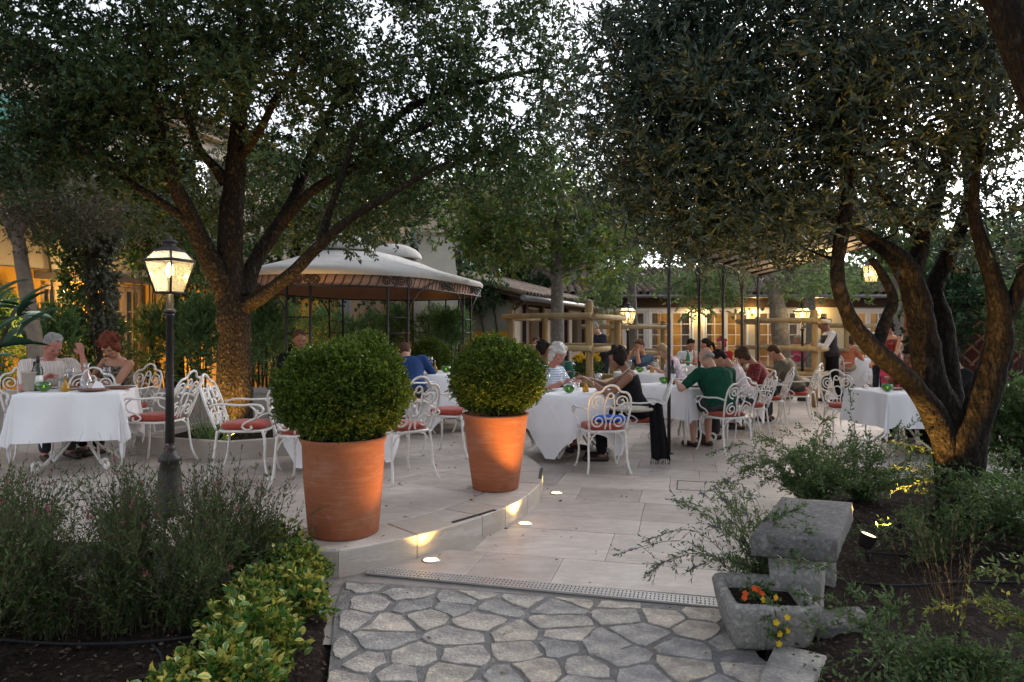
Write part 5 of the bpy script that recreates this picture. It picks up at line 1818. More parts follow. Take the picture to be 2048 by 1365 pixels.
# ------------------------------------------------------------------ iron chairs
def build_chair():
    t = thing('iron_chair', 'white wrought iron chair', 'chair')
    # hoop of the back, leaning backwards
    def bk(x, z): return (x, -.20 - .16 * max(0, z - .44) / .46, z)
    half = [(.185, .44), (.205, .56), (.215, .68), (.205, .77), (.165, .825), (.115, .835), (.085, .85), (.06, .885), (0, .905)]
    hoop = half + [(-x, z) for x, z in reversed(half[:-1])]
    m = MB(); m.tube(smooth_path([bk(*p) for p in hoop], 3), .0115, 7); m.build('back_hoop', MT['white_iron'], t)
    m = MB()
    for sx in (1, -1):
        up = spiral((sx * .115, .735), .075, .018, -PI / 2 if sx > 0 else -PI / 2, (-PI / 2 + 3.1 * PI) if sx > 0 else (-PI / 2 - 3.1 * PI), 22)
        m.tube([bk(*p) for p in up], .0085, 6)
        lo = spiral((sx * .105, .535), .075, .018, PI / 2, (PI / 2 - 3.0 * PI) if sx > 0 else (PI / 2 + 3.0 * PI), 22)
        m.tube([bk(*p) for p in lo], .0085, 6)
        m.tube(smooth_path([bk(*p) for p in ((sx * .03, .80), (sx * .05, .70), (sx * .045, .60), (sx * .02, .52), (sx * .03, .45))], 3), .0085, 6)
    m.tube([bk(.055 * math.cos(a), .625 + .065 * math.sin(a)) for a in np.linspace(0, 2 * PI, 16, endpoint=False)], .0085, 6, closed=True)
    m.tube([bk(.028 * math.cos(a), .795 + .028 * math.sin(a)) for a in np.linspace(0, 2 * PI, 12, endpoint=False)], .008, 6, closed=True)
    m.build('back_scrolls', MT['white_iron'], t)
    ring = []
    for a in np.linspace(0, 2 * PI, 24, endpoint=False):
        c, s = math.cos(a), math.sin(a)
        ring.append((.215 * math.copysign(abs(c) ** .55, c), .01 + .205 * math.copysign(abs(s) ** .55, s), .425))
    m = MB(); m.tube(ring, .012, 6, closed=True)
    for x in (-.1, 0, .1): m.tube([(x, -.19, .425), (x, .21, .425)], .006, 5)
    m.build('seat_frame', MT['white_iron'], t)
    pts = [(p[0] * .95, .01 + (p[1] - .01) * .95) for p in ring]
    cu = MB()
    n = len(pts)
    rings = [(.93, .437), (1.0, .452), (1.0, .472), (.93, .488), (.6, .497)]
    vs = [(x * k, .01 + (y - .01) * k, z) for k, z in rings for x, y in pts]
    fs = [(i * n + j, i * n + (j + 1) % n, (i + 1) * n + (j + 1) % n, (i + 1) * n + j) for i in range(4) for j in range(n)]
    fs += [tuple(4 * n + j for j in range(n)), tuple(reversed(range(n)))]
    cu.add(vs, fs, True); cu.build('seat_cushion', MT['red_cushion'], t)
    for sx in (1, -1):
        m = MB(); m.tube(smooth_path([(sx * .185, .19, .425), (sx * .205, .215, .33), (sx * .195, .21, .18), (sx * .215, .235, .04), (sx * .235, .255, .008)], 4), [.013] * 4 + [.012] * 4 + [.0105] * 8 + [.011], 7)
        m.tube(smooth_path([(sx * .19, .2, .30), (sx * .15, .2, .39), (sx * .08, .205, .418)], 3), .007, 5)
        m.build('leg', MT['white_iron'], t)
        m = MB(); m.tube(smooth_path([(sx * .185, -.19, .43), (sx * .195, -.205, .28), (sx * .20, -.23, .12), (sx * .225, -.28, .008)], 4), .0115, 7)
        m.tube(smooth_path([(sx * .19, -.2, .30), (sx * .14, -.2, .39), (sx * .07, -.195, .418)], 3), .007, 5)
        m.build('leg', MT['white_iron'], t)
        arm = [(sx * .212, -.245, .645), (sx * .235, -.15, .665), (sx * .255, 0, .655), (sx * .262, .12, .66), (sx * .262, .19, .65), (sx * .262, .215, .615), (sx * .262, .195, .585), (sx * .262, .165, .595), (sx * .262, .165, .615)]
        m = MB(); m.tube(smooth_path(arm, 3), .0105, 7)
        sup = [(sx * .255, .10, .655), (sx * .258, .155, .60), (sx * .25, .14, .54), (sx * .235, .07, .51), (sx * .23, .03, .47), (sx * .232, .07, .44), (sx * .232, .11, .455), (sx * .232, .10, .475)]
        m.tube(smooth_path(sup, 3), .0085, 6)
        m.build('armrest', MT['white_iron'], t)
    return t


CH0 = build_chair()
chair_used = [False]


def chair(x, y, z, ang, label, group='white iron chairs round the tables'):
    """ang: heading the sitter looks to, degrees, 0 = right, 90 = away from the camera"""
    loc, rz = (x, y, z), math.radians(ang - 90)
    if not chair_used[0]:
        chair_used[0] = True
        CH0.location = loc; CH0.rotation_euler = (0, 0, rz); CH0['label'] = label; CH0['group'] = group
        return CH0
    return copy_tree(CH0, loc, rz, label, group)


# ------------------------------------------------------------------ tables and cloths
def build_table():
    t = thing('garden_table', 'white iron table', 'table')
    MB().lathe([(.40, .70), (.42, .705), (.42, .722), (.0005, .724)], 28).build('tabletop', MT['white_iron'], t)
    for k in range(4):
        a = PI / 4 + k * PI / 2
        c, s = math.cos(a), math.sin(a)
        prof = [(.30, .69), (.20, .60), (.11, .45), (.10, .32), (.18, .20), (.30, .10), (.38, .03)]
        curl = [(r_, z_) for r_, z_ in spiral((.38, .072), .058, .02, -PI / 2, 1.6 * PI, 14)]
        m = MB(); m.tube(smooth_path([(r_ * c, r_ * s, z_) for r_, z_ in prof], 3) + [(r_ * c, r_ * s, z_ + .003) for r_, z_ in curl[1:]], .0135, 7)
        m.build('leg', MT['white_iron'], t)
    m = MB(); m.tube([(.12 * math.cos(a), .12 * math.sin(a), .38) for a in np.linspace(0, 2 * PI, 16, endpoint=False)], .009, 6, closed=True)
    m.build('ring', MT['white_iron'], t)
    return t


TB0 = build_table()
table_used = [False]


def cloth_mesh(shape, a, c, seed, zt=.738, amp=1.0, nrot=0.0, n=84, zmin=.05):
    rng = np.random.default_rng(seed)
    ph = rng.uniform(0, 6.28, 4)
    g_ = np.linspace(-c, c, n)
    U, Vv = np.meshgrid(g_, g_)
    if shape == 'square':
        PX, PY = np.clip(U, -a, a), np.clip(Vv, -a, a)
    else:
        R = np.hypot(U, Vv) + 1e-9
        k = np.minimum(1, a / R)
        PX, PY = U * k, Vv * k
    OX, OY = U - PX, Vv - PY
    L = np.hypot(OX, OY)
    nx, ny = OX / (L + 1e-9), OY / (L + 1e-9)
    th = np.arctan2(Vv, U)
    edge = np.arctan2(ny, nx)
    s = PX * -ny + PY * nx + edge * .12
    wave = np.sin(s * 21 + ph[0] + 1.2 * np.sin(s * 7 + ph[1])) * .55 + np.sin(s * 11 + ph[2]) * .6 + np.sin(th * 9 + ph[3]) * .35
    corner = np.clip(L / (c - a) - 1.0, 0, .6)
    out = .012 + .10 * np.clip(L, 0, 1) * (1 if shape == 'square' else .9) + amp * wave * .032 * np.clip(L / .3, 0, 1.3) - corner * .05
    # pressed fold lines of the ironed cloth
    crease = np.exp(-(U / .014) ** 2) + np.exp(-(Vv / .014) ** 2) + .6 * np.exp(-((np.abs(U) - c * .52) / .014) ** 2) + .6 * np.exp(-((np.abs(Vv) - c * .52) / .014) ** 2)
    out = out + .006 * crease * (L > 0)
    drop = np.minimum(np.sqrt(np.maximum(L * L - np.minimum(out, L * .6) ** 2 * .5, 0)), zt - zmin)
    lip = np.exp(-L / .02)
    X = PX + nx * np.where(L > 0, out * (1 - lip) , 0)
    Y = PY + ny * np.where(L > 0, out * (1 - lip), 0)
    Z = zt - drop + .0025 * np.sin(U * 9 + ph[0]) * np.sin(Vv * 8 + ph[1]) * (L <= 0) + .0035 * crease * (L <= 0)
    V = np.stack([X, Y, Z], -1).reshape(-1, 3)
    idx = np.arange(n * n).reshape(n, n)
    Q = np.stack([idx[:-1, :-1], idx[:-1, 1:], idx[1:, 1:], idx[1:, :-1]], -1).reshape(-1, 4)
    return np_mesh('tablecloth', V, Q, True)


TABLES = {}


def table(key, desc, x, y, z, shape, a, c, rot, amp=1.0, seed=0):
    tl, cl = 'white iron table with scrolled feet ' + desc, 'white cloth draped over the table ' + desc
    if not table_used[0]:
        table_used[0] = True; t = TB0; t.location = (x, y, z); t.rotation_euler = (0, 0, math.radians(rot)); t['label'] = tl; t['group'] = 'dining tables'
    else:
        t = copy_tree(TB0, (x, y, z), math.radians(rot), tl, 'dining tables')
    o = link('tablecloth', cloth_mesh(shape, a, c, seed), MT['cloth'], None, (x, y, z))
    o.rotation_euler = (0, 0, math.radians(rot))
    tag(o, cl, 'tablecloth', 'white tablecloths')
    TABLES[key] = (x, y, z + .74, desc, a)


P_ = PZ + .001
table('A', 'of the couple at the far left', -4.08, 6.70, P_, 'square', .41, .84, 18, .7, 1)
table('B', 'behind the large potted ball', -1.66, 6.95, P_, 'round', .52, .92, 20, 1, 2)
table('C', 'of the man in blue, between the two potted balls', -.98, 9.35, P_, 'round', .52, .98, 35, 1, 3)
table('D', 'of the woman in black, right of the second pot', .74, 8.2, 0, 'round', .55, .96, 12, 1, 4)
table('E', 'of the man in green, behind the pergola post', 2.2, 9.2, 0, 'square', .46, .84, 38, .7, 5)
table('F', 'of the woman in the red top', 3.3, 11.0, 0, 'round', .5, .92, 10, 1, 6)
table('G', 'of the man holding his face, middle distance', 2.25, 12.0, 0, 'round', .52, .95, 30, 1, 7)
table('H', 'of the man in the white shirt, far middle', 3.66, 14.4, 0, 'round', .55, .98, 0, 1, 8)
table('I', 'nearest on the right, before the olive tree', 4.55, 8.35, 0, 'square', .41, .80, 6, .7, 9)
table('J', 'behind the waiter, far right', 8.5, 17.6, 0, 'round', .55, .98, 25, 1, 10)
table('K', 'farthest right, seen between the olive stems', 9.3, 16.4, 0, 'square', .46, .84, 20, 1, 11)
table('L', 'inside the courtyard far behind the log fence', .9, 15.3, 0, 'round', .5, .9, 0, 1, 12)

chair(-3.42, 6.86, P_, 175, 'empty white iron chair right of the left table, red cushion, behind the lamp post')
chair(-2.36, 6.30, P_, 5, 'empty white iron chair facing right, before the oak planter')
chair(-4.27, 7.06, P_, 285, 'empty iron chair whose round back shows above the far edge of the left table')
chair(-5.0, 7.40, P_, -40, 'iron chair under the man in the striped shirt')
chair(-4.28, 7.84, P_, 250, 'iron chair under the woman with red brown hair at the left table')
chair(-.98, 6.22, P_, 128, 'empty iron chair seen from behind between the two pots, red cushion')
chair(-1.72, 5.98, P_, 85, 'empty iron chair mostly hidden behind the large terracotta pot')
chair(-.62, 7.35, P_, 160, 'empty iron chair turned sideways beyond the large potted ball')
chair(-.42, 9.05, P_, 150, 'empty iron chair at the table between the balls, right side')
chair(-1.28, 8.72, P_, 60, 'iron chair under the man in the blue shirt')
chair(.93, 7.33, 0, 98, 'empty iron chair seen from behind with a blue wrap on its red cushion')
chair(1.42, 7.92, 0, 172, 'iron chair under the woman in the black top')
chair(.36, 8.78, 0, -40, 'iron chair under the grey haired woman')
chair(2.53, 8.42, 0, 112, 'iron chair seen from behind under the bald man in green')
chair(3.12, 9.42, 0, 180, 'iron chair under the man in the pale pink shirt')
chair(3.72, 10.35, 0, 170, 'iron chair under the woman in the red top')
chair(4.42, 11.1, 0, 165, 'iron chair under the man in the olive shirt')
chair(4.75, 11.75, 0, 140, 'empty iron chair next to the man in the olive shirt, before the log post')
chair(2.45, 13.0, 0, 255, 'iron chair under the man holding his face')
chair(2.78, 11.75, 0, 190, 'iron chair under the blond person in lilac')
chair(3.75, 15.2, 0, 270, 'iron chair under the man in the white shirt')
chair(3.85, 13.55, 0, 110, 'iron chair under the woman in magenta')
chair(4.5, 14.9, 0, 215, 'iron chair under the red haired woman')
chair(4.35, 9.3, 0, 262, 'empty iron chair on the far side of the right table')
chair(5.35, 8.3, 0, 180, 'iron chair with scrolls showing right of the olive trunk, under the man at the right')
chair(5.4, 9.3, 0, 220, 'iron chair under the dark haired woman behind the olive trunk')
chair(7.95, 17.2, 0, 40, 'iron chair under the woman in orange')
chair(8.9, 16.1, 0, 40, 'iron chair under the seated person farthest right')
chair(.55, 16.0, 0, 280, 'iron chair far behind the log fence')

# ------------------------------------------------------------------ things on the tables
PROTO = {}


def proto(kind):
    if kind in PROTO: return copy_tree(PROTO[kind])
    t = thing(kind, kind, 'item')
    if kind == 'wine_glass':
        MB().lathe([(.034, 0), (.033, .003), (.006, .006), (.004, .02), (.004, .085), (.010, .092), (.028, .11), (.036, .135), (.036, .16), (.031, .20)], 14).build('bowl', MT['glass'], t)
    elif kind == 'water_glass':
        MB().lathe([(.028, 0), (.030, .004), (.034, .09), (.0325, .09), (.028, .008)], 14).build('tumbler', MT['glass'], t)
    elif kind == 'candle_bowl':
        MB().lathe([(.02, 0), (.045, .012), (.064, .04), (.066, .06), (.058, .085), (.054, .085), (.06, .058), (.055, .036), (.03, .012)], 16).build('bowl', MT['green_glass'], t)
        MB().lathe([(.02, .014), (.02, .032), (.0005, .034)], 10).build('candle', MT['porcelain'], t)
        MB().ell((0, 0, .046), (.006, .006, .013), 6, 5).build('flame', MT['flame'], t)
    elif kind == 'oil_bottle':
        MB().lathe([(.034, 0), (.036, .01), (.036, .05), (.012, .085), (.010, .12), (.013, .125)], 12).build('bottle', MT['oil'], t)
        MB().lathe([(.010, .12), (.006, .15), (.002, .158)], 8).build('spout', MT['steel'], t)
    elif kind == 'water_bottle':
        MB().lathe([(.036, 0), (.038, .01), (.038, .17), (.030, .21), (.014, .25), (.013, .285)], 14).build('bottle', MT['emerald_glass'], t)
        MB().lathe([(.0145, .285), (.0145, .30), (.0005, .301)], 10).build('cap', MT['steel'], t)
    elif kind == 'wine_bottle':
        MB().lathe([(.036, 0), (.038, .01), (.038, .19), (.030, .22), (.015, .245), (.014, .31)], 14).build('bottle', MT['dark_glass'], t)
        MB().lathe([(.0155, .255), (.0155, .315), (.0005, .316)], 10).build('foil', MT['foil'], t)
        MB().lathe([(.0385, .06), (.0385, .14)], 14).build('label_strip', MT['porcelain'], t)
    elif kind == 'dinner_plate':
        MB().lathe([(.06, 0), (.075, .004), (.13, .018), (.131, .021), (.074, .009), (.0005, .008)], 22).build('plate', MT['porcelain'], t)
        MB().ell((.01, 0, .02), (.05, .04, .014), 10, 6).build('food', MT['brown_plate'], t)
    elif kind == 'dark_plate':
        MB().lathe([(.10, 0), (.145, .006), (.146, .012), (.0005, .009)], 22).build('plate', MT['slate'], t)
    elif kind == 'brown_plate':
        MB().lathe([(.08, 0), (.13, .010), (.131, .016), (.0005, .010)], 22).build('plate', MT['brown_plate'], t)
    elif kind == 'napkin':
        m = MB(); m.add([(-.06, -.06, 0), (.07, -.05, 0), (.05, .06, 0), (-.05, .07, 0), (0, -.02, .06), (.02, .03, .085)], [(0, 1, 4), (1, 2, 5, 4), (2, 3, 5), (3, 0, 4, 5), (3, 2, 1, 0)])
        m.build('fold', MT['cloth'], t)
    elif kind == 'carafe':
        MB().lathe([(.045, 0), (.055, .02), (.058, .07), (.028, .14), (.02, .19), (.032, .235), (.03, .235), (.018, .19)], 16).build('body', MT['glass'], t)
    elif kind == 'pepper_mill':
        MB().lathe([(.02, 0), (.022, .01), (.014, .04), (.018, .08), (.012, .10), (.018, .12), (.0005, .14)], 10).build('body', MT['dark_timber'], t)
    PROTO[kind] = t
    return t


CATS = dict(wine_glass='glass', water_glass='glass', candle_bowl='candle holder', oil_bottle='oil bottle', water_bottle='bottle', wine_bottle='bottle', dinner_plate='plate', dark_plate='plate', brown_plate='plate', napkin='napkin', carafe='carafe', pepper_mill='mill')
DESC = dict(wine_glass='clear stemmed wine glass', water_glass='small clear tumbler', candle_bowl='green glass candle bowl', oil_bottle='small bottle of golden olive oil', water_bottle='emerald green water bottle', wine_bottle='dark wine bottle',
            dinner_plate='white dinner plate with food', dark_plate='flat black plate', brown_plate='flat brown plate', napkin='folded white napkin', carafe='clear glass carafe', pepper_mill='small dark pepper mill')
SIDE = {}


SHORT = dict(A='far left table', B='table behind the large pot', C='table between the potted balls', D="round table of the woman in black", E='table of the man in green', F='table of the woman in red',
             G='table of the denim shirted man', H='table of the man in white', I='nearest right hand table', J='table behind the waiter', K='farthest right hand table')


def place(key, kind, dx, dy, extra=''):
    x, y, z, desc, a = TABLES[key]
    t = proto(kind)
    t.location = (x + dx, y + dy, z + .002); t.rotation_euler = (0, 0, random.uniform(0, 6.28))
    side = ('left' if dx < -.12 else 'right' if dx > .12 else 'middle') + (' front' if dy < -.12 else ' rear' if dy > .12 else '')
    t['category'] = CATS[kind]
    t['group'] = (kind.replace('_', ' ') + 's').replace('glasss', 'glasses') + ' on the dining tables'
    t['label'] = f"{DESC[kind]}, {side} of the {SHORT[key]}"
    return t


for key, items in dict(
        A=[('candle_bowl', -.14, -.30), ('oil_bottle', .04, -.28), ('brown_plate', .26, -.22), ('brown_plate', .36, .05), ('dinner_plate', -.30, .08), ('dinner_plate', .1, .26), ('carafe', -.02, .14), ('wine_glass', -.10, .02), ('wine_glass', .2, .1), ('water_glass', .12, -.12), ('wine_bottle', -.26, -.2), ('water_glass', -.04, -.2), ('napkin', .22, -.06), ('dinner_plate', -.02, -.06)],
        B=[('wine_glass', .26, .16), ('wine_glass', .38, -.05), ('dinner_plate', .2, -.3), ('candle_bowl', 0, 0), ('dinner_plate', -.3, 0), ('wine_glass', -.25, .2)],
        C=[('oil_bottle', -.02, -.12), ('candle_bowl', .12, -.1), ('wine_glass', -.1, .05), ('dinner_plate', -.25, -.2), ('pepper_mill', -.06, -.18)],
        D=[('candle_bowl', -.10, -.22), ('oil_bottle', .10, -.10), ('wine_glass', -.14, .12), ('wine_glass', .24, .0), ('wine_glass', .28, .14), ('dinner_plate', -.32, .05), ('dinner_plate', .34, -.22), ('napkin', -.02, .3), ('wine_glass', -.34, -.18), ('water_glass', .02, .12)],
        E=[('wine_bottle', -.12, .0), ('oil_bottle', .08, -.12), ('candle_bowl', -.2, .12), ('dark_plate', .05, -.34), ('dinner_plate', .32, .0), ('wine_glass', 0, .06), ('wine_glass', .08, .18), ('napkin', .2, -.25)],
        F=[('wine_glass', -.1, 0), ('candle_bowl', .05, .05), ('dinner_plate', .3, -.1), ('wine_glass', -.3, -.1)],
        G=[('candle_bowl', -.12, -.18), ('oil_bottle', .08, -.18), ('wine_glass', -.26, 0), ('wine_glass', .2, .05), ('napkin', 0, .15), ('dinner_plate', .3, -.2)],
        H=[('water_bottle', -.16, -.28), ('oil_bottle', -.02, -.25), ('pepper_mill', .0, -.12), ('carafe', .14, -.2), ('candle_bowl', -.32, -.18), ('wine_glass', .25, .1), ('dinner_plate', .3, -.25)],
        I=[('candle_bowl', -.24, -.20), ('oil_bottle', .12, -.16), ('brown_plate', -.02, .1), ('wine_glass', -.3, .18), ('dinner_plate', .34, -.1), ('wine_glass', .3, .2)],
        J=[('oil_bottle', .05, -.1), ('candle_bowl', -.2, -.1), ('wine_glass', -.1, .1)],
        K=[('candle_bowl', -.1, -.2), ('wine_glass', .1, 0), ('dinner_plate', .2, -.2)]).items():
    for it in items: place(key, *it)
# used prototypes that never got a table
# ice bucket by the left table
ib = thing('ice_bucket', 'beige ice bucket with a dark bottle neck at the left table', 'ice bucket', (-4.40, 6.52, P_ + .742))
MB().lathe([(.07, 0), (.078, .01), (.088, .16), (.094, .165), (.094, .175), (.084, .172), (.074, .02)], 18).build('pail', MT['bucket'], ib)
MB().lathe([(.03, .03), (.03, .17), (.014, .215), (.0145, .265), (.0005, .266)], 12, (.01, .01, 0)).build('bottle_neck', MT['foil'], ib)

# ------------------------------------------------------------------ street lamps
def lamp_post(loc, label, h, s=1.0, e=12):
    rot = math.atan2(-loc[1], -loc[0]) - PI / 4 + .06      # one edge of the lantern points towards us
    t = thing('street_lamp', label, 'street lamp', loc, rot, 'lantern posts of the courtyard')
    hl = h - .40 * s         # underside of the lantern
    MB().lathe([(.105, 0), (.105, .03), (.092, .05), (.075, .30), (.060, .37), (.078, .375), (.078, .40), (.048, .43), (.036, .45), (.042, .465), (.030, .49)], 12).build('base', MT['black_iron'], t)
    MB().lathe([(.032, .50), (.028, .9), (.024, hl - .16), (.034, hl - .155), (.034, hl - .145), (.026, hl - .13), (.024, hl)], 12).build('pole', MT['black_iron'], t)
    MB().lathe([(.03, hl - .14), (.042, hl - .13), (.042, hl - .115), (.03, hl - .10)], 12).build('collar', MT['black_iron'], t)
    b0_, b1_, z0, z1, z2, b2_ = .066 * s, .116 * s, hl + .01, hl + .235 * s, hl + .305 * s, .070 * s
    fr = MB()
    cor = [(1, 1), (-1, 1), (-1, -1), (1, -1)]
    for cx, cy in cor:
        fr.tube([(cx * b0_, cy * b0_, z0), (cx * b1_, cy * b1_, z1), (cx * b2_, cy * b2_, z2)], .0075 * s, 5)
    for b_, z, r in ((b0_, z0, .009), (b1_, z1, .011), (b2_, z2, .009)):
        for i in range(4):
            (ax_, ay_), (bx_, by_) = cor[i], cor[(i + 1) % 4]
            fr.tube([(ax_ * b_, ay_ * b_, z), (bx_ * b_, by_ * b_, z)], r * s, 5)
    lf = fr.build('lantern_frame', MT['black_iron'], t)
    for i in range(4):
        (ax_, ay_), (bx_, by_) = cor[i], cor[(i + 1) % 4]
        k = .97
        MB().add([(ax_ * b0_ * k, ay_ * b0_ * k, z0), (bx_ * b0_ * k, by_ * b0_ * k, z0), (bx_ * b1_ * k, by_ * b1_ * k, z1 - .003), (ax_ * b1_ * k, ay_ * b1_ * k, z1 - .003)], [(0, 1, 2, 3)]).build('pane', MT['lamp_glass'], lf)
        MB().add([(ax_ * b1_ * k, ay_ * b1_ * k, z1 + .003), (bx_ * b1_ * k, by_ * b1_ * k, z1 + .003), (bx_ * b2_ * k, by_ * b2_ * k, z2), (ax_ * b2_ * k, ay_ * b2_ * k, z2)], [(0, 1, 2, 3)]).build('pane', MT['lamp_glass_top'], lf)
    MB().lathe([(.085 * s, z2 + .002), (.075 * s, z2 + .012 * s), (.05 * s, z2 + .03 * s), (.034 * s, z2 + .042 * s), (.056 * s, z2 + .058 * s), (.056 * s, z2 + .066 * s), (.022 * s, z2 + .08 * s), (.012 * s, z2 + .10 * s), (.0005, z2 + .115 * s)], 12).build('cap', MT['black_iron'], t)
    zb = z0 + .13 * s
    MB().lathe([(.014 * s, z0), (.014 * s, zb - .02 * s)], 8).build('lamp_socket', MT['black_iron'], t)
    MB().ell((0, 0, zb + .03 * s), (.026 * s, .026 * s, .05 * s), 10, 8).build('bulb', MT['bulb'], t)
    spot(t, (0, 0, zb + .035 * s), e, None, 0, color=(1.0, .67, .27), radius=.028 * s, kind='POINT')
    return t


lamp_post((-2.41, 5.0, P_), 'large lit street lamp with a black post in the left foreground', 1.95, 1.0, 13)
lamp_post((2.12, 13.0, 0), 'lit street lamp in the centre behind the woman in black', 1.95, 1.0, 24)
lamp_post((5.95, 14.55, 0), 'lit street lamp before the fenced trunk, left of the waiter', 2.0, 1.05, 28)
hl = thing('hanging_lantern', 'yellow lit lantern hanging from the awning between the olive stems', 'lantern', (6.02, 11.9, 2.42))
fr = MB()
for cx, cy in ((1, 1), (-1, 1), (-1, -1), (1, -1)): fr.tube([(cx * .07, cy * .07, -.16), (cx * .10, cy * .10, .10), (cx * .03, cy * .03, .2)], .007, 5)
fr.lathe([(.105, .10), (.11, .11), (.03, .2), (.012, .24), (.01, .36)], 4, rot=PI / 4, smooth=False)
fr.build('frame', MT['black_iron'], hl)
for i in range(4):
    c4 = ((1, 1), (-1, 1), (-1, -1), (1, -1)); (a1, a2), (c1, c2) = c4[i], c4[(i + 1) % 4]
    MB().add([(a1 * .068, a2 * .068, -.16), (c1 * .068, c2 * .068, -.16), (c1 * .098, c2 * .098, .098), (a1 * .098, a2 * .098, .098)], [(0, 1, 2, 3)]).build('pane', MT['lamp_glass'], hl)
MB().ell((0, 0, -.02), (.025, .025, .045)).build('bulb', MT['bulb'], hl)
spot(hl, (0, 0, -.02), 14, None, 0, color=(1, .66, .26), radius=.03, kind='POINT')

# yellow flowers and odds and ends inside the log fence
fp = thing('flower_box', 'wooden box of yellow flowers behind the log fence', 'flower box', (1.28, 12.1, .62))
MB().lathe([(.20, -.62), (.22, 0), (.24, .02), (.24, .06), (.2, .06)], 4, rot=.5, smooth=False).build('box', MT['timber'], fp)
rng = np.random.default_rng(5)
O = sample_regions([(0, 0, .18, .26, .24, .14, 130)], rng)
V = twig_leaves(O, unit(rng.normal(size=O.shape) + np.array([[0, 0, .6]])), 9, .1, .07, .03, rng)
link('foliage', np_mesh('foliage', V, quads(V)), MT['green_herb'], fp)['kind'] = 'stuff'
O = sample_regions([(0, 0, .34, .28, .24, .07, 60)], rng)
V = twig_leaves(O, unit(rng.normal(size=O.shape) + np.array([[0, 0, 1.2]])), 12, .03, .05, .03, rng, 1.4)
link('flowers', np_mesh('flowers', V, quads(V)), MT['yellow_flower'], fp)['kind'] = 'stuff'
u_ = thing('teal_urn', 'small teal urn behind the fenced trunk', 'urn', (.98, 12.6, .55))
MB().lathe([(.06, -.55), (.06, -.02), (.08, 0), (.13, .1), (.14, .2), (.09, .3), (.10, .34), (.08, .34)], 14).build('body', MT['teal_paint'], u_)

# ------------------------------------------------------------------ people
def pm_(name, c, c2=None, rough=.85, **k): return mat(name, c, c2 or tuple(v * .78 for v in c), rough, scale=k.pop('scale', 9), spec=.15, bump=.8, bscale=11, bdist=.03, **k)


SK = {'tan': mat('skin_tan', (0.42, 0.215, 0.135), (0.36, 0.175, 0.105), 0.55, scale=9, spec=.4),
      'fair': mat('skin_fair', (0.50, 0.29, 0.205), (0.44, 0.235, 0.16), 0.55, scale=9, spec=.4),
      'dark': mat('skin_brown', (0.26, 0.125, 0.075), (0.21, 0.10, 0.06), 0.55, scale=9, spec=.4),
      'red': mat('skin_ruddy', (0.46, 0.20, 0.145), (0.40, 0.155, 0.11), 0.55, scale=9, spec=.4)}
HR = {'grey': mat('hair_grey', (0.30, 0.28, 0.26), (0.17, 0.155, 0.145), 0.7, scale=60, stretch=(1, 1, .25), bump=.35, bscale=120),
      'dark': mat('hair_dark', (0.022, 0.014, 0.011), (0.012, 0.008, 0.007), 0.75, spec=.15, scale=60, stretch=(1, 1, .25), bump=.35, bscale=120),
      'brown': mat('hair_brown', (0.085, 0.045, 0.025), (0.05, 0.026, 0.015), 0.75, spec=.15, scale=60, stretch=(1, 1, .25), bump=.35, bscale=120),
      'auburn': mat('hair_auburn', (0.17, 0.045, 0.022), (0.09, 0.024, 0.014), 0.75, spec=.15, scale=60, stretch=(1, 1, .25), bump=.35, bscale=120),
      'blond': mat('hair_blond', (0.38, 0.27, 0.14), (0.27, 0.18, 0.085), 0.6, scale=60, stretch=(1, 1, .25), bump=.35, bscale=120),
      'white': mat('hair_white', (0.60, 0.57, 0.53), (0.40, 0.37, 0.34), 0.6, scale=60, stretch=(1, 1, .25), bump=.35, bscale=120),
      'red': mat('hair_red', (0.42, 0.03, 0.025), (0.28, 0.02, 0.018), 0.6, scale=60, stretch=(1, 1, .25), bump=.35, bscale=120)}
EYE = mat('eye', (0.03, 0.022, 0.018), (0.05, 0.04, 0.03), 0.2)
LIP = mat('lip', (0.34, 0.10, 0.085), (0.30, 0.085, 0.07), 0.5)
SHOE = mat('shoe_leather', (0.03, 0.02, 0.016), (0.02, 0.014, 0.011), 0.5)
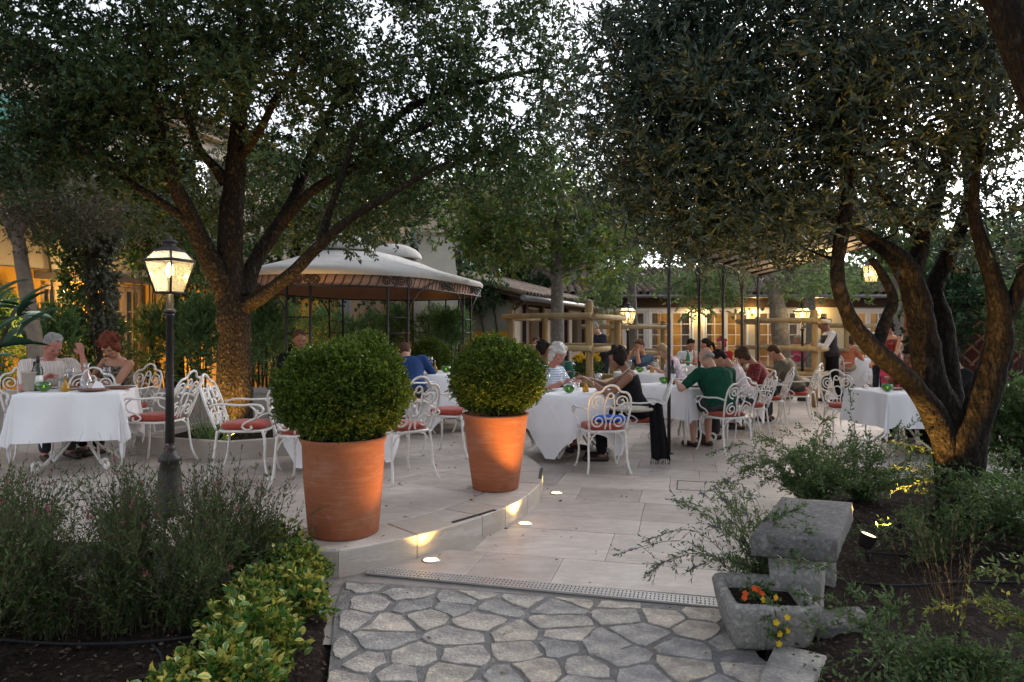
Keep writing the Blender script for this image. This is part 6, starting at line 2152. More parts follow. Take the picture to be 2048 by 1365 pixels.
CL = {
    'stripe': stripe_mat('striped_shirt', [(0.62, 0.58, 0.53), (0.30, 0.30, 0.40), (0.62, 0.57, 0.50), (0.50, 0.30, 0.15), (0.62, 0.58, 0.53)], 9, pos=[0, .22, .34, .62, .74]),
    'leopard': mat('patterned_top', (0.02, 0.018, 0.016), (0.17, 0.14, 0.10), .85, scale=42, contrast=(.46, .54)),
    'blue': pm_('blue_shirt', (0.022, 0.055, 0.16)), 'bluewhite': stripe_mat('blue_white_top', [(0.58, 0.60, 0.64), (0.16, 0.30, 0.50), (0.58, 0.60, 0.64)], 11, pos=[0, .5, .8], axis='Z'),
    'black': pm_('black_cloth', (0.010, 0.010, 0.011)), 'green': pm_('green_polo', (0.007, 0.058, 0.033)), 'palepink': stripe_mat('pale_pink_shirt', [(0.60, 0.50, 0.50), (0.50, 0.38, 0.40), (0.62, 0.54, 0.53)], 16, pos=[0, .55, .75]),
    'darkred': mat('red_pattern_top', (0.25, 0.02, 0.022), (0.03, 0.01, 0.012), .85, scale=11, contrast=(.42, .58), col3=(0.30, 0.06, 0.05)), 'olive': pm_('olive_shirt', (0.14, 0.125, 0.085)), 'white': pm_('white_shirt', (0.68, 0.68, 0.70)),
    'charcoal': pm_('charcoal_vest', (0.045, 0.045, 0.05)), 'denim': pm_('denim_shirt', (0.075, 0.12, 0.18)), 'lilac': mat('lilac_pattern', (0.40, 0.30, 0.40), (0.58, 0.50, 0.56), .85, scale=24, contrast=(.4, .6)),
    'magenta': pm_('magenta_top', (0.42, 0.05, 0.30)), 'redtop': pm_('red_top', (0.40, 0.03, 0.03)), 'navy': pm_('navy_suit', (0.03, 0.035, 0.05)), 'orange': pm_('orange_top', (0.50, 0.16, 0.08)), 'pink': pm_('pink_skirt', (0.52, 0.07, 0.15)),
    'beige': pm_('beige_cloth', (0.40, 0.32, 0.22)), 'khaki': pm_('dark_shorts', (0.05, 0.05, 0.055)), 'cream': pm_('cream_shawl', (0.60, 0.55, 0.45)),
}
TMP_OBS = []


def remesh_all(jobs):
    """jobs: (mesh builder, voxel size, smoothing rounds) -> one closed surface each"""
    obs = []
    for mb, vox, sm in jobs:
        o = bpy.data.objects.new('tmp', mb.mesh('tmp'))
        COL.objects.link(o)
        r = o.modifiers.new('r', 'REMESH'); r.mode = 'VOXEL'; r.voxel_size = vox; r.use_smooth_shade = True
        s = o.modifiers.new('s', 'SMOOTH'); s.factor = .5; s.iterations = sm
        obs.append(o)
    dg = bpy.context.evaluated_depsgraph_get()
    out = []
    for o in obs:
        me = bpy.data.meshes.new_from_object(o.evaluated_get(dg))
        me.polygons.foreach_set('use_smooth', np.ones(len(me.polygons), bool))
        out.append(me)
    for o in obs:
        me = o.data
        bpy.data.objects.remove(o)
        bpy.data.meshes.remove(me)
    return out


def ik(S, T, a, b, hint):
    d = T - S
    L = min(d.length, (a + b) * .995)
    t = d.normalized()
    x = (a * a - b * b + L * L) / (2 * L)
    h = math.sqrt(max(a * a - x * x, 1e-6))
    hh = (hint - t * hint.dot(t)).normalized()
    return S + t * x + hh * h, S + t * L


PEOPLE = []


def person(label, loc, ang, seated=True, lean=10, side=0, turn=0, lh=(-.18, .42, .80), rh=(.18, .42, .80), head=(15, 0), hair=('dark', 'short'), skin='tan',
           top='white', sleeve='short', low='black', lowlen='long', shoes=True, scale=1.0, hs=1.0, wide=1.0, female=False, feet=None, near=False, extra=None, elbow=(0, 0), vest=None, seat=.565, stride=0.0, neckline=.0):
    V_ = Vector
    j = []
    vox = .0085 if near else .0125
    pz = seat if seated else .93
    pel = V_((0, 0, pz))
    R = Matrix.Rotation(math.radians(turn), 3, 'Z') @ Matrix.Rotation(math.radians(side), 3, 'Y') @ Matrix.Rotation(-math.radians(lean), 3, 'X')
    def sp(x, y, z): return pel + R @ V_((x, y, z))
    sw = (.165 if female else .19) * wide
    spine = [(0, -.00, -.04), (0, 0, .06), (0, .01, .16), (0, .015, .28), (0, .0, .38), (0, -.01, .44)]
    wdt = [.155, .15, .13 if female else .145, .15 if female else .17, .155 if female else .175, .09]
    dep = [.115, .11, .095, .115, .10, .07]
    wdt = [w * wide for w in wdt]; dep = [d * (wide ** 1.3) for d in dep]

    def torso(mb, k, add, i0=0, i1=6):
        rings = []
        for (x, y, z), w, d in list(zip(spine, wdt, dep))[i0:i1]:
            for a in range(18):
                th = 2 * PI * a / 18
                c, s = math.cos(th), math.sin(th)
                rings.append(sp(x + math.copysign(abs(c) ** .8, c) * (w * k + add), y + s * (d * k + add), z))
        m = i1 - i0
        fs = [(i * 18 + a, i * 18 + (a + 1) % 18, (i + 1) * 18 + (a + 1) % 18, (i + 1) * 18 + a) for i in range(m - 1) for a in range(18)]
        fs += [tuple(reversed(range(18))), tuple((m - 1) * 18 + a for a in range(18))]
        mb.add(rings, fs, True)

    body = MB()
    torso(body, .96, -.004)
    neck0, neck1 = sp(0, 0, .42), sp(0, .02, .53)
    body.cap(neck0, neck1, .058 * (.92 if female else 1), .052 * (.9 if female else 1), 12)
    # head
    hp, hyaw = head
    hr_ = 0.0
    Rh = R @ Matrix.Rotation(math.radians(hyaw), 3, 'Z') @ Matrix.Rotation(-math.radians(hp), 3, 'X')
    hc = neck1 + Rh @ V_((0, .025, .085))
    def H(x, y, z): return hc + Rh @ V_((x * hs, y * hs, z * hs))
    M4 = Rh.to_4x4()
    body.ell(H(0, -.012, .035), (.075 * hs, .093 * hs, .085 * hs), 16, 12, M4)
    body.ell(H(0, .018, -.025), (.064 * hs, .072 * hs, .088 * hs), 16, 12, M4)
    body.ell(H(0, .045, -.078), (.040 * hs, .040 * hs, .034 * hs), 12, 8, M4)
    body.cap(H(0, .080, .018), H(0, .094, -.022), .009 * hs, .0135 * hs, 8)
    body.cap(H(-.04, .066, .022), H(.04, .066, .022), .016 * hs, .016 * hs, 8)
    for sx in (-1, 1):
        body.ell(H(sx * .076, -.006, -.005), (.011 * hs, .021 * hs, .031 * hs), 8, 6, M4)
        body.ell(H(sx * .038, .058, -.02), (.024 * hs, .02 * hs, .022 * hs), 8, 6, M4)
    jobs = {}
    shirt = MB()
    if top:
        torso(shirt, 1.04, .010, 0, 5 if sleeve == 'none' else 6)
        if female:
            for sx in (-1, 1): shirt.ell(sp(sx * .07, .10 * wide, .27), (.068, .05, .062), 12, 8, R.to_4x4())
    low_mb = MB()
    arms = []
    for sx, hand, eb in ((-1, lh, elbow[0]), (1, rh, elbow[1])):
        S = sp(sx * sw, -.005, .385)
        T = V_(hand)
        E, Wr = ik(S, T, .285, .255, V_((sx * (.55 + eb), -.35, -.75)))
        body.cap(S, S.lerp(E, .5), .050 * wide, .045, 12); body.cap(S.lerp(E, .5), E, .045, .038, 12)
        body.cap(E, E.lerp(Wr, .4), .039, .038, 12); body.cap(E.lerp(Wr, .4), Wr, .038, .026, 12)
        fd = (Wr - E).normalized()
        inw = V_((-sx, 0, 0)) - fd * V_((-sx, 0, 0)).dot(fd)
        inw = inw.normalized() if inw.length > .1 else V_((0, 0, -1))
        nr = fd.cross(inw).normalized()
        if nr.z > 0: nr = -nr
        acr = fd.cross(nr).normalized()
        if acr.dot(inw) < 0: acr = -acr
        pc = Wr + fd * .05
        for q in (-.5, 0, .5): body.cap(Wr + fd * .012 + acr * .018 * q, Wr + fd * .085 + acr * .05 * q, .015, .014, 8)
        for q, ln in ((-1.5, .058), (-.5, .070), (.5, .074), (1.5, .066)):
            b_ = Wr + fd * .088 + acr * (.0185 * q)
            k1 = b_ + (fd * .86 + nr * .5).normalized() * ln * .5
            k2 = k1 + (fd * .45 + nr * .9).normalized() * ln * .5
            body.cap(b_, k1, .0092, .0088, 8); body.cap(k1, k2, .0088, .0075, 8)
        b_ = Wr + fd * .03 + acr * .026
        k1 = b_ + (fd * .7 + acr * .7 + nr * .3).normalized() * .04
        body.cap(b_, k1, .0125, .0105, 8); body.cap(k1, k1 + (fd * .9 + acr * .1 + nr * .4).normalized() * .03, .0105, .0085, 8)
        if top and sleeve != 'none':
            shirt.cap(sp(sx * sw * .8, -.005, .38), S, .070 * wide, .061 * wide, 14)
            end = S.lerp(E, .72) if sleeve == 'short' else E
            shirt.cap(S, end, .060 * wide, .056 if sleeve == 'short' else .050, 14)
            if sleeve == 'long': shirt.cap(E, E.lerp(Wr, .93), .052, .038, 14)
        elif top:
            shirt.cap(sp(sx * sw * .62, .02, .36), sp(sx * sw * .60, -.015, .415), .024, .016, 8)
            shirt.cap(sp(sx * sw * .60, -.015, .415), sp(sx * sw * .62, -.05, .33), .016, .03, 8)
        arms.append((S, E, Wr))
    # legs
    for i, sx in enumerate((-1, 1)):
        hip = pel + Matrix.Rotation(math.radians(turn * .5), 3, 'Z') @ V_((sx * .085, 0, -.01))
        if seated:
            kn = V_((sx * .12, .42, seat - .03)); an_ = V_((sx * .11, .40 if not feet else feet[i][1], .085))
            if feet: an_ = V_((feet[i][0], feet[i][1], .085)); kn = V_((sx * .11 * .6 + feet[i][0] * .4, .42, seat - .03))
        else:
            st = stride * (1 if i else -1)
            kn = V_((sx * .09, st * .45 + .03, .49)); an_ = V_((sx * .09, st, .085))
        body.cap(hip, hip.lerp(kn, .5), .085 * wide, .072, 14); body.cap(hip.lerp(kn, .5), kn, .072, .054, 14)
        body.cap(kn, kn.lerp(an_, .35), .052, .053, 14); body.cap(kn.lerp(an_, .35), an_, .052, .033, 14)
        toe = an_ + V_((sx * .02, .155, -.055))
        body.cap(an_ + V_((0, -.035, -.045)), toe, .036, .028, 10)
        if lowlen in ('long', 'short'):
            low_mb.cap(hip, kn if lowlen == 'long' else hip.lerp(kn, .85), .098 * wide, .071 if lowlen == 'long' else .085, 14)
            if lowlen == 'long': low_mb.cap(kn, an_ + V_((0, 0, .04)), .069, .058, 14)
        else:
            low_mb.cap(hip, kn, .10 * wide, .085, 14)
            if lowlen == 'maxi': low_mb.cap(kn, kn.lerp(an_, .8), .085, .10, 14)
        if shoes:
            jobs.setdefault('shoe', []).append((an_.copy(), toe.copy(), sx))
    if lowlen in ('skirt', 'maxi') and seated: low_mb.box((0, .22, seat), (.2, .38, .12))
    if lowlen in ('skirt', 'maxi') and not seated:
        low_mb.lathe([(.13, .95), (.15, .86), (.19, .72), (.21, .60), (.0005, .60)], 16)
    for z in (-.05, .04): low_mb.ell(sp(0, -.005, z), (.168 * wide, .128 * wide, .085), 16, 10, R.to_4x4())
    hair_mb = MB()
    style = hair[1]
    rr_ = random.Random(len(PEOPLE) + 5)
    if style != 'bald':
        hair_mb.ell(H(0, -.028, .048), (.083 * hs, .094 * hs, .083 * hs), 16, 12, M4)
        hair_mb.ell(H(0, -.055, .005), (.076 * hs, .062 * hs, .075 * hs), 12, 10, M4)
        if style in ('bob', 'curly', 'long'):
            for sx in (-1, 1): hair_mb.ell(H(sx * .068, -.022, -.015), (.030 * hs, .055 * hs, .085 * hs), 10, 8, M4)
            hair_mb.ell(H(0, .045, .088), (.060 * hs, .042 * hs, .028 * hs), 10, 8, M4)
        if style == 'curly' or style == 'bob':
            vol = .105 if style == 'curly' else .092
            for k in range(46 if style == 'curly' else 22):
                a = rr_.uniform(0, 2 * PI); el_ = rr_.uniform(-.5, 1.45)
                x, y, z = math.cos(el_) * math.cos(a) * vol, math.cos(el_) * math.sin(a) * vol - .03, math.sin(el_) * vol + .04
                if y > .045 and z < .075: continue
                q = rr_.uniform(.018, .032)
                hair_mb.ell(H(x, y, z), (q * hs, q * hs, q * hs), 8, 6)
        if style == 'long':
            hair_mb.cap(H(0, -.075, .0), H(0, -.085, -.19), .075 * hs, .055 * hs, 12)
        if style == 'pony':
            hair_mb.cap(H(0, -.10, .03), H(0, -.15, -.02), .03 * hs, .035 * hs, 10); hair_mb.cap(H(0, -.15, -.02), H(0, -.15, -.17), .035 * hs, .018 * hs, 10)
        if style == 'bun':
            hair_mb.ell(H(0, -.11, .07), (.04, .04, .04), 10, 8)
        if style == 'short':
            for k in range(14):
                a = rr_.uniform(0, 2 * PI); x, y = .06 * math.cos(a), .06 * math.sin(a) - .025
                hair_mb.ell(H(x, y, .09 + rr_.uniform(-.01, .01)), (.03, .03, .02), 8, 6)
    else:
        for sx in (-1, 1): hair_mb.ell(H(sx * .064, -.045, -.005), (.018, .042, .032), 10, 8, M4)
        hair_mb.ell(H(0, -.088, -.005), (.055, .020, .036), 10, 8, M4)
    PEOPLE.append(dict(label=label, loc=loc, ang=ang, scale=scale, body=body, shirt=shirt if top else None, low=low_mb, hair=hair_mb, vox=vox, near=near, skin=skin, top=top, lowm=low, hairm=hair[0],
                       shoes=jobs.get('shoe'), H=H, M4=M4, hs=hs, sp=sp, extra=extra, arms=arms, vest=vest, torso=torso, wide=wide))


def finish_people():
    jobs, keys = [], []
    for i, p in enumerate(PEOPLE):
        jobs.append((p['body'], p['vox'], 2)); keys.append((i, 'body'))
        if p['shirt']: jobs.append((p['shirt'], .012, 3)); keys.append((i, 'shirt'))
        jobs.append((p['low'], .013, 3)); keys.append((i, 'low'))
        jobs.append((p['hair'], .009, 1)); keys.append((i, 'hair'))
    ms = dict(zip(keys, remesh_all(jobs)))
    for i, p in enumerate(PEOPLE):
        t = thing('person', p['label'], 'person', p['loc'], math.radians(p['ang'] - 90), 'diners' if not p['vest'] else None)
        t.scale = (p['scale'],) * 3
        link('body', ms[(i, 'body')], SK[p['skin']], t)
        if p['shirt']: link('shirt', ms[(i, 'shirt')], CL[p['top']], t)
        link('trousers' if p['lowm'] not in ('pink',) else 'skirt', ms[(i, 'low')], CL[p['lowm']], t)
        link('hair', ms[(i, 'hair')], HR[p['hairm']], t)
        H, M4, hs = p['H'], p['M4'], p['hs']
        e = MB()
        for sx in (-1, 1): e.ell(H(sx * .030, .079, .0), (.0095 * hs, .006 * hs, .0045 * hs), 8, 6, M4)
        e.build('eyes', EYE, t)
        b = MB()
        for sx in (-1, 1): b.cap(H(sx * .018, .086, .023), H(sx * .045, .077, .022), .0045, .0035, 6)
        b.build('eyebrows', HR[p['hairm']], t)
        m = MB(); m.cap(H(-.02, .078, -.056), H(.02, .078, -.056), .0065, .0065, 6); m.ell(H(0, .083, -.057), (.018, .008, .008), 8, 6, M4); m.build('lips', LIP, t)
        if p['shoes']:
            for an_, toe, sx in p['shoes']:
                s = MB(); s.cap(an_ + Vector((0, -.045, -.052)), toe + Vector((0, .02, .0)), .038, .033, 10)
                s.v = [(x, y, max(.004, z)) for x, y, z in s.v]
                s.build('shoe', SHOE, t)
        if p['vest']:
            v = MB(); p['torso'](v, 1.09, .016, 0, 5); v.build('vest', CL[p['vest']], t)
        if p['extra']: p['extra'](t, p)


# --- left table
person('grey haired man in a striped shirt, one hand raised beside his face, far left', (-4.86, 7.40, P_), -42, lean=14, lh=(-.25, .30, 1.03), rh=(.12, .42, .82), head=(22, 8), hair=('grey', 'short'), skin='red', top='stripe', low='khaki', wide=1.08, near=True, elbow=(-.5, .0))
def choker(t, p):
    m = MB(); sp = p['sp']
    m.tube([sp(.068 * math.cos(a), .02 + .068 * math.sin(a), .445 - .03 * math.sin(a)) for a in np.linspace(0, 2 * PI, 18, endpoint=False)], .007, 6, closed=True)
    m.build('necklace', CL['cream'], t)
person('woman with puffed auburn hair and a patterned black top at the left table', (-4.28, 7.80, P_), 252, lean=14, side=-4, lh=(.02, .40, .80), rh=(.36, .34, .82), head=(28, 20), hair=('auburn', 'curly'), skin='tan', top='leopard', sleeve='none', low='black', female=True, near=True, hs=1.0)
# --- behind the balls
person('dark haired person whose head shows just left of the large ball, under the gazebo', (-2.78, 9.2, P_), 300, lean=6, head=(10, 0), hair=('brown', 'short'), skin='dark', top='black')
person('man in a royal blue shirt bent forward over his table, between the potted balls', (-1.22, 8.66, P_), 95, lean=34, side=-14, head=(20, 0), hair=('brown', 'short'), skin='tan', top='blue', low='khaki', wide=1.08, lh=(-.2, .45, .80), rh=(.2, .5, .80))
person('dark haired person far behind the second ball, head against the log rail', (.33, 10.6, 0), 20, lean=8, head=(14, 0), hair=('dark', 'bob'), skin='dark', top='navy')
person('grey haired woman in a blue and white striped top behind the second ball', (.42, 8.86, 0), -48, lean=14, lh=(-.1, .42, .80), rh=(.14, .42, .82), head=(18, -10), hair=('white', 'curly'), skin='red', top='bluewhite', low='beige', lowlen='short', female=True, near=True)


def shawl():
    m = MB()
    n, w = 16, 10
    vs = []
    for i in range(n + 1):
        f = i / n
        z = .66 - .59 * f
        for k in range(w):
            u = k / (w - 1) - .5
            vs.append((.055 * f + u * (.15 + .05 * f), .022 * math.sin(u * 16 + f * 2) + .012 * math.sin(f * 5), z + .012 * math.sin(u * 9)))
    fs = [(i * w + k, i * w + k + 1, (i + 1) * w + k + 1, (i + 1) * w + k) for i in range(n) for k in range(w - 1)]
    b = len(vs)
    vs += [(x, y + .018, z) for x, y, z in vs]
    fs += [tuple(q + b for q in reversed(f)) for f in fs]
    return m.add(vs, fs, True)


def black_woman_extra(t, p):
    choker(t, p)
    m = MB(); E, W = p['arms'][0][1], p['arms'][0][2]
    q = E.lerp(W, .9)
    m.tube([q + Vector((.032 * math.cos(a), .012 * math.sin(a), .032 * math.sin(a))) for a in np.linspace(0, 2 * PI, 12, endpoint=False)], .006, 5, closed=True); m.build('bracelet', CL['cream'], t)


person('dark haired woman in a sleeveless black top and pale necklace reaching over the round table', (1.40, 7.86, 0), 170, lean=17, lh=(-.10, .50, .86), rh=(-.02, .56, .90), head=(8, 0), hair=('dark', 'bob'), skin='dark', top='black', sleeve='none', low='black', lowlen='long', female=True, near=True, extra=black_woman_extra)
# --- table of the man in green
person('bald heavy man in a dark green polo shirt and dark shorts seen from behind', (2.50, 8.46, 0), 112, lean=22, lh=(-.34, .40, .80), rh=(.22, .46, .80), head=(16, 8), hair=('grey', 'bald'), skin='fair', top='green', low='khaki', lowlen='short', wide=1.22, near=True, elbow=(.5, .3))
person('dark haired man in a pale pink shirt leaning beside the man in green', (3.10, 9.42, 0), 172, lean=26, head=(30, 0), hair=('dark', 'short'), skin='tan', top='palepink', low='khaki', wide=1.08, lh=(-.16, .46, .80), rh=(.16, .46, .80))
person('woman with brown hair and a dark red patterned top, head bowed', (3.72, 10.35, 0), 170, lean=26, head=(30, 0), hair=('brown', 'bob'), skin='tan', top='darkred', low='black', female=True)
person('man in an olive grey t shirt seen from behind, before the log fence', (4.42, 11.1, 0), 150, lean=24, head=(20, 0), hair=('brown', 'short'), skin='tan', top='olive', low='khaki', wide=1.16, elbow=(.4, .4))
# --- middle distance
person('man in a denim shirt holding his hands to his face, middle distance', (2.45, 13.0, 0), 220, lean=12, lh=(-.02, .26, 1.10), rh=(.04, .27, 1.10), head=(12, 0), hair=('brown', 'short'), skin='tan', top='denim', low='khaki')
person('blond person in a lilac patterned top beside the pergola post', (2.80, 11.78, 0), 172, lean=22, head=(30, -40), hair=('blond', 'short'), skin='fair', top='lilac', low='beige', female=True)
person('dark haired man in a white shirt at the far middle table', (3.77, 15.2, 0), 268, lean=14, head=(22, 10), hair=('dark', 'short'), skin='tan', top='white', low='khaki')
person('woman in a magenta top with dark hair tied back, facing left', (3.86, 13.6, 0), 160, lean=10, head=(6, 0), hair=('dark', 'pony'), skin='tan', top='magenta', low='black', female=True, lh=(-.1, .35, 1.0))
person('person with a bright red headscarf behind the bald man', (4.5, 14.9, 0), 205, lean=8, head=(6, 0), hair=('red', 'bob'), skin='fair', top='redtop', low='black', female=True)


def plate_in_hand(t, p): pass


person('waiter in a white shirt and charcoal vest walking left beside the log post', (6.42, 14.25, 0), 175, seated=False, lean=9, stride=.13, lh=(-.12, .42, 1.12), rh=(.14, .40, 1.02), head=(28, 0), hair=('dark', 'short'), skin='dark', top='white', sleeve='long', low='black', vest='charcoal', scale=1.04)
person('waiter in a dark suit bending over behind the log fence', (1.93, 14.9, 0), 200, seated=False, lean=16, lh=(-.15, .42, .95), rh=(.15, .42, .95), head=(22, 0), hair=('grey', 'short'), skin='fair', top='navy', sleeve='long', low='navy', vest='navy', scale=1.0)
person('standing woman in a dark red top and pink skirt between the olive stems', (6.95, 13.0, 0), 215, seated=False, lean=4, head=(8, 0), hair=('dark', 'bob'), skin='tan', top='darkred', sleeve='none', low='pink', lowlen='skirt', female=True, scale=.98)
person('standing white haired man with a ruddy face behind the olive stems', (7.75, 15.0, 0), 20, seated=False, lean=4, head=(6, 0), hair=('white', 'short'), skin='red', top='white', sleeve='short', low='navy', scale=1.02)
person('woman in an orange top seated behind the waiter', (8.1, 17.15, 0), 40, lean=10, head=(14, 0), hair=('brown', 'bob'), skin='tan', top='orange', low='beige', female=True)
person('seated person in a beige top at the farthest table on the right', (8.95, 16.15, 0), 60, lean=14, head=(16, 0), hair=('brown', 'short'), skin='red', top='beige', low='khaki')
person('person with a pink top far behind the second lamp post', (7.5, 18.5, 0), 220, lean=8, head=(6, 0), hair=('blond', 'bob'), skin='red', top='pink', low='beige', female=True)
person('person far away behind the first log fence post', (.52, 16.0, 0), 280, lean=8, head=(8, 0), hair=('brown', 'short'), skin='fair', top='green', low='khaki')
# --- right table
person('man in dark clothes at the right table, half hidden by the olive trunk', (5.32, 8.32, 0), 172, lean=12, lh=(-.16, .46, .82), rh=(.10, .52, .88), head=(8, 0), hair=('dark', 'short'), skin='dark', top='black', low='black')
person('dark haired woman behind the olive trunk at the right table', (5.38, 9.3, 0), 205, lean=16, head=(20, 0), hair=('dark', 'bob'), skin='dark', top='darkred', low='black', female=True)
finish_people()

# shawl over the chair of the woman in black, cushion and bag
sh = thing('shawl', 'long black fringed shawl hanging from the chair of the woman in black', 'shawl', (1.53, 7.56, 0))
shawl().build('cloth', CL['black'], sh)
fr = MB()
for k in range(16):
    u = k / 15 - .5
    x = .055 + u * .20
    fr.tube([(x, .01 + .022 * math.sin(u * 16 + 2), .08), (x + random.uniform(-.012, .012), .01, .012)], .0032, 4)
fr.build('fringe', CL['charcoal'], sh)
cu = thing('cushion', 'pale cream folded wrap lying along the chair arm of the woman in black', 'cushion', (1.30, 7.62, .60), math.radians(-4))
MB().ell((0, 0, 0), (.25, .10, .035), 16, 8).build('cover', CL['cream'], cu)
bc = thing('blue_wrap', 'bright blue folded wrap on the seat of the empty chair at the round table', 'wrap', (1.02, 7.36, .53), .2)
MB().ell((0, 0, 0), (.20, .14, .04), 16, 8).build('cloth', pm_('blue_wrap_cloth', (0.03, 0.12, 0.55)), bc)

# ------------------------------------------------------------------ terracotta pots with clipped balls
def pot_prof(rb, rt, h):
    return [(rb * .92, 0), (rb, .01), (rb + (rt - rb) * .3, h * .30), (rb + (rt - rb) * .62, h * .62), (rt - .012, h * .93), (rt + .004, h - .012), (rt + .004, h), (rt - .026, h), (rt - .03, h - .05)]


for (px, py, rb, rt, h, lab, c, r, n, seed, lump) in (
        (672, 1083, .222, .272, .615, 'large terracotta pot with a big clipped box ball at the end of the kerb', (-.005, 0, .90), (.415, .41, .315), 11500, 61, (.45, .3, .85, .07)),
        (990, 986, .188, .272, .615, 'terracotta pot with a clipped box ball near the tip of the curved kerb', (.02, 0, .90), (.375, .37, .30), 9000, 62, (-.2, .1, .95, .06))):
    b = gp(px, py, PZ)
    b.z = P_
    b.y += rb * .9
    t = thing('potted_ball', lab, 'potted plant', b, 0, 'terracotta pots with clipped box balls')
    MB().lathe(pot_prof(rb, rt, h), 48).build('pot', MT['terracotta'], t)
    MB().lathe([(rt - .03, h - .05), (.0005, h - .04)], 24).build('soil', MT['soil'], t)
    m = MB()
    for k in range(5):
        a = k * 1.3; m.tube([(.03 * math.cos(a), .03 * math.sin(a), h - .05), (.1 * math.cos(a), .1 * math.sin(a), h + .25)], .012, 5)
    m.build('stems', MT['twig'], t)
    box_ball(t, c, r, n, seed, .021, .0125, lump, .058)

# ------------------------------------------------------------------ stone bench
def rough_block(mb, poly, z0, z1, bev, rng, amp=.004, nz=3, seg=.06):
    """stone block: outline cut into short steps, every point a little off"""
    out = []
    for i in range(len(poly)):
        a, b = Vector(poly[i]), Vector(poly[(i + 1) % len(poly)])
        k = max(1, int((b - a).length / seg))
        for j in range(k): out.append(a.lerp(b, j / k))
    n = len(out)
    c = sum(out, Vector((0, 0))) / n
    lv = [(z0, bev), (z0 + bev, 0)] + [(z0 + bev + (z1 - z0 - 2 * bev) * i / nz, 0) for i in range(1, nz)] + [(z1 - bev, 0), (z1, bev)]
    vs = []
    for z, ins_ in lv:
        for p in out:
            d = (c - p)
            q = p + d.normalized() * ins_
            vs.append((q.x + rng.normal(0, amp), q.y + rng.normal(0, amp), z + rng.normal(0, amp * .6)))
    for f in (.66, .33):
        for p in out:
            q = c + (p - c) * f
            vs.append((q.x, q.y, z1 + rng.normal(0, amp * .6)))
    L = len(lv) + 2
    fs = [(i * n + k, i * n + (k + 1) % n, (i + 1) * n + (k + 1) % n, (i + 1) * n + k) for i in range(L - 1) for k in range(n)]
    fs += [tuple(reversed(range(n))), tuple((L - 1) * n + k for k in range(n))]
    mb.add(vs, fs, True)


rng = np.random.default_rng(31)
bn = thing('stone_bench', 'weathered stone bench with a thick flat slab behind the trough', 'bench', (1.56, 3.75, 0), 0)
SL = [(1.165, 3.46), (1.535, 3.36), (1.965, 4.09), (1.605, 4.23)]
bl = [(x - 1.56, y - 3.75) for x, y in SL]
m = MB(); rough_block(m, bl, .345, .455, .009, rng, .0018); m.build('slab', MT['slab_stone'], bn)


def sub(u0, u1, v0, v1):
    A, B, C_, D_ = [Vector(p) for p in bl]
    f = lambda u, v: (A.lerp(B, u)).lerp(D_.lerp(C_, u), v)
    return [tuple(f(u0, v0)), tuple(f(u1, v0)), tuple(f(u1, v1)), tuple(f(u0, v1))]


m = MB(); rough_block(m, sub(.18, .80, .08, .30), -.02, .342, .015, rng, .006); m.build('leg', MT['old_stone'], bn)
m = MB(); rough_block(m, sub(.18, .80, .68, .90), -.02, .342, .015, rng, .006); m.build('leg', MT['old_stone'], bn)
sb = thing('stone_block', 'flat broken piece of stone lying beside the trough on the soil', 'stone', (1.53, 3.38, .03), .2)
m = MB(); rough_block(m, [(-.16, -.1), (.16, -.12), (.2, .08), (-.14, .1)], 0, .06, .008, rng, .004); m.build('block', MT['slab_stone'], sb)
sb = thing('stone_block', 'sandy coloured stone step set flush beside the trough foot', 'stone', (1.17, 2.97, -.012), -.55)
m = MB(); rough_block(m, [(-.09, -.26), (.09, -.25), (.11, .2), (-.11, .22)], 0, .05, .008, rng, .003); m.build('block', MT['flagstone'], sb)

# ------------------------------------------------------------------ stone trough
TC = Vector((1.19, 3.36, 0))
trg = thing('stone_trough', 'old grey stone trough with thick rounded walls at the edge of the path', 'trough', TC, math.radians(-6))
outer_b = (.155, .155); outer_t = (.205, .225)
def rrect(hx, hy, rad, n=5):
    pts = []
    for cx, cy, a0 in ((hx - rad, hy - rad, 0), (-hx + rad, hy - rad, PI / 2), (-hx + rad, -hy + rad, PI), (hx - rad, -hy + rad, 3 * PI / 2)):
        for k in range(n + 1):
            a = a0 + PI / 2 * k / n
            pts.append((cx + rad * math.cos(a), cy + rad * math.sin(a)))
    # subdivide the straight sides
    out = []
    for i in range(len(pts)):
        a, b = pts[i], pts[(i + 1) % len(pts)]
        L = math.hypot(b[0] - a[0], b[1] - a[1])
        k = max(1, int(L / .035))
        for j in range(k): out.append((a[0] + (b[0] - a[0]) * j / k, a[1] + (b[1] - a[1]) * j / k))
    return out
rings = []
lv = [(0.0, .150, .150), (.012, .165, .168), (.06, .176, .185), (.11, .188, .202), (.17, .200, .220), (.205, .205, .227), (.222, .197, .219), (.224, .185, .207), (.220, .166, .188), (.205, .155, .177), (.14, .150, .170), (.105, .14, .16)]
base = rrect(1, 1, .20)
vs = []
for z, hx, hy in lv:
    for x, y in base:
        a = .0022
        vs.append((x * hx + rng.normal(0, a), y * hy + rng.normal(0, a), z + rng.normal(0, a * .7)))
n = len(base)
fs = [(i * n + k, i * n + (k + 1) % n, (i + 1) * n + (k + 1) % n, (i + 1) * n + k) for i in range(len(lv) - 1) for k in range(n)]
fs += [tuple(reversed(range(n)))]
MB().add(vs, fs, True).build('basin', MT['old_stone'], trg)
MB().prism([(x * .148, y * .168) for x, y in base], .10, .165).build('soil', MT['soil'], trg)
fl = thing('flower_plant', 'small plant with red and yellow flowers trailing over the front of the stone trough', 'flowers', TC + Vector((-.03, -.02, .165)))
rng = np.random.default_rng(32)
O = sample_regions([(0, 0, .045, .08, .07, .05, 34), (.0, -.19, .03, .03, .02, .03, 10), (.0, -.225, -.05, .025, .015, .07, 16)], rng)
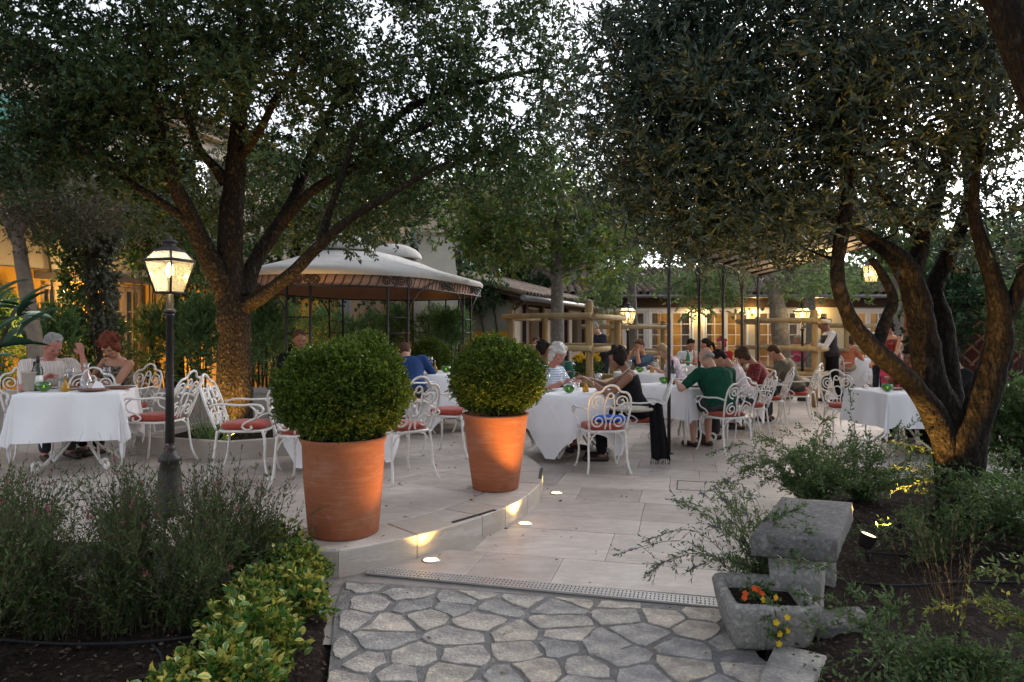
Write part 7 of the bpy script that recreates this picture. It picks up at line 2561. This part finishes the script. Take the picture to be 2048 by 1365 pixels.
V = twig_leaves(O, unit(rng.normal(size=O.shape) + np.array([[0, 0, .4]])), 8, .05, .022, .013, rng)
link('foliage', np_mesh('foliage', V, quads(V)), MT['green_herb'], fl)['kind'] = 'stuff'
m = MB()
m.tube(smooth_path([(0, 0, 0), (0, -.1, .07), (0, -.19, .06), (0.005, -.225, -.02), (0, -.23, -.11)], 3), .003, 5)
m.build('stem', MT['gaura_stem'], fl)


def blossom(m, c, r, rg):
    c = Vector(c)
    n_ = Vector((rg.normal(0, .4), -1, .5 + rg.normal(0, .3))).normalized()
    u = n_.orthogonal().normalized(); w = n_.cross(u)
    for k in range(5):
        a = 2 * PI * k / 5
        d = u * math.cos(a) + w * math.sin(a); e = u * math.cos(a + 1.57) + w * math.sin(a + 1.57)
        m.add([c, c + d * r * .6 + e * r * .42 + n_ * r * .25, c + d * r + n_ * r * .1, c + d * r * .6 - e * r * .42 + n_ * r * .25], [(0, 1, 2, 3)])


for col, pts in (('red_flower', [(-.085, -.07, .07), (-.05, -.09, .10), (-.025, -.06, .085), (-.02, -.1, .08), (.045, -.1, .06), (-.1, -.1, .06)]),
                 ('yellow_flower', [(-.03, -.15, .07), (.03, -.13, .075), (.0, -.225, .00), (.05, -.22, .02), (.01, -.235, -.045), (.045, -.235, -.03), (.005, -.24, -.085)])):
    for c in pts:
        m = MB(); blossom(m, c, .016, rng); blossom(m, Vector(c) + Vector((0, -.004, .003)), .011, rng)
        m.build('flower', MT[col], fl)


# ------------------------------------------------------------------ wispy plants of the left bed
def wispy(label, x, y, n, h, spread, seed, leafm='gaura_leaf', group='wispy stemmed plants in the left bed', flowers=True, leaf=(.031, .0085), lean=(0, 0), z0=.03):
    rng = np.random.default_rng(seed)
    t = thing('wispy_plant', label, 'plant', (x, y, z0), 0, group)
    P0 = rng.normal(0, .05, (n, 3)) * np.array([[1, 1, 0]])
    ang_ = rng.uniform(0, 2 * PI, n); sp_ = np.abs(rng.normal(0, spread, n))
    H_ = h * rng.uniform(.55, 1.08, n)
    H_ = H_ * np.where(rng.uniform(0, 1, n) > .86, 1.22, 1.0)
    tip = P0 + np.stack([np.cos(ang_) * sp_ + lean[0], np.sin(ang_) * sp_ + lean[1], H_], -1)
    K = 5
    pts = []
    for k in range(K + 1):
        f = k / K
        p = P0 + (tip - P0) * np.array([[f ** 1.5, f ** 1.5, f]]) + rng.normal(0, .008, (n, 3)) * (k > 0)
        pts.append(p)
    Vs, Fs, off = [], [], 0
    for k in range(K):
        V, Q = stems_array(pts[k], pts[k + 1], .0019 * (1 - .1 * k)); Vs.append(V); Fs.append(Q + off); off += len(V)
    # side sprigs in the upper half
    m_ = n * 3
    i_ = rng.integers(0, n, m_); k_ = rng.integers(2, K, m_)
    PP = np.stack(pts, 0)
    a = PP[k_, i_]; d = unit(PP[k_ + 1, i_] - a)
    b = a + unit(d + rng.normal(0, .45, a.shape)) * rng.uniform(.05, .15, (m_, 1))
    V, Q = stems_array(a, b, .0012); Vs.append(V); Fs.append(Q + off); off += len(V)
    st = link('stems', np_mesh('stems', np.concatenate(Vs), np.concatenate(Fs)), MT['gaura_stem'], t); st['kind'] = 'stuff'
    LV = []
    for k in range(K):
        dens = [9, 10, 9, 6, 4][k]
        V = twig_leaves(pts[k], unit(pts[k + 1] - pts[k]), dens, h / K, leaf[0], leaf[1], rng, .8, 0); LV.append(V)
    V = twig_leaves(a, unit(b - a), 5, .1, leaf[0] * .55, leaf[1] * .8, rng, .5, -.2); LV.append(V)
    V = np.concatenate(LV)
    f = link('foliage', np_mesh('foliage', V, quads(V)), MT[leafm], t); f['kind'] = 'stuff'
    if flowers:
        q = rng.choice(n, max(2, n // 16), replace=False)
        V = twig_leaves(pts[K][q], unit(pts[K][q] - pts[K - 1][q]), 6, .04, .016, .011, rng, 1.2)
        f = link('flowers', np_mesh('flowers', V, quads(V)), MT['pink_flower'], t); f['kind'] = 'stuff'


gspots = [(-2.95, 4.05, .62), (-2.55, 3.75, .66), (-2.25, 4.15, .66), (-2.0, 3.75, .68), (-1.75, 4.10, .64), (-1.6, 3.65, .60), (-1.45, 3.95, .58), (-2.45, 3.35, .66), (-2.15, 3.3, .62), (-1.85, 3.35, .58), (-3.1, 3.6, .64), (-2.2, 2.85, .74), (-2.45, 2.6, .8), (-1.55, 3.4, .5)]
words = ['at the back left corner of the bed', 'left of centre behind the first row', 'directly before the lamp post foot, left side', 'directly before the lamp post foot', 'right of the lamp post foot', 'near the variegated hedge, middle', 'farthest right, by the pot', 'in the left half, middle row', 'in the middle of the bed', 'in the middle, nearest the bare soil', 'at the far left, middle', 'tall, at the left edge near the front', 'tallest, cut by the left edge of the picture', 'low, beside the variegated hedge']
for i, (x, y, h) in enumerate(gspots):
    wispy('wispy reddish green plant, thin upright stems, ' + words[i], x, y, 95, h, .20, 600 + i)

# ------------------------------------------------------------------ variegated hedge plants
def leaf_blade(L, W):
    vs = [(0, 0, 0), (W * .42, L * .3, .10 * L), (W * .5, L * .55, .10 * L), (W * .28, L * .83, .03 * L), (0, L, -.06 * L), (-W * .28, L * .83, .03 * L), (-W * .5, L * .55, .10 * L), (-W * .42, L * .3, .10 * L), (0, L * .35, .03 * L), (0, L * .7, .02 * L)]
    fs = [(0, 1, 8), (1, 2, 9, 8), (2, 3, 9), (3, 4, 9), (4, 5, 9), (5, 6, 9), (6, 7, 8, 9), (7, 0, 8)]
    me = MB().add(vs, fs, True).mesh('leaf')
    return me


vg = bpy.data.materials.new('variegated_leaf'); vg.use_nodes = True
nt = vg.node_tree
bs = nt.nodes['Principled BSDF']; bs.inputs['Roughness'].default_value = .36
tcn = nn(nt, 'ShaderNodeTexCoord'); sx_ = nn(nt, 'ShaderNodeSeparateXYZ'); nt.links.new(tcn.outputs['Object'], sx_.inputs[0])
ab = nn(nt, 'ShaderNodeMath', operation='ABSOLUTE'); nt.links.new(sx_.outputs[0], ab.inputs[0])
no = nn(nt, 'ShaderNodeTexNoise'); no.inputs['Scale'].default_value = 90; nt.links.new(tcn.outputs['Object'], no.inputs['Vector'])
oi = nn(nt, 'ShaderNodeObjectInfo')
ma = nn(nt, 'ShaderNodeMath', operation='MULTIPLY_ADD'); nt.links.new(ab.outputs[0], ma.inputs[0]); ma.inputs[1].default_value = 70; nt.links.new(no.outputs['Fac'], ma.inputs[2])
mb_ = nn(nt, 'ShaderNodeMath', operation='MULTIPLY_ADD'); nt.links.new(oi.outputs['Random'], mb_.inputs[0]); mb_.inputs[1].default_value = .75; nt.links.new(ma.outputs[0], mb_.inputs[2])
rp = ramp(nt, [(0.055, 0.13, 0.03), (0.085, 0.17, 0.04), (0.40, 0.36, 0.07), (0.48, 0.42, 0.09)], [.0, .62, .80, 1.0])
m3 = nn(nt, 'ShaderNodeMath', operation='MULTIPLY'); nt.links.new(mb_.outputs[0], m3.inputs[0]); m3.inputs[1].default_value = .56
nt.links.new(m3.outputs[0], rp.inputs[0]); nt.links.new(rp.outputs[0], bs.inputs['Base Color'])
LEAF = leaf_blade(.046, .026); LEAF.materials.append(vg)

hsp = [(-1.40, 4.22, .24, .30), (-1.22, 3.92, .23, .24), (-1.26, 3.62, .22, .22), (-1.12, 3.58, .20, .22), (-1.22, 3.30, .22, .25), (-1.10, 3.05, .21, .26), (-1.18, 2.82, .20, .23), (-1.02, 2.62, .22, .24), (-1.22, 2.52, .2, .22)]
hw_ = ['farthest, by the pot', 'second, beside the kerb end block', 'third, low', 'beside the kerb end block, right side', 'in the middle of the row', 'brightest yellow, in the middle', 'left of the brightest', 'nearest right', 'nearest left']
for i, (x, y, r, h) in enumerate(hsp):
    rng = np.random.default_rng(700 + i)
    t = thing('variegated_shrub', 'low yellow edged shrub of the hedge row, ' + hw_[i], 'shrub', (x, y, .02), 0, 'variegated shrubs along the path')
    n = 230
    u = unit(rng.normal(size=(n, 3))); u[:, 2] = np.abs(u[:, 2]) * .9
    O = u * np.array([[r * .92, r * .92, h]]) * rng.uniform(.45, .9, (n, 1))
    D = unit(u + np.array([[0, 0, .6]]) + rng.normal(0, .35, u.shape))
    V = twig_leaves(O, D, 7, .06, .040, .024, rng, .9, 0, .3)
    f = link('foliage', np_mesh('foliage', V, quads(V)), MT['variegated'], t); f['kind'] = 'stuff'
    m = MB()
    for q in O[::14]:
        m.tube([(0, 0, 0), Vector(q) * .6 + Vector((0, 0, .02)), Vector(q)], .003, 4)
    m.build('stems', MT['twig'], t)
    k = 34
    u = unit(rng.normal(size=(k * 5, 3)) + np.array([[0, -.35, .5]])); u = u[u[:, 2] > .05][:k]
    for q in u:
        o = link('leaf', LEAF, None, t, Vector(q * np.array([r, r, h * 1.02])))
        az = math.atan2(q[1], q[0]) - PI / 2 + rng.normal(0, .8)
        o.rotation_euler = (rng.uniform(.0, .9), rng.normal(0, .35), az)
        s = rng.uniform(.8, 1.25); o.scale = (s, s, s)

# ------------------------------------------------------------------ long leaved oleander shoot at the left edge
OL = leaf_blade(.23, .036); OLM = mat('oleander_blade', (0.045, 0.115, 0.06), (0.03, 0.085, 0.045), .35, scale=12); OL.materials.append(OLM)
os_ = thing('oleander_shoot', 'long narrow oleander leaves reaching into the picture at the left edge', 'shrub', (-2.30, 3.2, 0))
m = MB()
for tx, ty, tz in ((-.06, .0, 1.42), (.03, .05, 1.55), (-.12, .1, 1.62), (-.16, -.05, 1.30)):
    m.tube(smooth_path([(-.25, 0, 0), (-.28, ty * .5, .7), (tx, ty, tz)], 4), .008, 6)
m.build('stems', MT['twig'], os_)
rng = np.random.default_rng(41)
for (tx, ty, tz) in ((-.06, .0, 1.42), (.03, .05, 1.55), (-.12, .1, 1.62), (-.16, -.05, 1.30)):
    for k in range(8):
        o = link('leaf', OL, None, os_, Vector((tx, ty, tz - .02 * k)))
        o.rotation_euler = (rng.uniform(-.35, 1.0), rng.normal(0, .4), rng.uniform(-2.6, .6))
        s = rng.uniform(.7, 1.1); o.scale = (s, s, s)

# ------------------------------------------------------------------ plants of the right bed
def arching(label, base, tips, seed, leafm, L, W, dens=16, spike=None, thick=.002, rise=.25, cat='plant', group=None, name='arching_plant', sprig=True):
    rng = np.random.default_rng(seed)
    t = thing(name, label, cat, base, 0, group)
    B = Vector(base)
    P, Q = [], []
    sp0, sp1 = [], []
    for tp_ in tips:
        e = Vector(tp_) - B
        mid = e * .5 + Vector((0, 0, rise * e.length)) + Vector(rng.normal(0, .02, 3))
        path = smooth_path([(rng.normal(0, .02), rng.normal(0, .02), 0), mid, e], 7)
        for a, b in zip(path[:-1], path[1:]): P.append(list(a)); Q.append(list(b))
        sp0.append(list(path[-4])); sp1.append(list(e))
    P, Q = np.array(P), np.array(Q)
    V, Fq = stems_array(P, Q, thick)
    Vs = [V]; Fs = [Fq]
    LV = []
    if sprig:
        i_ = rng.integers(0, len(P), len(P) * 2)
        a = P[i_]; b = a + unit(unit(Q[i_] - P[i_]) + rng.normal(0, .6, a.shape)) * rng.uniform(.03, .11, (len(a), 1))
        V2, F2 = stems_array(a, b, thick * .6); Vs.append(V2); Fs.append(F2 + len(V))
        LV.append(twig_leaves(a, unit(b - a), 5, .08, L * .8, W, rng, .8))
    st = link('stems', np_mesh('stems', np.concatenate(Vs), np.concatenate(Fs)), MT['gaura_stem'], t); st['kind'] = 'stuff'
    LV.append(twig_leaves(P, unit(Q - P), max(1, dens // 5), np.linalg.norm(Q - P, axis=1), L, W, rng, .9))
    V = np.concatenate(LV)
    f = link('foliage', np_mesh('foliage', V, quads(V)), MT[leafm], t); f['kind'] = 'stuff'
    if spike:
        a, b = np.array(sp0), np.array(sp1)
        V = twig_leaves(a, unit(b - a), 46, np.linalg.norm(b - a, axis=1) * 1.1, .011, .008, rng, 1.3)
        f = link('flowers', np_mesh('flowers', V, quads(V)), MT[spike], t); f['kind'] = 'stuff'


def ptips(lst): return [wp(*q) for q in lst]


rg = random.Random(9)
arching('loose grey green plant with purple flower spikes arching left over the terrace, behind the trough', (1.30, 3.72, .03),
        ptips([(1295, 1080, 3.9), (1310, 1130, 3.7), (1345, 1000, 4.0), (1370, 1010, 4.1), (1400, 985, 4.1), (1430, 975, 4.2), (1450, 960, 4.3), (1290, 1150, 3.6), (1380, 1140, 3.5), (1420, 1050, 3.8), (1470, 1000, 4.0), (1500, 985, 4.2), (1230, 1110, 3.9), (1440, 1120, 3.6), (1480, 1080, 3.6), (1530, 1040, 3.7)]) +
        [Vector((1.05 + rg.uniform(0, .45), 3.5 + rg.uniform(-.1, .5), .25 + rg.uniform(0, .35))) for _ in range(16)], 801, 'green_herb', .034, .008, 16, 'purple_flower')
arching('leafy bush with yellow green tips behind the stone bench', (2.35, 5.55, .03),
        [Vector((2.35 + rg.gauss(0, .34), 5.5 + rg.gauss(0, .28), .22 + abs(rg.gauss(.12, .16)))) for _ in range(80)], 802, 'green_herb', .032, .011, 24, None, rise=.3)
arching('wispy branches with small dark leaves before the right table', (2.9, 5.9, .03),
        ptips([(1640, 830, 6.0), (1600, 850, 6.0), (1700, 850, 6.0), (1740, 870, 6.0), (1800, 850, 5.9), (1840, 870, 5.9), (1600, 900, 6.1), (1560, 920, 6.1), (1530, 890, 6.2), (1750, 920, 5.9), (1820, 920, 5.8), (1700, 780, 6.2), (1560, 860, 6.3), (1860, 830, 5.9)]) + [Vector((2.9 + rg.gauss(0, .4), 5.9 + rg.gauss(0, .2), .2 + rg.uniform(0, .35))) for _ in range(24)], 803, 'green_herb', .036, .013, 12, None, rise=.15)
arching('low green plants spreading round the foot of the olive tree', (3.55, 5.1, .03),
        [Vector((3.5 + rg.gauss(0, .5), 5.1 + rg.gauss(0, .4), .10 + rg.uniform(0, .35))) for _ in range(80)], 804, 'green_herb', .034, .011, 18, None)
arching('green leafy stems in the right bed beside the olive trunk, right side', (3.4, 4.5, .03),
        [Vector((3.2 + rg.gauss(0, .4), 4.35 + rg.gauss(0, .35), .10 + rg.uniform(0, .42))) for _ in range(70)], 805, 'green_herb', .04, .011, 18, None)
arching('tall loose green stems at the lower right, before the dry tuft', (2.35, 2.95, .02),
        [Vector((2.3 + rg.gauss(0, .22), 2.95 + rg.gauss(0, .12), .12 + rg.uniform(0, .34))) for _ in range(20)], 811, 'green_herb', .038, .012, 13, None)
arching('sparse leafy stems on the soil between bench and olive trunk', (2.6, 4.35, .02),
        [Vector((2.55 + rg.gauss(0, .30), 4.4 + rg.gauss(0, .22), .08 + rg.uniform(0, .30))) for _ in range(16)], 812, 'green_herb', .036, .011, 12, None)
rgn = np.random.default_rng(806)
tf = thing('dry_grass_tuft', 'upright tuft of dry tan stems in the right bed', 'grass', (2.02, 3.28, .02))
n = 22
b_ = rgn.normal(0, .035, (n, 3)) * np.array([[1, 1, 0]])
tip_ = b_ + np.stack([rgn.normal(-.06, .10, n), rgn.normal(.05, .08, n), rgn.uniform(.35, .66, n)], -1)
md = (b_ + tip_) / 2 + rgn.normal(0, .012, (n, 3))
V1, F1 = stems_array(b_, md, .0016); V2, F2 = stems_array(md, tip_, .0011)
link('stems', np_mesh('stems', np.concatenate([V1, V2]), np.concatenate([F1, F2 + len(V1)])), MT['dry_grass'], tf)['kind'] = 'stuff'
V = twig_leaves(md, unit(tip_ - md), 9, .28, .03, .006, rgn, .4, -.2)
link('seed_heads', np_mesh('seed_heads', V, quads(V)), MT['dry_grass'], tf)['kind'] = 'stuff'
arching('leafy green herb in the lower right corner before the lit spotlight', (1.85, 2.72, .02),
        [Vector((1.54 + rg.gauss(0, .15), 2.62 + rg.gauss(0, .06), .05 + rg.uniform(0, .2))) for _ in range(34)], 807, 'green_herb', .036, .011, 13, None)
arching('low green herb at the bottom edge right of the trough', (1.46, 2.62, .02),
        [Vector((1.46 + rg.gauss(0, .11), 2.6 + rg.gauss(0, .07), .04 + rg.uniform(0, .13))) for _ in range(16)], 808, 'green_herb', .034, .013, 16, None)
arching('thin arching stem of yellow green leaves beside the trough', (1.62, 2.95, .02),
        ptips([(1640, 1260, 2.95), (1700, 1180, 3.1), (1600, 1190, 3.2), (1560, 1120, 3.25), (1720, 1250, 2.9), (1780, 1210, 2.9)]), 809, 'green_herb', .036, .012, 12, None)
gt = thing('grass_tuft', 'small tuft of green grass with pink flowers in the tree planter', 'grass', (-3.12, 7.32, PZ + .12))
n = 90
b_ = rgn.normal(0, .06, (n, 3)) * np.array([[1, .5, 0]])
tip_ = b_ + np.stack([rgn.normal(0, .14, n), rgn.normal(0, .06, n), rgn.uniform(.12, .34, n)], -1)
D = unit(tip_ - b_)
V = leaf_arrays(b_, D, np.linalg.norm(tip_ - b_, axis=1), .010, rgn)
link('blades', np_mesh('blades', V, quads(V)), MT['oleander_leaf'], gt)['kind'] = 'stuff'
q = tip_[:8] + np.array([[0, 0, .12]])
V = twig_leaves(q, unit(rgn.normal(size=q.shape)), 6, .04, .02, .013, rgn, 1.3)
link('flowers', np_mesh('flowers', V, quads(V)), MT['pink_flower'], gt)['kind'] = 'stuff'
V, Fq = stems_array(b_[:8], q, .002); link('stems', np_mesh('stems', V, Fq), MT['gaura_stem'], gt)

# ------------------------------------------------------------------ garden spotlights of the right bed
def floodlight(loc, aim, label, e, angle):
    t = thing('garden_spotlight', label, 'spotlight', loc, 0, None)
    d = Vector(aim).normalized()
    q = d.to_track_quat('Z', 'Y').to_matrix().to_4x4()
    m = MB(); m.lathe([(.03, -.08), (.045, -.06), (.05, 0), (.053, .004), (.046, .006), (.044, -.01)], 16)
    m.v = [tuple(q @ Vector(v)) for v in m.v]; m.build('housing', MT['black_iron'], t)
    m = MB(); m.lathe([(.0005, -.003), (.044, -.005)], 16); m.v = [tuple(q @ Vector(v)) for v in m.v]; m.build('lens', MT['lens'], t)
    MB().tube([(0, 0, -.16), tuple(-d * .06)], .007, 6).build('stake', MT['black_iron'], t)
    spot(t, d * .012, e, d, angle, .5, radius=.035)
    return t


floodlight(Vector((2.09, 4.16, .25)), (.25, -.14, .95), 'lit garden spotlight beside the stone bench, aimed at the olive trunk', 62, 120)
floodlight(Vector((1.90, 2.96, .055)), (.25, .35, 1.0), 'lit ground spotlight among the herbs in the lower right corner', 1.8, 110)
floodlight(Vector((2.75, 5.1, .07)), (.42, .15, 1), 'small spotlight in the bed left of the olive trunk, hidden by leaves', 50, 50)

# fallen leaves and petals on the paving
rgn = np.random.default_rng(900)
n = 150
lx = np.concatenate([rgn.uniform(-1.0, 2.2, n), rgn.uniform(-4.5, -.6, n // 2)]); ly = np.concatenate([rgn.uniform(2.2, 8.5, n), rgn.uniform(5.0, 8.0, n // 2)])
zz = np.array([.155 if inside(PLAT, a, b) else .008 for a, b in zip(lx, ly)])
k = np.array([not inside(BED_R, a, b) and not inside(BED_L, a, b) for a, b in zip(lx, ly)])
P0_ = np.stack([lx, ly, zz], -1)[k]
a_ = rgn.uniform(0, 6.28, len(P0_))
D = unit(np.stack([np.cos(a_), np.sin(a_), rgn.uniform(0, .25, len(P0_))], -1))
V = leaf_arrays(P0_, D, rgn.uniform(.018, .045, len(P0_)), rgn.uniform(.008, .018, len(P0_)), rgn, .2, np.array([[0, 0, 1.0]]).repeat(len(P0_), 0))
MT['litter'] = leaf_mat('litter', [(0.12, 0.085, 0.045), (0.20, 0.14, 0.07), (0.09, 0.10, 0.04), (0.25, 0.07, 0.06)], [0, .5, .8, 1.0], trans=.1)
tag(link('fallen_leaves', np_mesh('fallen_leaves', V, quads(V)), MT['litter']), 'dry fallen leaves and petals scattered over the paving', 'fallen leaves', kind='stuff')

for o in bpy.data.objects:
    if 'label' in o and len(str(o['label']).replace(',', ' ').split()) > 16: print('LONG', len(o['label'].split()), o['label'])
